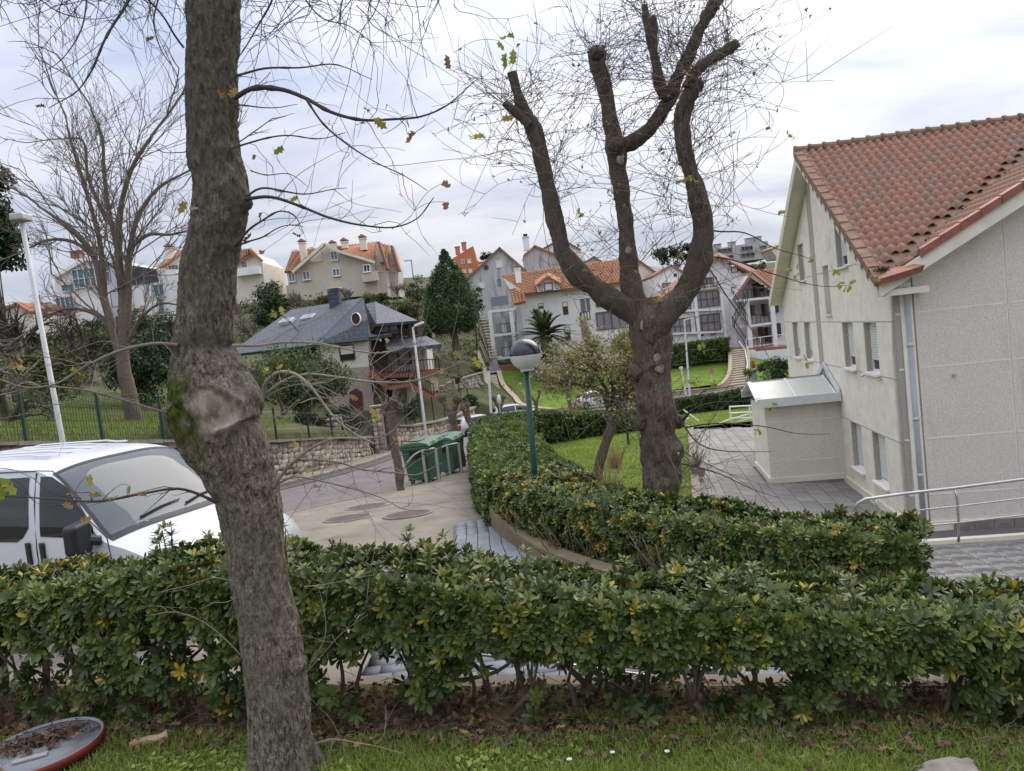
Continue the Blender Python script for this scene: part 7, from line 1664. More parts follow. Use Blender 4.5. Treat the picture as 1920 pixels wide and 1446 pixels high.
mm = MB(); mm.lathe([(rw, -.3), (rw, .05)], n=32); mm.v = [(v[0] * .72 + cc[0], -v[2] + cc[1], v[1] + cc[2]) for v in mm.v]; mm.build('pane', m_darkwood, rwin)
for px, py in ((541, 609), (581, 602)):
    a_, b_, c_, d_ = [np.array(v) for v in (E0, E1, R1, R0)]
    def onroof(px, py):
        n = np.cross(b_ - a_, d_ - a_); return onp(px, py, a_, n)
    p = [onroof(px - 15, py + 5), onroof(px + 8, py + 1.5), onroof(px + 16, py - 6), onroof(px - 6, py - 2.5)]; nn = np.cross(b_ - a_, d_ - a_); nn /= np.linalg.norm(nn); nn = nn if nn[2] > 0 else -nn
    o = MB().prism([v + nn * .45 for v in p], tuple(-nn * .4)).build('skylight', m_whitemetal, sl); cen = sum(p) / 4; MB().prism([cen + (v - cen) * .8 + nn * .46 for v in p], tuple(-nn * .05)).build('pane', m_glasspale, o)
# clad chimney
c = at(630, 575, 62.5); ch = MB(); ch.box((c[0], c[1], c[2] + .2), (.85, 1.0, 2.0)); ch.box((c[0], c[1], c[2] + 1.26), (.9, 1.06, .1)); o = ch.build('chimney', m_slatewall, sl)
uvl = o.data.uv_layers.new(name='UVMap')
for l in o.data.loops: v = o.data.vertices[l.vertex_index].co; uvl.data[l.index].uv = (v.x + v.y, v.z)
MB().box((c[0], c[1], c[2] + 1.5), (1.1, 1.25, .08)).build('chimney_cap', m_whitemetal, o); MB().box((c[0], c[1], c[2] + 1.4), (.4, .5, .3)).build('flue', m_galv, o)
# walls
wallpoly('upper_wall', F58, [(612, 692), (692, 688), (690, 637), (600, 646)], m_brickwhite, sl, 9)
wallpoly('side_wall', F60, [(500, 770), (612, 765), (600, 646), (490, 655)], m_brickwhite, sl, 8)
wallpoly('stone_base', F58, [(622, 780), (703, 775), (693, 688.3), (612, 692.3)], m_stone, sl, 9, .08)
F58.win(sl, 651, 661, 28, 29, m_darkwood, m_glass, 0, shutter=m_shutter_cream, sfrac=.62, proud=.12)
F58.win(sl, 583, 662, 26, 24, m_darkwood, m_glass, 1, proud=.1); F60.win(sl, 545, 668, 26, 24, m_darkwood, m_glass, 1, proud=.1)
wallpoly('garage_door', F58, [(657, 776), (682, 774), (679, 735), (668, 728), (656, 735)], m_maroon, sl, .1, .2)
wallpoly('cellar_door', F58, [(722, 757), (733, 756), (731, 721), (720, 722)], m_glass, sl, .05, -.9)
wallpoly('stone_wing', F58, [(700, 780), (762, 775), (757, 716), (694, 718)], m_stone, sl, 6, -1.0)
o = wallpoly('oval_window', F58, [(692, 712), (696, 716), (700, 714), (701, 706), (697, 702), (693, 704)], m_darkwood, sl, .06, .15)
# right wing: lower floor wall, canopy roofs, glazed loggia
wallpoly('wing_wall', F60, [(690, 712), (800, 700), (795, 650), (686, 640)], m_brickwhite, sl, 7, .6)
wallpoly('recess_shade', F58, [(691.5, 690), (722, 690), (718, 640), (690.5, 640)], m_darkwood, sl, .2, -1.3)  # dark panel standing in for the shade under the wing roof
F60.win(sl, 760, 669, 24, 28, m_darkwood, m_shutter_cream, 0, proud=.75, name='shuttered_door')
for px in (800,): 
    p = at(px, 700, 58.4); q = at(px - 5, 652, 58.4); MB().tube([tuple(p), (p[0], p[1], q[2])], .22, 10).build('column', m_brickwhite, sl)
uvpoly('roof', [at(727, 656, 56.6), at(828, 645, 56.6), at(800, 630.5, 60.5), at(714, 633, 60.5)], m_slate, sl, .3)
uvpoly('roof', [at(690, 632, 57.8), at(735, 627, 57.8), at(728, 622, 60), at(690, 626, 60)], m_slate, sl, .2)
uvpoly('roof', [at(706, 607, 58), at(783, 601, 58.5), at(703, 565.5, 63)], m_slate, sl, .22)
uvpoly('slate_flank', [at(706, 610, 58.3), at(694, 624, 60.5), at(685, 570, 63), at(703, 566, 63)], m_slatewall, sl, .2)
wallpoly('loggia_back', F60, [(697, 636), (785, 628), (780, 602), (695, 606)], m_blackmetal, sl, 3, .2)
for a_, b_ in ((703, 714), (715, 731), (732, 748)):
    wallpoly('loggia_pane', F60, [(a_ + 1, 628.5 - (a_ - 703) * .06), (b_, 627.5 - (b_ - 703) * .06), (b_ - 2, 607.5 - (b_ - 703) * .06), (a_ - 1, 608 - (a_ - 703) * .06)], m_glasswarm, sl, .05, .3)
for px in (749, 766): p = at(px + 2, 632, 59.2); q = at(px, 602, 59.2); MB().tube([tuple(p), (p[0], p[1], q[2])], .16, 8).build('column', m_blackmetal, sl)
balusters(sl, at(728, 638, 58.6), at(800, 631, 58.8), .72, .14)
# terrace and stairs
ta, tb = at(692, 703, 56.8), at(824, 694, 57.2); m = MB(); m.hexa([tuple(ta + [0, 0, -.35]), tuple(tb + [0, 0, -.35]), tuple(tb + [0, 3.5, -.35]), tuple(ta + [0, 3.5, -.35]), tuple(ta), tuple(tb), tuple(tb + [0, 3.5, 0]), tuple(ta + [0, 3.5, 0])]); m.build('terrace', m_redbrick, sl)
balusters(sl, ta + (tb - ta) * .28, tb, .85, .22); balusters(sl, tb, tb + [-.2, 3.2, .0], .85, .22)
for px in (815,): p = at(px, 730, 57.6); q = at(px - 3, 700, 57.6); MB().box((p[0], p[1], (p[2] + q[2]) / 2), (.5, .5, q[2] - p[2] + .2)).build('pier', m_stone, sl)
def flight(a, b, w=1.3, n=10):
    a = np.array(a, float); b = np.array(b, float); m = MB()
    for k in range(n):
        p = a + (b - a) * (k + .5) / n; m.box((p[0], p[1] + w / 2, p[2]), (abs(b[0] - a[0]) / n * 1.02, w, abs(b[2] - a[2]) / n * 1.6))
    m.bar(a + [0, 0, -.25], b + [0, 0, -.25], .2, .4); o = m.build('stair_flight', m_redbrick, sl); balusters(sl, a + [0, -.1, .1], b + [0, -.1, .1], .85, .22)
flight(at(694, 690, 56.2), at(728, 722, 56.0)); flight(at(768, 716, 56.2), at(815, 744, 56.4)); la, lb_ = at(728, 724, 55.9), at(768, 718, 56.1)
MB().hexa([tuple(la + [0, 0, -.3]), tuple(lb_ + [0, 0, -.3]), tuple(lb_ + [0, 1.4, -.3]), tuple(la + [0, 1.4, -.3]), tuple(la), tuple(lb_), tuple(lb_ + [0, 1.4, 0]), tuple(la + [0, 1.4, 0])]).build('landing', m_redbrick, sl); balusters(sl, la, lb_, .85, .22); balusters(sl, at(700, 700, 57.4), at(735, 698, 57.6), .85, .22)
# garden bits
lowp = [at(*p)[:2] for p in [(826, 735, 66), (850, 728, 68), (885, 722, 70), (905, 720, 71)]]
stone_wall('low garden wall on the slope below the cypress', lowp, lambda y: float(terr(0, 0)) * 0 + at(850, 735, 68)[2], lambda y: at(850, 716, 68)[2] + (y - 68) * .12, 60, .5, .3)
t = thing('garden_bench', 'slatted garden bench on the lawn below the terrace stairs', 'bench', at(838, 735, 64)); c = at(838, 733, 64)
for k in range(4): MB().box((c[0], c[1] + .1 * k, c[2] + .1 + .25 * k), (1.5, .06, .14)).build('slat', m_step, t)
for sx in (-.7, .7): MB().box((c[0] + sx, c[1] + .2, c[2] + .25), (.08, .5, 1.1)).build('leg', m_step, t)
# ------------------------------------------------------------------ white terrace houses beyond the street
def roofq(par, pts, mat=m_tileflat, th=.25): return uvpoly('roof', [at(*p) for p in pts], mat, par, th)
F85 = Fac((0, 85.0))
wa = thing('white_house', 'white house with orange tiled roof, dormer and outside stair behind the palm', 'house', at(1000, 692, 85))
wallpoly('wall', F85, [(976, 700), (1192, 682), (1186, 530), (1075, 537), (984, 549), (966, 560)], m_whitewall, wa, 9)
tiled_roof(wa, at(983, 552, 84.2), at(1188, 527, 84.2), at(1165, 486, 90), at(941, 517, 90))
tiled_roof(wa, at(963, 571, 82.8), at(985, 566, 82.8), at(984, 551, 84.3), at(953, 536, 86.5))
for k in range(2):
    s = 1 if k else -1; uvpoly('dormer_roof', [at(1027 + s * 24, 533 - s * 2.5, 83.2), at(1027, 516.5, 83.2), at(1027, 510, 87), at(1027 + s * 24, 524 - s * 2, 87)], m_tileflat, wa, .18)
wallpoly('dormer_wall', F85, [(1008, 549), (1049, 544), (1046, 531), (1027, 519), (1006, 535)], m_whitewall, wa, 2, 1.3)
F85.win(wa, 1027, 539, 16, 15, m_brownwood, m_shutter_cream, 0, proud=1.42, name='dormer_window'); F85.win(wa, 1013, 541, 5, 11, m_brownwood, m_glass, 0, proud=1.4, name='dormer_window'); F85.win(wa, 1043, 537, 6, 11, m_brownwood, m_glass, 0, proud=1.4, name='dormer_window')
c = at(973, 530, 87.5); chimney(wa, (c[0], c[1], c[2] - .2), .65, 1.7, m_whitewall)
for cx, cy, w, h, sf in [(1014, 574, 10, 10, .5), (1060, 578, 10, 24, .35), (1064, 625, 11, 24, .4), (1090, 600, 3, 26, 0)]: F85.win(wa, cx, cy, w, h, m_brownwood, m_glass, 0, shutter=m_shutter_cream, sfrac=sf)
for cx, cy, w, h in [(1093, 573, 8, 24), (1103, 571, 6, 22), (1096, 617, 12, 26)]: F85.win(wa, cx, cy, w, h, m_brownwood, m_glasspale, 1, proud=.1)
for a, b in [((1091, 602), (1107, 600)), ((1096, 648), (1114, 646)), ((1091, 602), (1107, 600))]: balusters(wa, at(*a, 84.4), at(*b, 84.4), .95, .3, m_darkwood, .09)
F85.win(wa, 1147, 600, 58, 34, m_brownwood, m_glasspale, 3, proud=.2, name='gallery_window'); F85.win(wa, 1142, 566, 50, 14, m_brownwood, m_glass, 2, proud=.2, name='gallery_window')
wallpoly('bay', F85, [(1117, 652), (1184, 645), (1181, 621), (1114, 627)], m_whitewall, wa, .6, .5)
F85.win(wa, 1080, 663, 10, 8, m_whitemetal, m_glass, 0); F85.win(wa, 1016, 669, 11, 10, m_brownwood, m_glass, 0)
p = at(975, 552, 84.6); q = at(985, 690, 84.6); MB().tube([tuple(p), (p[0] + .05, p[1], q[2])], .09, 8).build('downpipe', m_white, wa)
# stair tower of the white house
for y_, (xa, xb) in {582: (917, 965), 627: (922, 968), 671: (927, 972)}.items():
    a, b = at(xa, y_, 82.2), at(xb, y_ - 5, 82.2); MB().hexa([tuple(a + [0, 0, -.28]), tuple(b + [0, 0, -.28]), tuple(b + [0, 4, -.28]), tuple(a + [0, 4, -.28]), tuple(a), tuple(b), tuple(b + [0, 4, 0]), tuple(a + [0, 4, 0])]).build('gallery_slab', m_whitewall, wa)
    if y_ != 582: balusters(wa, a + [.9, 0, 0], b, 1.0, .45, m_blackmetal, .05)
for px, y_ in ((921, 82.3), (961, 82.3), (945, 85.8)):
    p = at(px + 9, 692, y_); q = at(px, 584, y_); MB().box((p[0], y_, (p[2] + q[2]) / 2), (.42, .42, q[2] - p[2])).build('pillar', m_whitewall, wa)
a, b = at(922, 575, 82.3), at(954, 571, 82.3); MB().hexa([tuple(a), tuple(b), tuple(b + [0, .06, 0]), tuple(a + [0, .06, 0]), tuple(a + [0, 0, 1.0]), tuple(b + [0, 0, 1.0]), tuple(b + [0, .06, 1.0]), tuple(a + [0, .06, 1.0])]).build('balcony_panel', m_glasspale, wa)
wallpoly('gable_side', F85, [(966, 560), (962, 700), (976, 700), (984, 549), (943, 520)], m_whitewall, wa, 6, -.3)
wallpoly('back_wall', F85, [(925, 690), (966, 685), (958, 585), (918, 590)], m_greywall, wa, .3, -2.2)
for (a, b) in [((903, 588), (926, 670)), ((908, 640), (929, 690))]:
    pa, pb = at(*a, 83), at(*b, 82); m = MB()
    for k in range(16): p = pa + (pb - pa) * k / 15; m.box((p[0], p[1], p[2]), (.9, .5, .1))
    m.bar(pa + [-.45, 0, 0], pb + [-.45, 0, 0], .1, .3); m.build('stair_flight', m_creamwall, wa); balusters(wa, pa + [-.5, 0, .1], pb + [-.5, 0, .1], 1.0, .5, m_darkwood, .06)
a, b = at(928, 688, 80.5), at(965, 683, 80.5); MB().hexa([tuple(a + [0, 0, -.9]), tuple(b + [2.4, 0, -.9]), tuple(b + [2.4, 5, -.9]), tuple(a + [0, 5, -.9]), tuple(a), tuple(b + [2.4, 0, 0]), tuple(b + [2.4, 5, 0]), tuple(a + [0, 5, 0])]).build('terrace', m_redbrick, wa)

# white house with the brown glazed galleries
F92 = Fac((0, 92.0))
wb = thing('white_house', 'white gabled house with brown framed gallery windows behind the pollarded tree', 'house', at(1300, 640, 92))
wallpoly('wall', F92, [(1190, 690), (1405, 660), (1400, 518), (1347, 483), (1232, 562), (1190, 575)], m_whitewall, wb, 9)
roofq(wb, [(1347, 479, 91.2), (1347, 473, 100), (1222, 556, 100), (1224, 570, 91.2)], m_tilebrown); roofq(wb, [(1347, 479, 91.2), (1425, 518, 91.2), (1425, 510, 100), (1347, 473, 100)], m_tilebrown)
for (cx, cy, w, h) in [(1325, 561, 46, 30), (1327, 605, 47, 32), (1275, 568, 40, 28), (1275, 612, 40, 30)]: F92.win(wb, cx, cy, w, h, m_brownwood, m_glasspale, 3, 1, proud=.15, name='gallery_window')
for (cx, cy, w, h) in [(1377, 506, 12, 10), (1378, 545, 13, 14)]: F92.win(wb, cx, cy, w, h, m_darkwood, m_shutter, 0)
for (ya, xa, xb) in [(541, 1308, 1350), (583, 1240, 1352), (625, 1240, 1354)]: wallpoly('floor_band', F92, [(xa, ya + 4), (xb, ya - 1), (xb, ya - 5), (xa, ya)], m_white, wb, .3, .35)
for px in (1300, 1350): wallpoly('pier', F92, [(px + 8, 640), (px + 14, 640), (px + 4, 545), (px - 2, 545)], m_white, wb, .25, .32)
balusters(wb, at(1308, 541, 91.4), at(1345, 537, 91.4), 1.1, .35, m_darkwood, .07); F92.win(wb, 1325, 527, 22, 12, m_darkwood, m_glasspale, 1)
F92.win(wb, 1314, 629, 12, 6, m_whitemetal, m_glass, 0); F92.win(wb, 1337, 627, 12, 6, m_whitemetal, m_glass, 0)

# white house with outside stair and balconies
F88 = Fac((0, 88.0))
wc = thing('white_house', 'white house with zigzag outside stair and balconies beside the cream building', 'house', at(1430, 655, 88))
wallpoly('wall', F88, [(1405, 665), (1520, 650), (1515, 545), (1460, 548), (1410, 515), (1385, 560), (1390, 660)], m_whitewall, wc, 8, -1.6)
wallpoly('wall_end', F88, [(1450, 655), (1520, 648), (1515, 552), (1450, 556)], m_whitewall, wc, .3, -.2)
tiled_roof(wc, at(1475, 562, 86.8), at(1540, 556, 86.8), at(1500, 500, 93), at(1410, 508, 93)); roofq(wc, [(1410, 509, 86.5), (1410, 505, 93), (1475, 557, 93), (1477, 563, 86.5)], m_tilebrown); roofq(wc, [(1410, 509, 86.5), (1372, 566, 86.5), (1372, 560, 93), (1410, 505, 93)], m_tilebrown)
for (ya, xa, xb) in [(562, 1382, 1448), (610, 1398, 1450), (655, 1400, 1452)]:
    a, b = at(xa, ya, 85.6), at(xb, ya - 7, 85.6); MB().hexa([tuple(a + [0, 0, -.28]), tuple(b + [0, 0, -.28]), tuple(b + [0, 3, -.28]), tuple(a + [0, 3, -.28]), tuple(a), tuple(b), tuple(b + [0, 3, 0]), tuple(a + [0, 3, 0])]).build('balcony', m_whitewall, wc); balusters(wc, a + [.8, 0, 0], b, 1.0, .4, m_blackmetal, .05)
for px in (1402, 1449): p = at(px + 6, 660, 85.7); q = at(px - 5, 565, 85.7); MB().box((p[0], p[1], (p[2] + q[2]) / 2), (.5, .4, q[2] - p[2])).build('pillar', m_whitewall, wc)
for cx, cy, w, h in [(1421, 543, 5, 26), (1431, 540, 4, 12), (1437, 581, 5, 24), (1413, 582, 5, 20), (1443, 627, 5, 28), (1430, 622, 4, 18), (1455, 574, 7, 24), (1460, 618, 7, 24)]: F88.win(wc, cx, cy, w, h, m_maroon, m_glass, 0, proud=.15 if cx > 1450 else -1.4 + .12)
for (a, b) in [((1376, 565), (1402, 608)), ((1374, 612), (1402, 656)), ((1402, 565), (1376, 612))]:
    pa, pb = at(*a, 85), at(*b, 85); m = MB()
    for k in range(13): p = pa + (pb - pa) * k / 12; m.box((p[0], p[1] + .5, p[2]), (.34, 1.1, .08))
    m.bar(pa, pb, .08, .22); m.build('stair_flight', m_galv, wc); balusters(wc, pa + [0, -.05, .1], pb + [0, -.05, .1], 1.0, .4, m_blackmetal, .05)
a, b = at(1370, 656, 83), at(1500, 648, 83); MB().hexa([tuple(a + [0, 0, -1.2]), tuple(b + [0, 0, -1.2]), tuple(b + [0, 8, -1.2]), tuple(a + [0, 8, -1.2]), tuple(a), tuple(b), tuple(b + [0, 8, 0]), tuple(a + [0, 8, 0])]).build('terrace', m_redbrick, wc)
wallpoly('terrace_wall', Fac((0, 82.8)), [(1410, 672), (1500, 692), (1500, 652), (1408, 660)], m_whitewall, wc, .3, .0); wallpoly('terrace_pier', Fac((0, 82.5)), [(1404, 678), (1418, 677), (1416, 656), (1402, 657)], m_whitewall, wc, .5, 0.0)
balusters(wc, at(1400, 652, 82.8), at(1480, 642, 82.8), .95, 1.4, m_white, .06)

# cream gabled houses in the middle distance
def gable_house(lab, Y, apex, left, right, base, depth, wall, roof, name='house', wins=(), ov=.4):
    F = Fac((0, Y)); t = thing(name, lab, 'house', at((left[0] + right[0]) / 2, base, Y))
    wallpoly('wall', F, [(left[0] + 12, base), (right[0] + 12, base - (right[0] - left[0]) * .112), right, apex, left], wall, t, depth)
    for a, b in ((left, apex), (apex, right)):
        A, B = np.array(F.P(*F.uz(*a), ov)), np.array(F.P(*F.uz(*b), ov)); up = np.array([0, 0, .28]); dv = np.array([0, depth + ov, 0]); e = (B - A) * .06
        A2 = A - e if a is left else A; B2 = B + e if b is right else B
        uvpoly('roof', [A2 + up, B2 + up, B2 + up + dv, A2 + up + dv], roof, t, .25)
    for (cx, cy, w, h, fr, pn, mu) in wins: F.win(t, cx, cy, w, h, fr, pn, mu)
    return t, F
gh, Fg = gable_house('grey streaked gable house with a round window and shuttered windows', 112, (937, 467), (872, 528), (1003, 524), 612, 12, m_greywall, m_tilebrown, 'grey_house', [(936, 495, 13, 14, m_whitemetal, m_shutter, 0), (903, 535, 13, 12, m_whitemetal, m_shutter, 0), (936, 530, 6, 13, m_darkwood, m_glasspale, 0)])
c = np.array(at(911.5, 501.5, 111.9)); mm = MB(); mm.lathe([(.34, -.1), (.34, .1)], n=20); mm.v = [(v[0] + c[0], -v[2] + c[1], v[1] + c[2]) for v in mm.v]; mm.build('round_window', m_glass, gh)
c = at(988, 470, 114); chimney(gh, c, .9, 1.9, m_white, None); MB().box((c[0], c[1], c[2] + 2.2), (.6, .6, .5)).build('cowl', m_blackmetal, gh)
gable_house('white gabled house with a red tiled roof behind the pollard limb', 124, (1003, 463), (983, 480), (1048, 482), 560, 10, m_greywall, m_tileflat, 'red_roofed_house')
t, F_ = gable_house('brown roofed villa on the hilltop behind the left pollard limb', 140, (1052, 449), (1008, 474), (1088, 470), 500, 12, m_whitewall, m_tilebrown, 'brown_roofed_villa', [(1073, 478, 14, 8, m_white, m_glasspale, 1)])
gable_house('cream gabled house between the left and middle pollard limbs', 108, (1113, 484), (1060, 520), (1165, 515), 610, 11, m_creamwall, m_tilebrown, 'cream_house', [(1098, 525, 6, 22, m_brownwood, m_glass, 0), (1120, 550, 24, 14, m_brownwood, m_glasspale, 2), (1140, 525, 8, 10, m_brownwood, m_shutter, 0)])
gable_house('cream house with stepped brown roofs behind the middle limb', 112, (1190, 486), (1150, 505), (1240, 520), 600, 11, m_creamwall, m_tilebrown, 'cream_house', [(1215, 540, 14, 10, m_brownwood, m_glasspale, 1)])
gable_house('small white dormered house with red roof left of the right limb', 104, (1258, 500), (1225, 520), (1290, 518), 600, 10, m_whitewall, m_tilebrown, 'white_dormer_house', [(1266, 516, 8, 8, m_white, m_glass, 0), (1250, 535, 16, 9, m_brownwood, m_glasspale, 1)])

# orange building on the hill
F150 = Fac((0, 150.0)); og = thing('orange_building', 'orange apartment building with a steep single-pitch roof on the hill', 'building', at(875, 525, 150))
wallpoly('wall', F150, [(845, 531), (902, 527), (898, 490), (894, 489), (887, 461), (845, 487)], m_orangewall, og, 12); wallpoly('wing', F150, [(896, 527), (912, 524), (910, 489), (896, 491)], m_orangewall, og, 8, -.5)
wallpoly('balcony', F150, [(897, 503), (911, 501), (911, 495), (897, 497)], m_creamwall, og, .4, .8)
for cx, cy, w, h in [(868, 491, 7, 8), (880, 490, 7, 8), (870, 509, 8, 7), (882, 508, 7, 7), (852, 495, 6, 9), (852, 513, 6, 10)]: F150.win(og, cx, cy, w, h, m_white, m_shutter if cx > 869 else m_glasspale, 0 if cx > 869 else 1, proud=.15)
for px, py in ((859, 478), (871, 470)): c = at(px, py, 152); chimney(og, c, .9, 1.5, m_orangewall, None)

# beige house on the hill
F105 = Fac((0, 105.0)); bg = thing('beige_house', 'beige hillside house with orange tiled roof, chimneys and white windows', 'house', at(640, 560, 105))
wallpoly('wall', F105, [(545, 566), (712, 553), (700, 492), (640, 473), (610, 461), (575, 482), (551, 510), (538, 512)], m_beigehouse, bg, 10)
tiled_roof(bg, at(533, 510.5, 104.4), at(552, 509, 104.4), at(592, 466, 109), at(547, 472, 109), m_tile2, .35, .5); tiled_roof(bg, at(552, 509.5, 104.2), at(575, 483, 104.3), at(600, 466, 108), at(590, 466.5, 108.5), m_tile2, .35, .5)
tiled_roof(bg, at(638, 472, 104.2), at(701, 490.5, 104.2), at(709, 454, 110), at(625, 462.5, 110), m_tile2, .35, .5)
for a, b in (((549, 511), (609, 457.5)), ((609, 457.5), (640, 473)), ((640, 473), (703, 492))): MB().bar(at(*a, 104), at(*b, 104), .8, .35).build('verge', m_fascia, bg)
for k, (x0, x1, ya, yb) in enumerate([(703, 727, 454, 505), (727, 748, 461, 508)]):
    Fk = Fac((0, 106.5 + k * 3)); wallpoly('gable_bay', Fk, [(x0 - 2, 560), (x1 + 2, 556), (x1 - 3, 500), (x0 + 7, ya + 3), (x0 - 2, 490)], m_beigehouse, bg, 6, .3)
    MB().bar(at(x0 + 7, ya, 105.5 + k * 3) + [0, .6, 0], at(x1, yb, 105.5 + k * 3) + [0, .6, 0], 2.2, .3).build('verge', m_redtrim, bg); Fk.win(bg, x0 + 9, 503, 9, 15, m_white, m_glasspale, 1, proud=.5)
tiled_roof(bg, at(712, 495, 106), at(726, 492, 106), at(731, 461, 112), at(711, 456, 112), m_tile2, .35, .5)
wallpoly('balcony_box', F105, [(683, 531), (712, 527), (709, 510), (682, 514)], m_beigehouse, bg, 1.2, 1.4)
for cx, cy, w, h in [(548, 521, 12, 15), (575, 517, 14, 16), (631, 511, 14, 14), (627, 480, 13, 17), (691, 505, 13, 14)]: F105.win(bg, cx, cy, w, h, m_white, m_glasspale, 1, proud=.25 if cx < 680 else 1.5, sill=m_white)
wallpoly('loggia', F105, [(581, 493), (604, 490), (602, 468), (594, 474), (581, 489)], m_creamwall, bg, .1, .12)
for px, py, h in ((571, 487, 2.6), (625, 464, .7), (647, 461, .8), (682, 464, 1.5)): c = at(px, py, 106.5); chimney(bg, (c[0], c[1], c[2] - .4), .85, h, m_creamwall)
# left twin
F102 = Fac((0, 102.0)); b2 = thing('beige_house', 'pale gabled house with corner balcony on the hill behind the near trunk', 'house', at(420, 570, 102))
wallpoly('wall', F102, [(285, 600), (502, 575), (491, 492), (470, 473), (440, 495), (400, 500), (355, 468), (295, 505)], m_creamwall, b2, 10)
roofq(b2, [(284, 512, 101.4), (355, 462, 101.4), (355, 458, 109), (290, 500, 109)]); roofq(b2, [(355, 462, 101.4), (430, 506, 101.4), (430, 496, 109), (355, 458, 109)]); tiled_roof(b2, at(430, 500, 101.2), at(470, 476, 101.2), at(470, 466, 107), at(430, 470, 107), m_tile2, .35, .5); roofq(b2, [(470, 467, 101), (494, 489, 101), (490, 484, 107), (470, 464, 107)])
wallpoly('balcony_box', F102, [(447, 520), (492, 514), (490, 500), (447, 505)], m_whitewall, b2, 1.2, 1.2); F102.win(b2, 458, 497, 12, 14, m_white, m_glasspale, 0); F102.win(b2, 325, 502, 16, 8, m_darkwood, m_glasspale, 1); F102.win(b2, 322, 538, 20, 14, m_white, m_glassblue, 1); F102.win(b2, 316, 523, 34, 10, m_whitemetal, m_glassblue, 1, proud=.4)
c = at(320, 482, 104); chimney(b2, (c[0], c[1], c[2] - .3), .9, 1.4, m_creamwall)
# modern glazed building
F90 = Fac((0, 90.0)); mb_ = thing('modern_building', 'modern white building with blue glazing behind the bare tree', 'building', at(200, 615, 90))
wallpoly('wall', F90, [(60, 640), (345, 600), (330, 505), (290, 505), (235, 495), (160, 487), (105, 520), (95, 590), (55, 595)], m_whitewall, mb_, 10)
wallpoly('tower', F90, [(212, 600), (232, 598), (222, 480), (205, 482)], m_pipe, mb_, 2, .3); wallpoly('slate_box', F90, [(246, 535), (298, 528), (293, 505), (246, 498)], m_slatewall, mb_, 3, .2)
for cx, cy, w, h, mu in [(160, 522, 44, 36, 3), (200, 510, 18, 40, 1), (125, 570, 34, 26, 3), (90, 585, 30, 26, 2), (230, 560, 40, 30, 3), (300, 545, 20, 24, 1), (305, 575, 10, 30, 0), (130, 540, 26, 14, 1)]: F90.win(mb_, cx, cy, w, h, m_whitemetal, m_glassblue, mu, 1 if h > 30 else 0, proud=.3)
wallpoly('roof_slab', F90, [(105, 524), (165, 489), (245, 497), (245, 492), (163, 483), (100, 520)], m_white, mb_, 10, .5)
c = at(146, 484, 92); chimney(mb_, c, 1.1, .7, m_redtrim, None)
gable_house('red roofed house peeping between the trees at far left', 82, (35, 572), (-30, 600), (62, 590), 640, 10, m_creamwall, m_tileflat, 'red_roofed_house')
# long building on the far hill
F260 = Fac((0, 260.0)); lg_ = thing('long_building', 'long grey building with strip windows on the far hilltop', 'building', at(1390, 495, 260))
wallpoly('wall', F260, [(1335, 497), (1442, 484), (1440, 452), (1420, 453), (1395, 458), (1335, 468)], m_greywall, lg_, 15)
for cx, cy, w, h in [(1358, 470, 28, 7), (1400, 466, 22, 8), (1360, 483, 30, 7), (1402, 478, 26, 7), (1430, 463, 12, 5)]: F260.win(lg_, cx, cy, w, h, m_galv, m_glass, 2, proud=.4)
for px, py in ((1345, 464), (1372, 460), (1404, 453), (1420, 450)): c = at(px, py, 262); chimney(lg_, (c[0], c[1], c[2] - 1), 2.2, 2.0, m_greywall, None)
gable_house('small orange roofed house on the far hill by the cream gable', 240, (1468, 457), (1446, 468), (1490, 466), 485, 10, m_creamwall, m_tileflat, 'orange_roofed_house')
lb = at(776, 530, 118); lt = at(771, 488, 118); t = thing('street_lamp', 'thin grey lamp post on the hill beside the beige house', 'street lamp', lb); MB().tube([tuple(lb - [0, 0, 2]), tuple(lt)], .1, 6).build('post', m_galv, t); MB().box(lt + [-.5, 0, 0], (1.2, .3, .15)).build('lantern', m_galv, t)

# ------------------------------------------------------------------ sloping lawn, stairs and low walls in front of the white houses
def quadstrip(name, L, Rr, mat, n=20, lab=None):
    A = resample([at(*p) for p in L], n); B = resample([at(*p) for p in Rr], n); s = np.linspace(0, 1, 12)[None, :, None]; G = A[:, None] * (1 - s) + B[:, None] * s; o = grid_mesh(name, G[..., 0], G[..., 1], G[..., 2] + .12, mat); struct(o, lab); return o
quadstrip('slope_lawn', [(930, 697, 80), (950, 740, 72), (985, 768, 66), (1010, 770, 66)], [(1190, 690, 86), (1190, 700, 82), (1150, 735, 74), (1100, 764, 68)], m_lawn, 20, 'steep lawn below the palm')
quadstrip('slope_lawn', [(1260, 668, 88), (1255, 700, 80), (1250, 735, 72)], [(1368, 668, 84), (1362, 705, 77), (1350, 722, 73)], m_lawn, 20, 'sloping lawn left of the stone stairs')
quadstrip('slope_lawn', [(1408, 672, 82), (1405, 700, 77), (1400, 735, 72)], [(1500, 690, 82), (1500, 710, 77), (1500, 735, 72)], m_lawn, 20, 'sloping lawn right of the stone stairs')
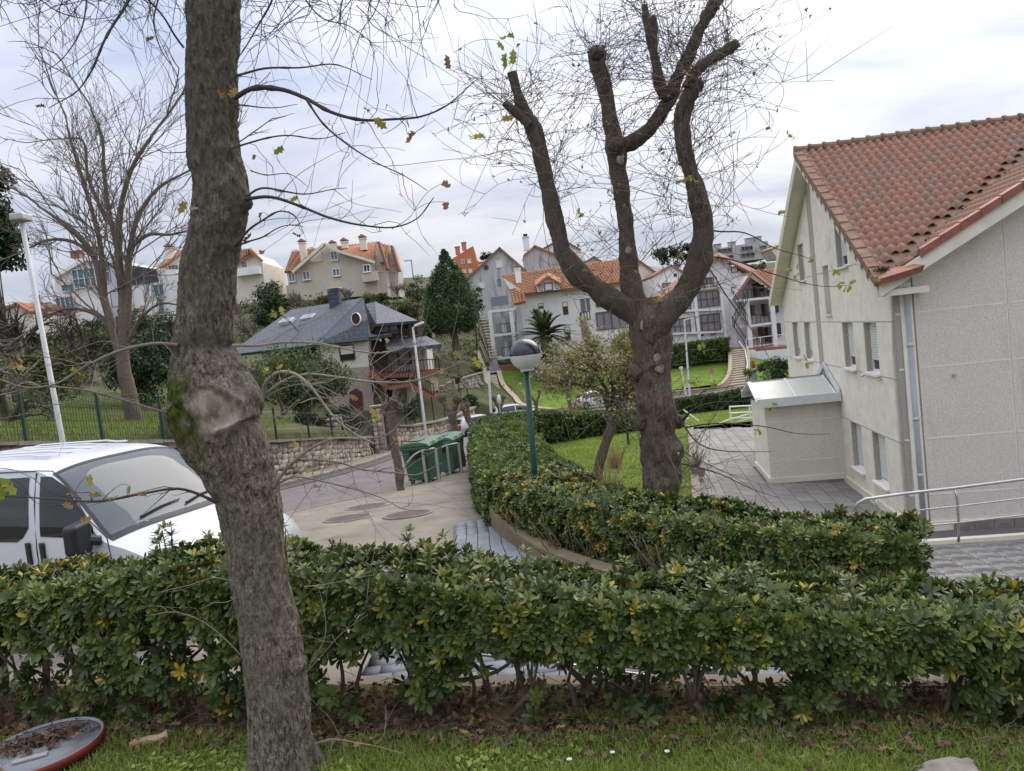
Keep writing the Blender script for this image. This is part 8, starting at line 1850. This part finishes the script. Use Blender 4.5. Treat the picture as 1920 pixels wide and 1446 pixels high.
def low_wall(lab, pts, h, w=.35):
    P = resample([at(*p) for p in pts], 24); t = thing('low_wall', lab, 'wall', P[0]); m = MB(); c = MB()
    for a, b in zip(P[:-1], P[1:]):
        m.hexa([tuple(a + [0, 0, -1.4]), tuple(b + [0, 0, -1.4]), tuple(b + [w, .1, -1.4]), tuple(a + [w, .1, -1.4]), tuple(a + [0, 0, h]), tuple(b + [0, 0, h]), tuple(b + [w, .1, h]), tuple(a + [w, .1, h])])
        c.hexa([tuple(a + [-.05, -.06, h + .002]), tuple(b + [-.05, -.06, h + .002]), tuple(b + [w + .05, .14, h + .002]), tuple(a + [w + .05, .14, h + .002]), tuple(a + [-.05, -.06, h + .1]), tuple(b + [-.05, -.06, h + .1]), tuple(b + [w + .05, .14, h + .1]), tuple(a + [w + .05, .14, h + .1])])
    m.build('wall_body', m_beigewall, t); c.build('coping', m_step, t); return t
low_wall('curved sandstone wall round the steep lawn below the palm', [(932, 700, 79), (942, 730, 73), (962, 752, 69), (985, 770, 65), (1030, 776, 64), (1095, 768, 66)], .35)
low_wall('pale low wall left of the narrow stairs', [(893, 665, 84), (905, 700, 78), (916, 745, 70)], .3)
low_wall('sandstone wall curving left of the wide stone stairs', [(1366, 655, 83), (1367, 685, 79), (1360, 715, 74), (1340, 732, 71), (1255, 742, 70)], .3); low_wall('sandstone edge right of the wide stone stairs', [(1400, 655, 83), (1402, 690, 78), (1400, 710, 75)], .25, .25)
def stair(lab, a0, a1, b0, b1, n):
    A0, A1, B0, B1 = [at(*p) for p in (a0, a1, b0, b1)]; t = thing('stone_stair', lab, 'stairs', A0)
    for k in range(n):
        f0, f1 = k / n, (k + 1) / n; l0, l1, r0_, r1_ = A0 + (A1 - A0) * f0, A0 + (A1 - A0) * f1, B0 + (B1 - B0) * f0, B0 + (B1 - B0) * f1; zt_ = l1[2] if True else 0
        MB().hexa([(l0[0], l0[1], l0[2] - .8), (r0_[0], r0_[1], l0[2] - .8), (r1_[0], r1_[1], l0[2] - .8), (l1[0], l1[1], l0[2] - .8), (l0[0], l0[1], zt_), (r0_[0], r0_[1], zt_), (r1_[0], r1_[1], zt_), (l1[0], l1[1], zt_)]).build('step', m_step, t)
        MB().hexa([(l0[0], l0[1] - .03, zt_ - .05), (r0_[0], r0_[1] - .03, zt_ - .05), (r0_[0], r0_[1] + .1, zt_ - .05), (l0[0], l0[1] + .1, zt_ - .05), (l0[0], l0[1] - .03, zt_ + .02), (r0_[0], r0_[1] - .03, zt_ + .02), (r0_[0], r0_[1] + .1, zt_ + .02), (l0[0], l0[1] + .1, zt_ + .02)]).build('nosing', m_creamwall, t)
    return t
stair('narrow stone stairs climbing beside the white house', (922, 745, 70), (906, 705, 77), (940, 740, 70), (930, 700, 77), 14)
stair('wide stone stairs climbing to the white house with balconies', (1362, 735, 72), (1370, 657, 83), (1398, 731, 72), (1398, 655, 83), 18)
ra = [at(*p) for p in [(1400, 712, 75), (1402, 690, 78), (1398, 665, 82), (1386, 648, 83)]]; t = thing('stair_handrail', 'white handrail beside the wide stone stairs', 'railing', ra[0]); MB().tube([tuple(p + [0, 0, .5]) for p in ra], .05, 8).build('rail', m_white, t)
for p in ra[:3]: MB().tube([tuple(p - [0, 0, .4]), tuple(p + [0, 0, .5])], .04, 6).build('post', m_white, t)
quadstrip('stair_path', [(905, 705, 77.5), (900, 690, 81)], [(931, 700, 77.5), (932, 688, 81)], m_concrete, 6, 'path at the head of the narrow stairs'); quadstrip('stair_path', [(925, 790, 60), (922, 748, 69.5)], [(975, 790, 62), (944, 745, 69.5)], m_concrete, 8, 'path at the foot of the narrow stairs')
# ------------------------------------------------------------------ foliage helpers
def leaf_cloud(centers, radii, n, size, tint_mu=.45, tint_sd=.18, aspect=.45, up=.3):
    """leaf quads spread through ellipsoid clumps, denser at the shell"""
    c = np.asarray(centers, float); r = np.asarray(radii, float); k = rng.integers(0, len(c), n)
    d = rng.normal(size=(n, 3)); d /= np.linalg.norm(d, axis=1, keepdims=True); rad = rng.random(n) ** .45; pos = c[k] + d * r[k] * rad[:, None]
    tv, tf = leaf_s(1.0, aspect, .15); clump = rng.normal(0, .09, len(c))
    return instance_arrays(tv, tf, rand_rot(n, d + [0, 0, up], .7), pos, size * rng.uniform(.6, 1.3, n), np.clip(rng.normal(tint_mu, tint_sd, n) + clump[k], 0, 1))
def clumps(cx, cy, cz, rx, ry, rz, n, cr):
    d = rng.normal(size=(n, 3)); d /= np.linalg.norm(d, axis=1, keepdims=True); p = np.array([cx, cy, cz]) + d * [rx, ry, rz] * (rng.random(n) ** .4)[:, None]; return p, np.abs(rng.normal(cr, cr * .25, (n, 1))) * [[1, 1, .8]]
def bush(lab, px, py, y, w, h, mat, n=1500, size=.14, cat='bush', name='bush', grp=None, base=None, tm=.45, trunk=True, ncl=14):
    """px,py is the middle of the crown; w,h crown size in photo pixels"""
    c = at(px, py, y); k = y / FP; rx, rz = w * k / 2, h * k / 2; zb = c[2] - rz if base is None else at(px, base, y)[2]
    t = thing(name, lab, cat, (c[0], y, zb), 0, grp); P, rr_ = clumps(c[0], y, c[2], rx * .72, rx * .6, rz * .72, ncl, min(rx, rz) * .42); V, F, T = leaf_cloud(P, rr_, n, size, tm); o = link('crown', mesh_np('crown', V, F, tint=T), mat, t); o['kind'] = 'stuff'
    if trunk:
        m = MB()
        for q in range(5):
            e = P[rng.integers(0, len(P))]; m.tube(resample([(c[0] + rng.normal(0, rx * .08), y, zb - .6), (c[0] + (e[0] - c[0]) * .4, y + (e[1] - y) * .4, zb + (e[2] - zb) * .6), e], 8).tolist(), np.linspace(max(.03, rx * .05), .015, 8).tolist(), 6)
        m.build('trunk', m_bark_pale, t, smooth=True)
    return t
# bare tree grown from forks
def bare_tree(lab, base, h, spread, levels, r0, mat, name='bare_tree', twmat=None, seed=1, nb=4, lean=(0, 0), split=.28, leaves=None, paths=None, tw_r=.007, ratio=.62):
    r = np.random.default_rng(seed); t = thing(name, lab, 'tree', base); base = np.array(base, float); main = []; fine = []; tips = []
    def grow(p, d, L, rad, lv):
        k = 8; st = np.linspace(0, 1, k)[:, None]; bend = r.normal(0, .16, 3) * [1, 1, .3]; end_d = d + bend; Q = p + d * L * st + (bend * L) * st ** 2 * .6 + np.sin(st * 7 + r.uniform(0, 6)) * L * .012
        rads = np.linspace(rad, rad * (.62 if lv < levels else .35), k); (main if lv <= 1 else fine).append((Q, rads))
        if lv == levels: tips.append(Q[-1]); return
        nn = nb if lv > 0 else nb
        for s in range(nn):
            f = r.uniform(.35, 1.0) if s else 1.0; q = Q[min(k - 1, int(f * (k - 1)))]; side = r.normal(size=3); side -= end_d * (side @ end_d) / (end_d @ end_d); side /= np.linalg.norm(side) + 1e-9
            nd = end_d / np.linalg.norm(end_d) + side * spread * r.uniform(.5, 1.25) + np.array([0, 0, .16 if lv < 3 else .05]); nd /= np.linalg.norm(nd); grow(q, nd, L * r.uniform(ratio * .8, ratio * 1.2), rad * (.62 if s else .7) , lv + 1)
    if paths is None: grow(base - [0, 0, .3], np.array([lean[0], lean[1], 1.0]), h * split, r0, 0)
    else:
        for P, ra, rb, lv in paths:
            P = resample(P, 16); rd = np.linspace(ra, rb, 16); main.append((P, rd)); T = np.gradient(P, axis=0); L = np.linalg.norm(P[-1] - P[0])
            if lv is None: continue
            for s in range(nb * 3):
                i = int(r.uniform(.3, .98) * 15); d = T[i] / np.linalg.norm(T[i]); sd = r.normal(size=3); d = d + sd * spread * .8 + [0, 0, .2]; d /= np.linalg.norm(d); grow(P[i], d, L * r.uniform(.22, .42), max(tw_r * 1.4, rd[i] * .26), lv)
            grow(P[-1], T[-1] / np.linalg.norm(T[-1]), L * .4, rb, lv)
    V = []; Fq = []; o_ = 0
    for Q, rd in main:
        n_ = 12; VV, FF = rough_tube(resample(Q, 22), np.interp(np.linspace(0, 1, 22), np.linspace(0, 1, len(rd)), rd), n_, .5, 3.0); V.append(VV); Fq.append(FF + o_); o_ += len(VV)
    V = np.concatenate(V); N = len(V); link('trunk', mesh_np('trunk', V, [np.concatenate(Fq)], True, attrs={'wound': np.zeros(N), 'moss': np.zeros(N), 'dark': np.zeros(N)}), mat, t)
    if fine:
        Pn = np.array([q for q, rd in fine]); Rn = np.maximum(np.array([rd for q, rd in fine]), tw_r); VV, FF = tubes_batch(Pn, Rn, 4); o = link('branches', mesh_np('branches', VV, [FF], True), twmat or m_twig, t); o['kind'] = 'stuff'
    if leaves:
        mt_, n_, sz_, mu = leaves; tp = np.array(tips); ix = r.integers(0, len(tp), n_); pos = tp[ix] + r.normal(0, .12, (n_, 3)); tv, tf = leaf_s(1, .55, .2); VV, FF, TT = instance_arrays(tv, tf, rand_rot(n_), pos, sz_ * r.uniform(.6, 1.3, n_), np.clip(r.normal(mu, .25, n_), 0, 1)); o = link('leaves', mesh_np('leaves', VV, FF, tint=TT), mt_, t); o['kind'] = 'stuff'
    return t

# big bare tree on the park lawn at left
YB = 33.0; A = lambda x, y, dy=0: at(x, y, YB + dy)
bare_tree('large bare tree with pale furrowed trunk on the park lawn', A(252, 800), 12, .75, 4, .3, m_bark_pale, seed=5, nb=4, tw_r=.0075, ratio=.6, paths=[
    ([A(254, 812), A(243, 740), A(232, 690), A(228, 640)], .38, .24, None), ([A(243, 735), A(218, 640), A(195, 560), A(175, 480), A(120, 420), A(70, 385)], .24, .05, 2), ([A(228, 650), A(230, 560), A(222, 470), A(228, 380), A(255, 300), A(285, 255)], .22, .06, 2), ([A(232, 650), A(240, 560), A(243, 470), A(262, 400), A(300, 350), A(335, 330)], .2, .05, 2),
    ([A(195, 555), A(190, 470), A(165, 370), A(140, 290), A(125, 235)], .14, .04, 2), ([A(222, 470), A(205, 400), A(195, 320), A(190, 250), A(170, 205)], .12, .04, 2), ([A(180, 485), A(140, 455), A(90, 450), A(45, 470)], .1, .03, 2), ([A(243, 465), A(280, 440), A(320, 440), A(360, 430)], .1, .03, 2), ([A(200, 415), A(165, 330), A(150, 260), A(120, 260)], .09, .03, 2), ([A(238, 640), A(270, 590), A(300, 570), A(350, 575)], .1, .03, 2), ([A(215, 625), A(180, 590), A(120, 580), A(70, 610)], .1, .03, 2)])
bare_tree('smaller dark bare tree at the left edge behind the lamp post', at(65, 790, 37), 9, .8, 4, .26, m_bark_pale, seed=9, nb=4, tw_r=.012, twmat=m_twigdark, lean=(.05, 0), split=.33, ratio=.66)
bare_tree('bare dark-twigged tree behind the park lawn left of centre', at(150, 760, 46), 9, .85, 5, .2, m_bark_pale, seed=12, nb=3, tw_r=.013, twmat=m_twigdark, split=.25, ratio=.7)
bare_tree('gnarled old tree trunk by the wire fence at far left', at(12, 810, 24), 4.2, .9, 4, .22, m_bark_pale, seed=3, nb=3, tw_r=.01, leaves=(m_olive, 900, .1, .55), split=.3, ratio=.7)
c = at(318, 805, 25.5); st_ = thing('tree_stump', 'sawn grey tree stump behind the wire fence', 'stump', c); V, F = rough_tube(resample([(c[0], c[1], c[2] - .4), (c[0], c[1], c[2] + .3), (c[0] + .02, c[1], c[2] + .72)], 16), np.interp(np.linspace(0, 1, 16), [0, 1], [.34, .26]), 24, .5, 6); N = len(V); link('stump_body', mesh_np('stump', V, [F, np.array([list(range(N - 24, N))])], True, attrs={'wound': np.zeros(N), 'moss': np.zeros(N), 'dark': np.zeros(N)}), m_bark_pale, st_)
# evergreen masses of the park and the hillside
bush('tall dark evergreen at the left edge of the picture', -20, 420, 40, 130, 360, m_ever, 9000, .3, 'tree', 'evergreen_tree', base=800, tm=.35, ncl=40)
bush('olive green bushy tree above the wire fence beside the pale lamp post', 85, 700, 31, 150, 130, m_olive, 5200, .16, 'tree', 'bushy_tree', base=800, tm=.6, ncl=26)
bush('dark round bush behind the trunk of the large bare tree', 265, 690, 40, 170, 150, m_ever, 6000, .2, 'tree', 'bushy_tree', base=780, tm=.4, ncl=26)
bush('dark green shrub mass between bare trunks on the park slope', 150, 645, 55, 190, 120, m_olive, 5000, .22, 'bush', base=740, tm=.35, ncl=26)
bush('grey green shrub right of the large bare trunk', 318, 640, 58, 110, 130, m_ever, 3600, .22, base=730, tm=.45, ncl=18)
bush('spreading yew-like tree in the garden left of the slate house', 560, 712, 44, 270, 165, m_yew, 13000, .19, 'tree', 'garden_tree', base=800, tm=.5, ncl=46)
bush('dark clipped shrubs behind the iron gate', 640, 790, 43, 90, 60, m_ever, 2600, .16, tm=.4); bush('dark undergrowth behind the fence left of the gate', 560, 795, 37, 150, 50, m_ever, 3600, .15, tm=.35, ncl=20); bush('grey-green shrub bank below the modern building', 225, 610, 72, 230, 80, m_olive, 5000, .3, tm=.35, ncl=26)
bush('low bush with yellow blossom in front of the slate house', 520, 690, 42, 60, 60, m_olive, 1800, .12, base=760, tm=.75)
bush('dark hillside evergreen left of the beige house', 515, 570, 88, 90, 100, m_ever, 3600, .35, 'tree', 'evergreen_tree', tm=.5, ncl=20)
bush('small dark evergreen below the pale gabled house', 490, 600, 84, 50, 70, m_ever, 1400, .3, 'tree', 'evergreen_tree', tm=.4)
bush('olive shrub below the beige house wall', 612, 560, 92, 60, 40, m_olive, 1400, .25, tm=.6)
bush('green hillside shrub right of the slate chimney', 690, 565, 90, 80, 40, m_olive, 2000, .25, tm=.55); bush('rounded blue-green shrub below the beige house', 715, 560, 88, 36, 28, m_ever, 1200, .2, tm=.6); bush('hillside thicket behind the loggia of the slate house', 755, 580, 84, 90, 60, m_olive, 3000, .26, tm=.45, ncl=20); bush('grey thicket between slate house and cypress', 778, 550, 92, 60, 90, m_olive, 2400, .24, tm=.3, ncl=16)
bush('dark bush under the cypress by the wire mesh', 800, 625, 74, 60, 60, m_ever, 2000, .25, tm=.4); bush('round green garden bush on the slope', 858, 712, 66, 26, 20, m_ever, 700, .16, tm=.7); bush('dark garden shrub by the black fence', 882, 752, 62, 34, 34, m_ever, 900, .18, tm=.5)
bush('shrub at the foot of the terrace stairs', 775, 765, 50, 40, 60, m_ever, 1200, .16, tm=.5); bush('small dry shrub on the bank beside the narrow stairs', 895, 690, 76, 30, 26, m_olive, 500, .2, tm=.7)
bush('dark round shrub at the white house corner', 1160, 640, 78, 50, 44, m_ever, 1500, .2, tm=.4); bush('dark tree behind the pollard fork by the gallery house', 1195, 620, 84, 44, 60, m_ever, 1300, .25, tm=.35)
bush('umbrella pine clump on the skyline between pollard limbs', 1262, 478, 230, 120, 44, m_ever, 2600, .8, 'tree', 'pine_tree', base=520, tm=.25, ncl=18); bush('far umbrella pine on the skyline by the orange building', 912, 480, 240, 34, 18, m_ever, 700, .6, 'tree', 'pine_tree', base=500, tm=.25)
bush('far wooded knoll beside the cream gable', 1460, 470, 320, 70, 40, m_ever, 1400, 1.0, 'tree', 'far_trees', tm=.35, trunk=False); bush('green scrub below the long hilltop building', 1400, 505, 250, 150, 30, m_olive, 2000, .8, tm=.5, trunk=False, ncl=24)
bush('climbing shrub against the grey gable house', 893, 560, 100, 34, 70, m_ever, 900, .3, tm=.4)
bush('blue-green rounded hedge bush beside the cream building', 1455, 695, 62, 90, 50, m_ever, 2800, .2, tm=.65, ncl=18); bush('yellow-green shrub by the foot of the wide stairs', 1405, 700, 66, 30, 24, m_olive, 700, .16, tm=.8)
bush('clipped yellowish bush on the steep lawn below the palm', 1035, 705, 74, 40, 50, m_olive, 1600, .16, tm=.7); bush('dark clipped bush on the steep lawn', 1065, 715, 73, 50, 44, m_ever, 1700, .16, tm=.5)
# clipped hedges below the gallery house and beyond the back lawn
def box_hedge(lab, pts, w, h, n, size, mat, tm):
    P = [at(*p) for p in pts]; path = [(p[0], p[1], w, p[2], p[2] - h) for p in P]; t = thing('hedge', lab, 'hedge', (P[0][0], P[0][1], P[0][2] - h)); pos, axs, hf = hedge_points(path, {'top': n, 'a': n, 'b': n})
    make_hedge(t, pos, axs, rng.uniform(tm - .25, tm + .25, len(pos)), ROS_S, size, mat, spread=.7)
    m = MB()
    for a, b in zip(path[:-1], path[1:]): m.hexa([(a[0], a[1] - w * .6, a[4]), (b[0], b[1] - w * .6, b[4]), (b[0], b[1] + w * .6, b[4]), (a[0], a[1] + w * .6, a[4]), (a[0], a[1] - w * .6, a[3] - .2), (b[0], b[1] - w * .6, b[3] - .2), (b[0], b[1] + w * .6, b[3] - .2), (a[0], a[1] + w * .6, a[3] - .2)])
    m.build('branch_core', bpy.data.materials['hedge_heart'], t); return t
box_hedge('broad clipped hedge below the brown framed galleries', [(1190, 655, 82), (1270, 648, 82), (1362, 636, 82)], 1.1, 2.0, 75, .3, m_hedgefar, .45)
box_hedge('dark hedge behind the back lawn past the patio', [(1195, 755, 46), (1260, 752, 46), (1330, 742, 46), (1420, 728, 46), (1480, 722, 46)], .6, 1.15, 120, .16, m_hedgefar, .25)
# undergrowth over the hillside
N = 26000; x = rng.uniform(-48, 4, N); y = rng.uniform(62, 104, N); k = (fbm(np.c_[x, y, x * 0] * .22, 3) > .43) & ((x < -2 - (y < 84) * 8 + (y > 95) * 4) | ((x < -2.6) & (y > 66) & (rng.random(N) < .45))) ; x, y = x[k], y[k]; pn = fbm(np.c_[x, y, x * 0] * .5, 2); V, F, T = instance_arrays(*leaf_s(1, .5, .2), rand_rot(len(x), np.tile([[0, -.3, .8]], (len(x), 1)), .8), np.c_[x, y, terr(x, y) + rng.random(len(x)) * (.3 + 2.6 * np.clip(pn - .3, 0, 1))], rng.uniform(.2, .42, len(x)), np.clip(rng.normal(.45, .2, len(x)), 0, 1)); g = link('undergrowth', mesh_np('undergrowth', V, F, tint=T), m_olive); g['kind'] = 'stuff'; tag(g, 'tangled green undergrowth covering the hillside behind the slate house', 'undergrowth')
# cypress
yc = 76; cb0 = at(855, 652, yc); t = thing('cypress_tree', 'tall dense conical cypress behind the slate house', 'tree', cb0)
prof = [(470, 1), (485, 9), (505, 24), (535, 42), (560, 53), (585, 58), (605, 56), (622, 36)]; P = []; rr_ = []
for k in range(420):
    py = 470 + 150 * rng.random() ** .75; w = np.interp(py, [p[0] for p in prof], [p[1] for p in prof]); a = rng.uniform(0, 2 * PI); rad = w * rng.uniform(.6, .88) * yc / FP; c = at(841 + (py - 545) * .12, py, yc); P.append((c[0] + rad * math.cos(a), yc + rad * math.sin(a), c[2])); rr_.append((.12 + w * .011, .12 + w * .011, .25 + w * .008))
V, F, T = leaf_cloud(P, rr_, 30000, .24, .6, .2, .4, .8); o = link('crown', mesh_np('crown', V, F, tint=T), m_cyp, t); o['kind'] = 'stuff'
ct = at(842, 500, yc); V, F = rough_tube(resample([cb0 - [0, 0, .4], cb0 + [0, 0, 1.5], ct], 16), np.linspace(.4, .05, 16), 12, .4, 3); N = len(V); link('trunk', mesh_np('trunk', V, [F], True, attrs={'wound': np.zeros(N), 'moss': np.zeros(N), 'dark': np.zeros(N)}), m_bark_pale, t)
# palm
pb = at(1031, 690, 79); pc = at(1022, 630, 79); t = thing('palm_tree', 'date palm with arching fronds in front of the white house', 'tree', pb)
V, F = rough_tube(resample([pb - [0, 0, .4], pb + [0, 0, 1.2], pc - [0, 0, .2]], 20), np.interp(np.linspace(0, 1, 20), [0, .5, 1], [.55, .45, .62]), 16, 1.0, 4); N = len(V); link('trunk', mesh_np('trunk', V, [F], True, attrs={'wound': np.zeros(N), 'moss': np.zeros(N), 'dark': np.zeros(N)}), m_bark_pale, t)
for k in range(64):
    az = k * 2.399; el = R(rng.uniform(-20, 82)); L = rng.uniform(3.2, 4.4); st = np.linspace(0, 1, 14)[:, None]; hd = np.array([math.cos(az), math.sin(az), 0]); Q = pc + hd * L * math.cos(el) * st + np.array([0, 0, 1]) * (L * math.sin(el) * st - (1.1 + .5 * math.cos(el)) * st ** 2); m = MB(); m.tube(Q.tolist(), np.linspace(.045, .01, 14).tolist(), 5); V0 = np.array(m.v); F0 = np.array([f for f in m.f if len(f) == 4]); parts = [(V0, [F0], np.full(len(V0), .7))]
    sd = np.array([-hd[1], hd[0], 0]); tv = np.array([(-.06, 0, 0), (.06, 0, 0), (.05, .6, 0), (0, 1, 0)]); lp = []; lr = []; 
    for i in np.linspace(.12, .99, 34):
        p = np.array([np.interp(i, st[:, 0], Q[:, q]) for q in range(3)]); tg = np.array([np.interp(min(1, i + .05), st[:, 0], Q[:, q]) for q in range(3)]) - p; tg /= np.linalg.norm(tg) + 1e-9
        for s in (-1, 1):
            d = tg * .75 + sd * s * .8 + [0, 0, .12]; d /= np.linalg.norm(d); x = np.cross(d, [0, 0, 1.]); x /= np.linalg.norm(x) + 1e-9; lr.append(np.stack([x, d, np.cross(x, d)], 1)); lp.append(p)
    V1, F1, T1 = instance_arrays(tv * [1.3, 1, 1], [np.array([(0, 1, 2, 3)])], np.array(lr), np.array(lp), .85 * (1 - .3 * rng.random(len(lp))), np.clip(rng.normal(.45 + (.3 if el < .1 else 0), .15, len(lp)), 0, 1)); parts.append((V1, F1, T1)); V, F, T = merge(parts); link('frond', mesh_np('frond', V, F, tint=T), m_palm, t)
m = MB()
for k in range(24): e = pc + [rng.normal(.3, .3), rng.normal(-.5, .2), rng.normal(.0, .25)]; m.tube([tuple(pc + [.1, -.2, .1]), tuple((pc + e) / 2 + [0, -.1, .15]), tuple(e)], .025, 4)
m.build('fruit_stalk', M('orange_stalk', (.42, .19, .05), .8, .2, 5), t)
# blossoming shrub tree on the lawn
yb = 20.5; A = lambda x, y, dy=0: at(x, y, yb + dy); sb = A(1122, 905)
bare_tree('small crooked tree with pinkish sparse foliage on the lawn', (sb[0], sb[1], lawn_zxy(sb[0], sb[1])), 3, .95, 3, .14, m_bark_mid, name='flowering_tree', seed=21, nb=4, tw_r=.005, twmat=m_twig, ratio=.7, leaves=(m_blossom, 9500, .085, .48), paths=[
    ([A(1118, 915), A(1124, 870), A(1136, 830), A(1145, 790), A(1142, 765)], .15, .1, None), ([A(1134, 835), A(1152, 800), A(1160, 770), A(1168, 740)], .09, .06, 1), ([A(1142, 770), A(1128, 735), A(1090, 722), A(1050, 718)], .08, .03, 1), ([A(1142, 770), A(1136, 730), A(1110, 700), A(1075, 690)], .07, .03, 1), ([A(1142, 768), A(1150, 720), A(1140, 690), A(1120, 665)], .07, .03, 1), ([A(1160, 770), A(1185, 735), A(1200, 700)], .06, .03, 1), ([A(1150, 725), A(1170, 690), A(1180, 660)], .05, .02, 1)])
# dry shrubs on the lawn
def dry_shrub(lab, px, py, y, h, n, sp):
    c = at(px, py, y); c[2] = lawn_zxy(c[0], c[1]); t = thing('dry_shrub', lab, 'shrub', c, 0, 'dry shrubs on the lawn'); st = np.linspace(0, 1, 6)[None, :, None]; d = np.c_[rng.normal(0, sp, n), rng.normal(0, sp, n), rng.uniform(.6, 1, n)]; L = rng.uniform(.4, 1, (n, 1, 1)) * h; Q = c + np.c_[rng.normal(0, .08, (n, 2)), np.zeros(n)][:, None] + d[:, None] * L * st + rng.normal(0, .12, (n, 1, 3)) * L * st ** 2; V, F = tubes_batch(Q, np.tile(np.linspace(.009, .004, 6), (n, 1)), 4); o = link('stems', mesh_np('stems', V, [F], True), M('dry_stalk', (.33, .22, .13), .9, .3, 5) if 'dry_stalk' not in bpy.data.materials else bpy.data.materials['dry_stalk'], t); o['kind'] = 'stuff'
    rock('soil_mound', 'soil', (0, 0, 0), .3, .3, .05, m_soil) if False else None
dry_shrub('dry upright shrub at the foot of the flowering tree', 1130, 918, 19, 1.2, 90, .35); dry_shrub('round tawny shrub further back on the lawn', 1150, 842, 25.5, .9, 110, .32)
sp_ = at(1176, 808, 31); t = thing('green_bollard', 'short green post standing in the far part of the lawn', 'bollard', (sp_[0], sp_[1], lawn_zxy(sp_[0], sp_[1]))); MB().tube([(sp_[0], sp_[1], lawn_zxy(sp_[0], sp_[1]) - .1), (sp_[0], sp_[1], lawn_zxy(sp_[0], sp_[1]) + .85)], .05, 8).build('post', m_greenpost, t); MB().lathe([(.07, 0), (.07, .06)], (sp_[0], sp_[1], lawn_zxy(sp_[0], sp_[1]) + .85), 10).build('cap', m_greenpost, t)
# thin hillside trees without leaves
for k, (px, py, y, h, lab) in enumerate([(575, 590, 92, 6.5, 'bare tree in front of the beige hillside house wall'), (655, 575, 94, 6, 'thin bare tree below the balcony of the beige house'), (470, 640, 80, 6, 'grey bare thicket behind the near trunk burl'), (450, 600, 88, 6, 'bare bushy tree below the corner balcony'), (745, 560, 100, 5, 'small bare tree right of the beige house'), (520, 560, 95, 5, 'leafless sapling left of the beige house')]):
    bare_tree(lab, at(px, py, y), h, .8, 4, .12, m_bark_pale, seed=40 + k, nb=4, tw_r=.022, split=.22, ratio=.7)
# grass blades on the lawns
def lawn_blades(lab, pts, h, w, n_mu=.55):
    N = len(pts); bl = np.array([(-w, 0, 0), (w, 0, 0), (0, .2 * h, h)]); V, F, T = instance_arrays(bl, [np.array([(0, 1, 2)])], rand_rot(N, np.tile([[0, 0, 1.]], (N, 1)), .35), pts, rng.uniform(.6, 1.3, N), np.clip(rng.normal(n_mu, .15, N), 0, .9)); g = link('grass', mesh_np('grass', V, F, tint=T), m_grass); g['kind'] = 'stuff'; tag(g, lab, 'grass')
y = rng.uniform(14, 35.2, 70000); s = rng.random(70000); x = np.array([lawn_l(v) for v in y]) * (1 - s) + np.array([lawn_r(v) for v in y]) * s; s2 = s * s * (3 - 2 * s); z = np.array([lz_l(v) for v in y]) * (1 - s2) + np.array([lz_r(v) for v in y]) * s2; lawn_blades('bright short grass of the lawn inside the curved hedge', np.c_[x, y, z - .01], .07, .012, .62)
y = rng.uniform(36, 46, 24000); x = rng.uniform(4, 16, 24000); lawn_blades('grass at the end of the patio', np.c_[x, y, -5.2 - (y - 35.4) * .065 - .02], .08, .016, .62)
y = rng.uniform(17, 48, 60000); x = np.array([wlx(min(v, 29)) for v in y]) - .5 - rng.random(60000) * 16; lawn_blades('rough grass of the park lawn behind the wire fence', np.c_[x, y, terr(x, y)], .14, .02, .5)
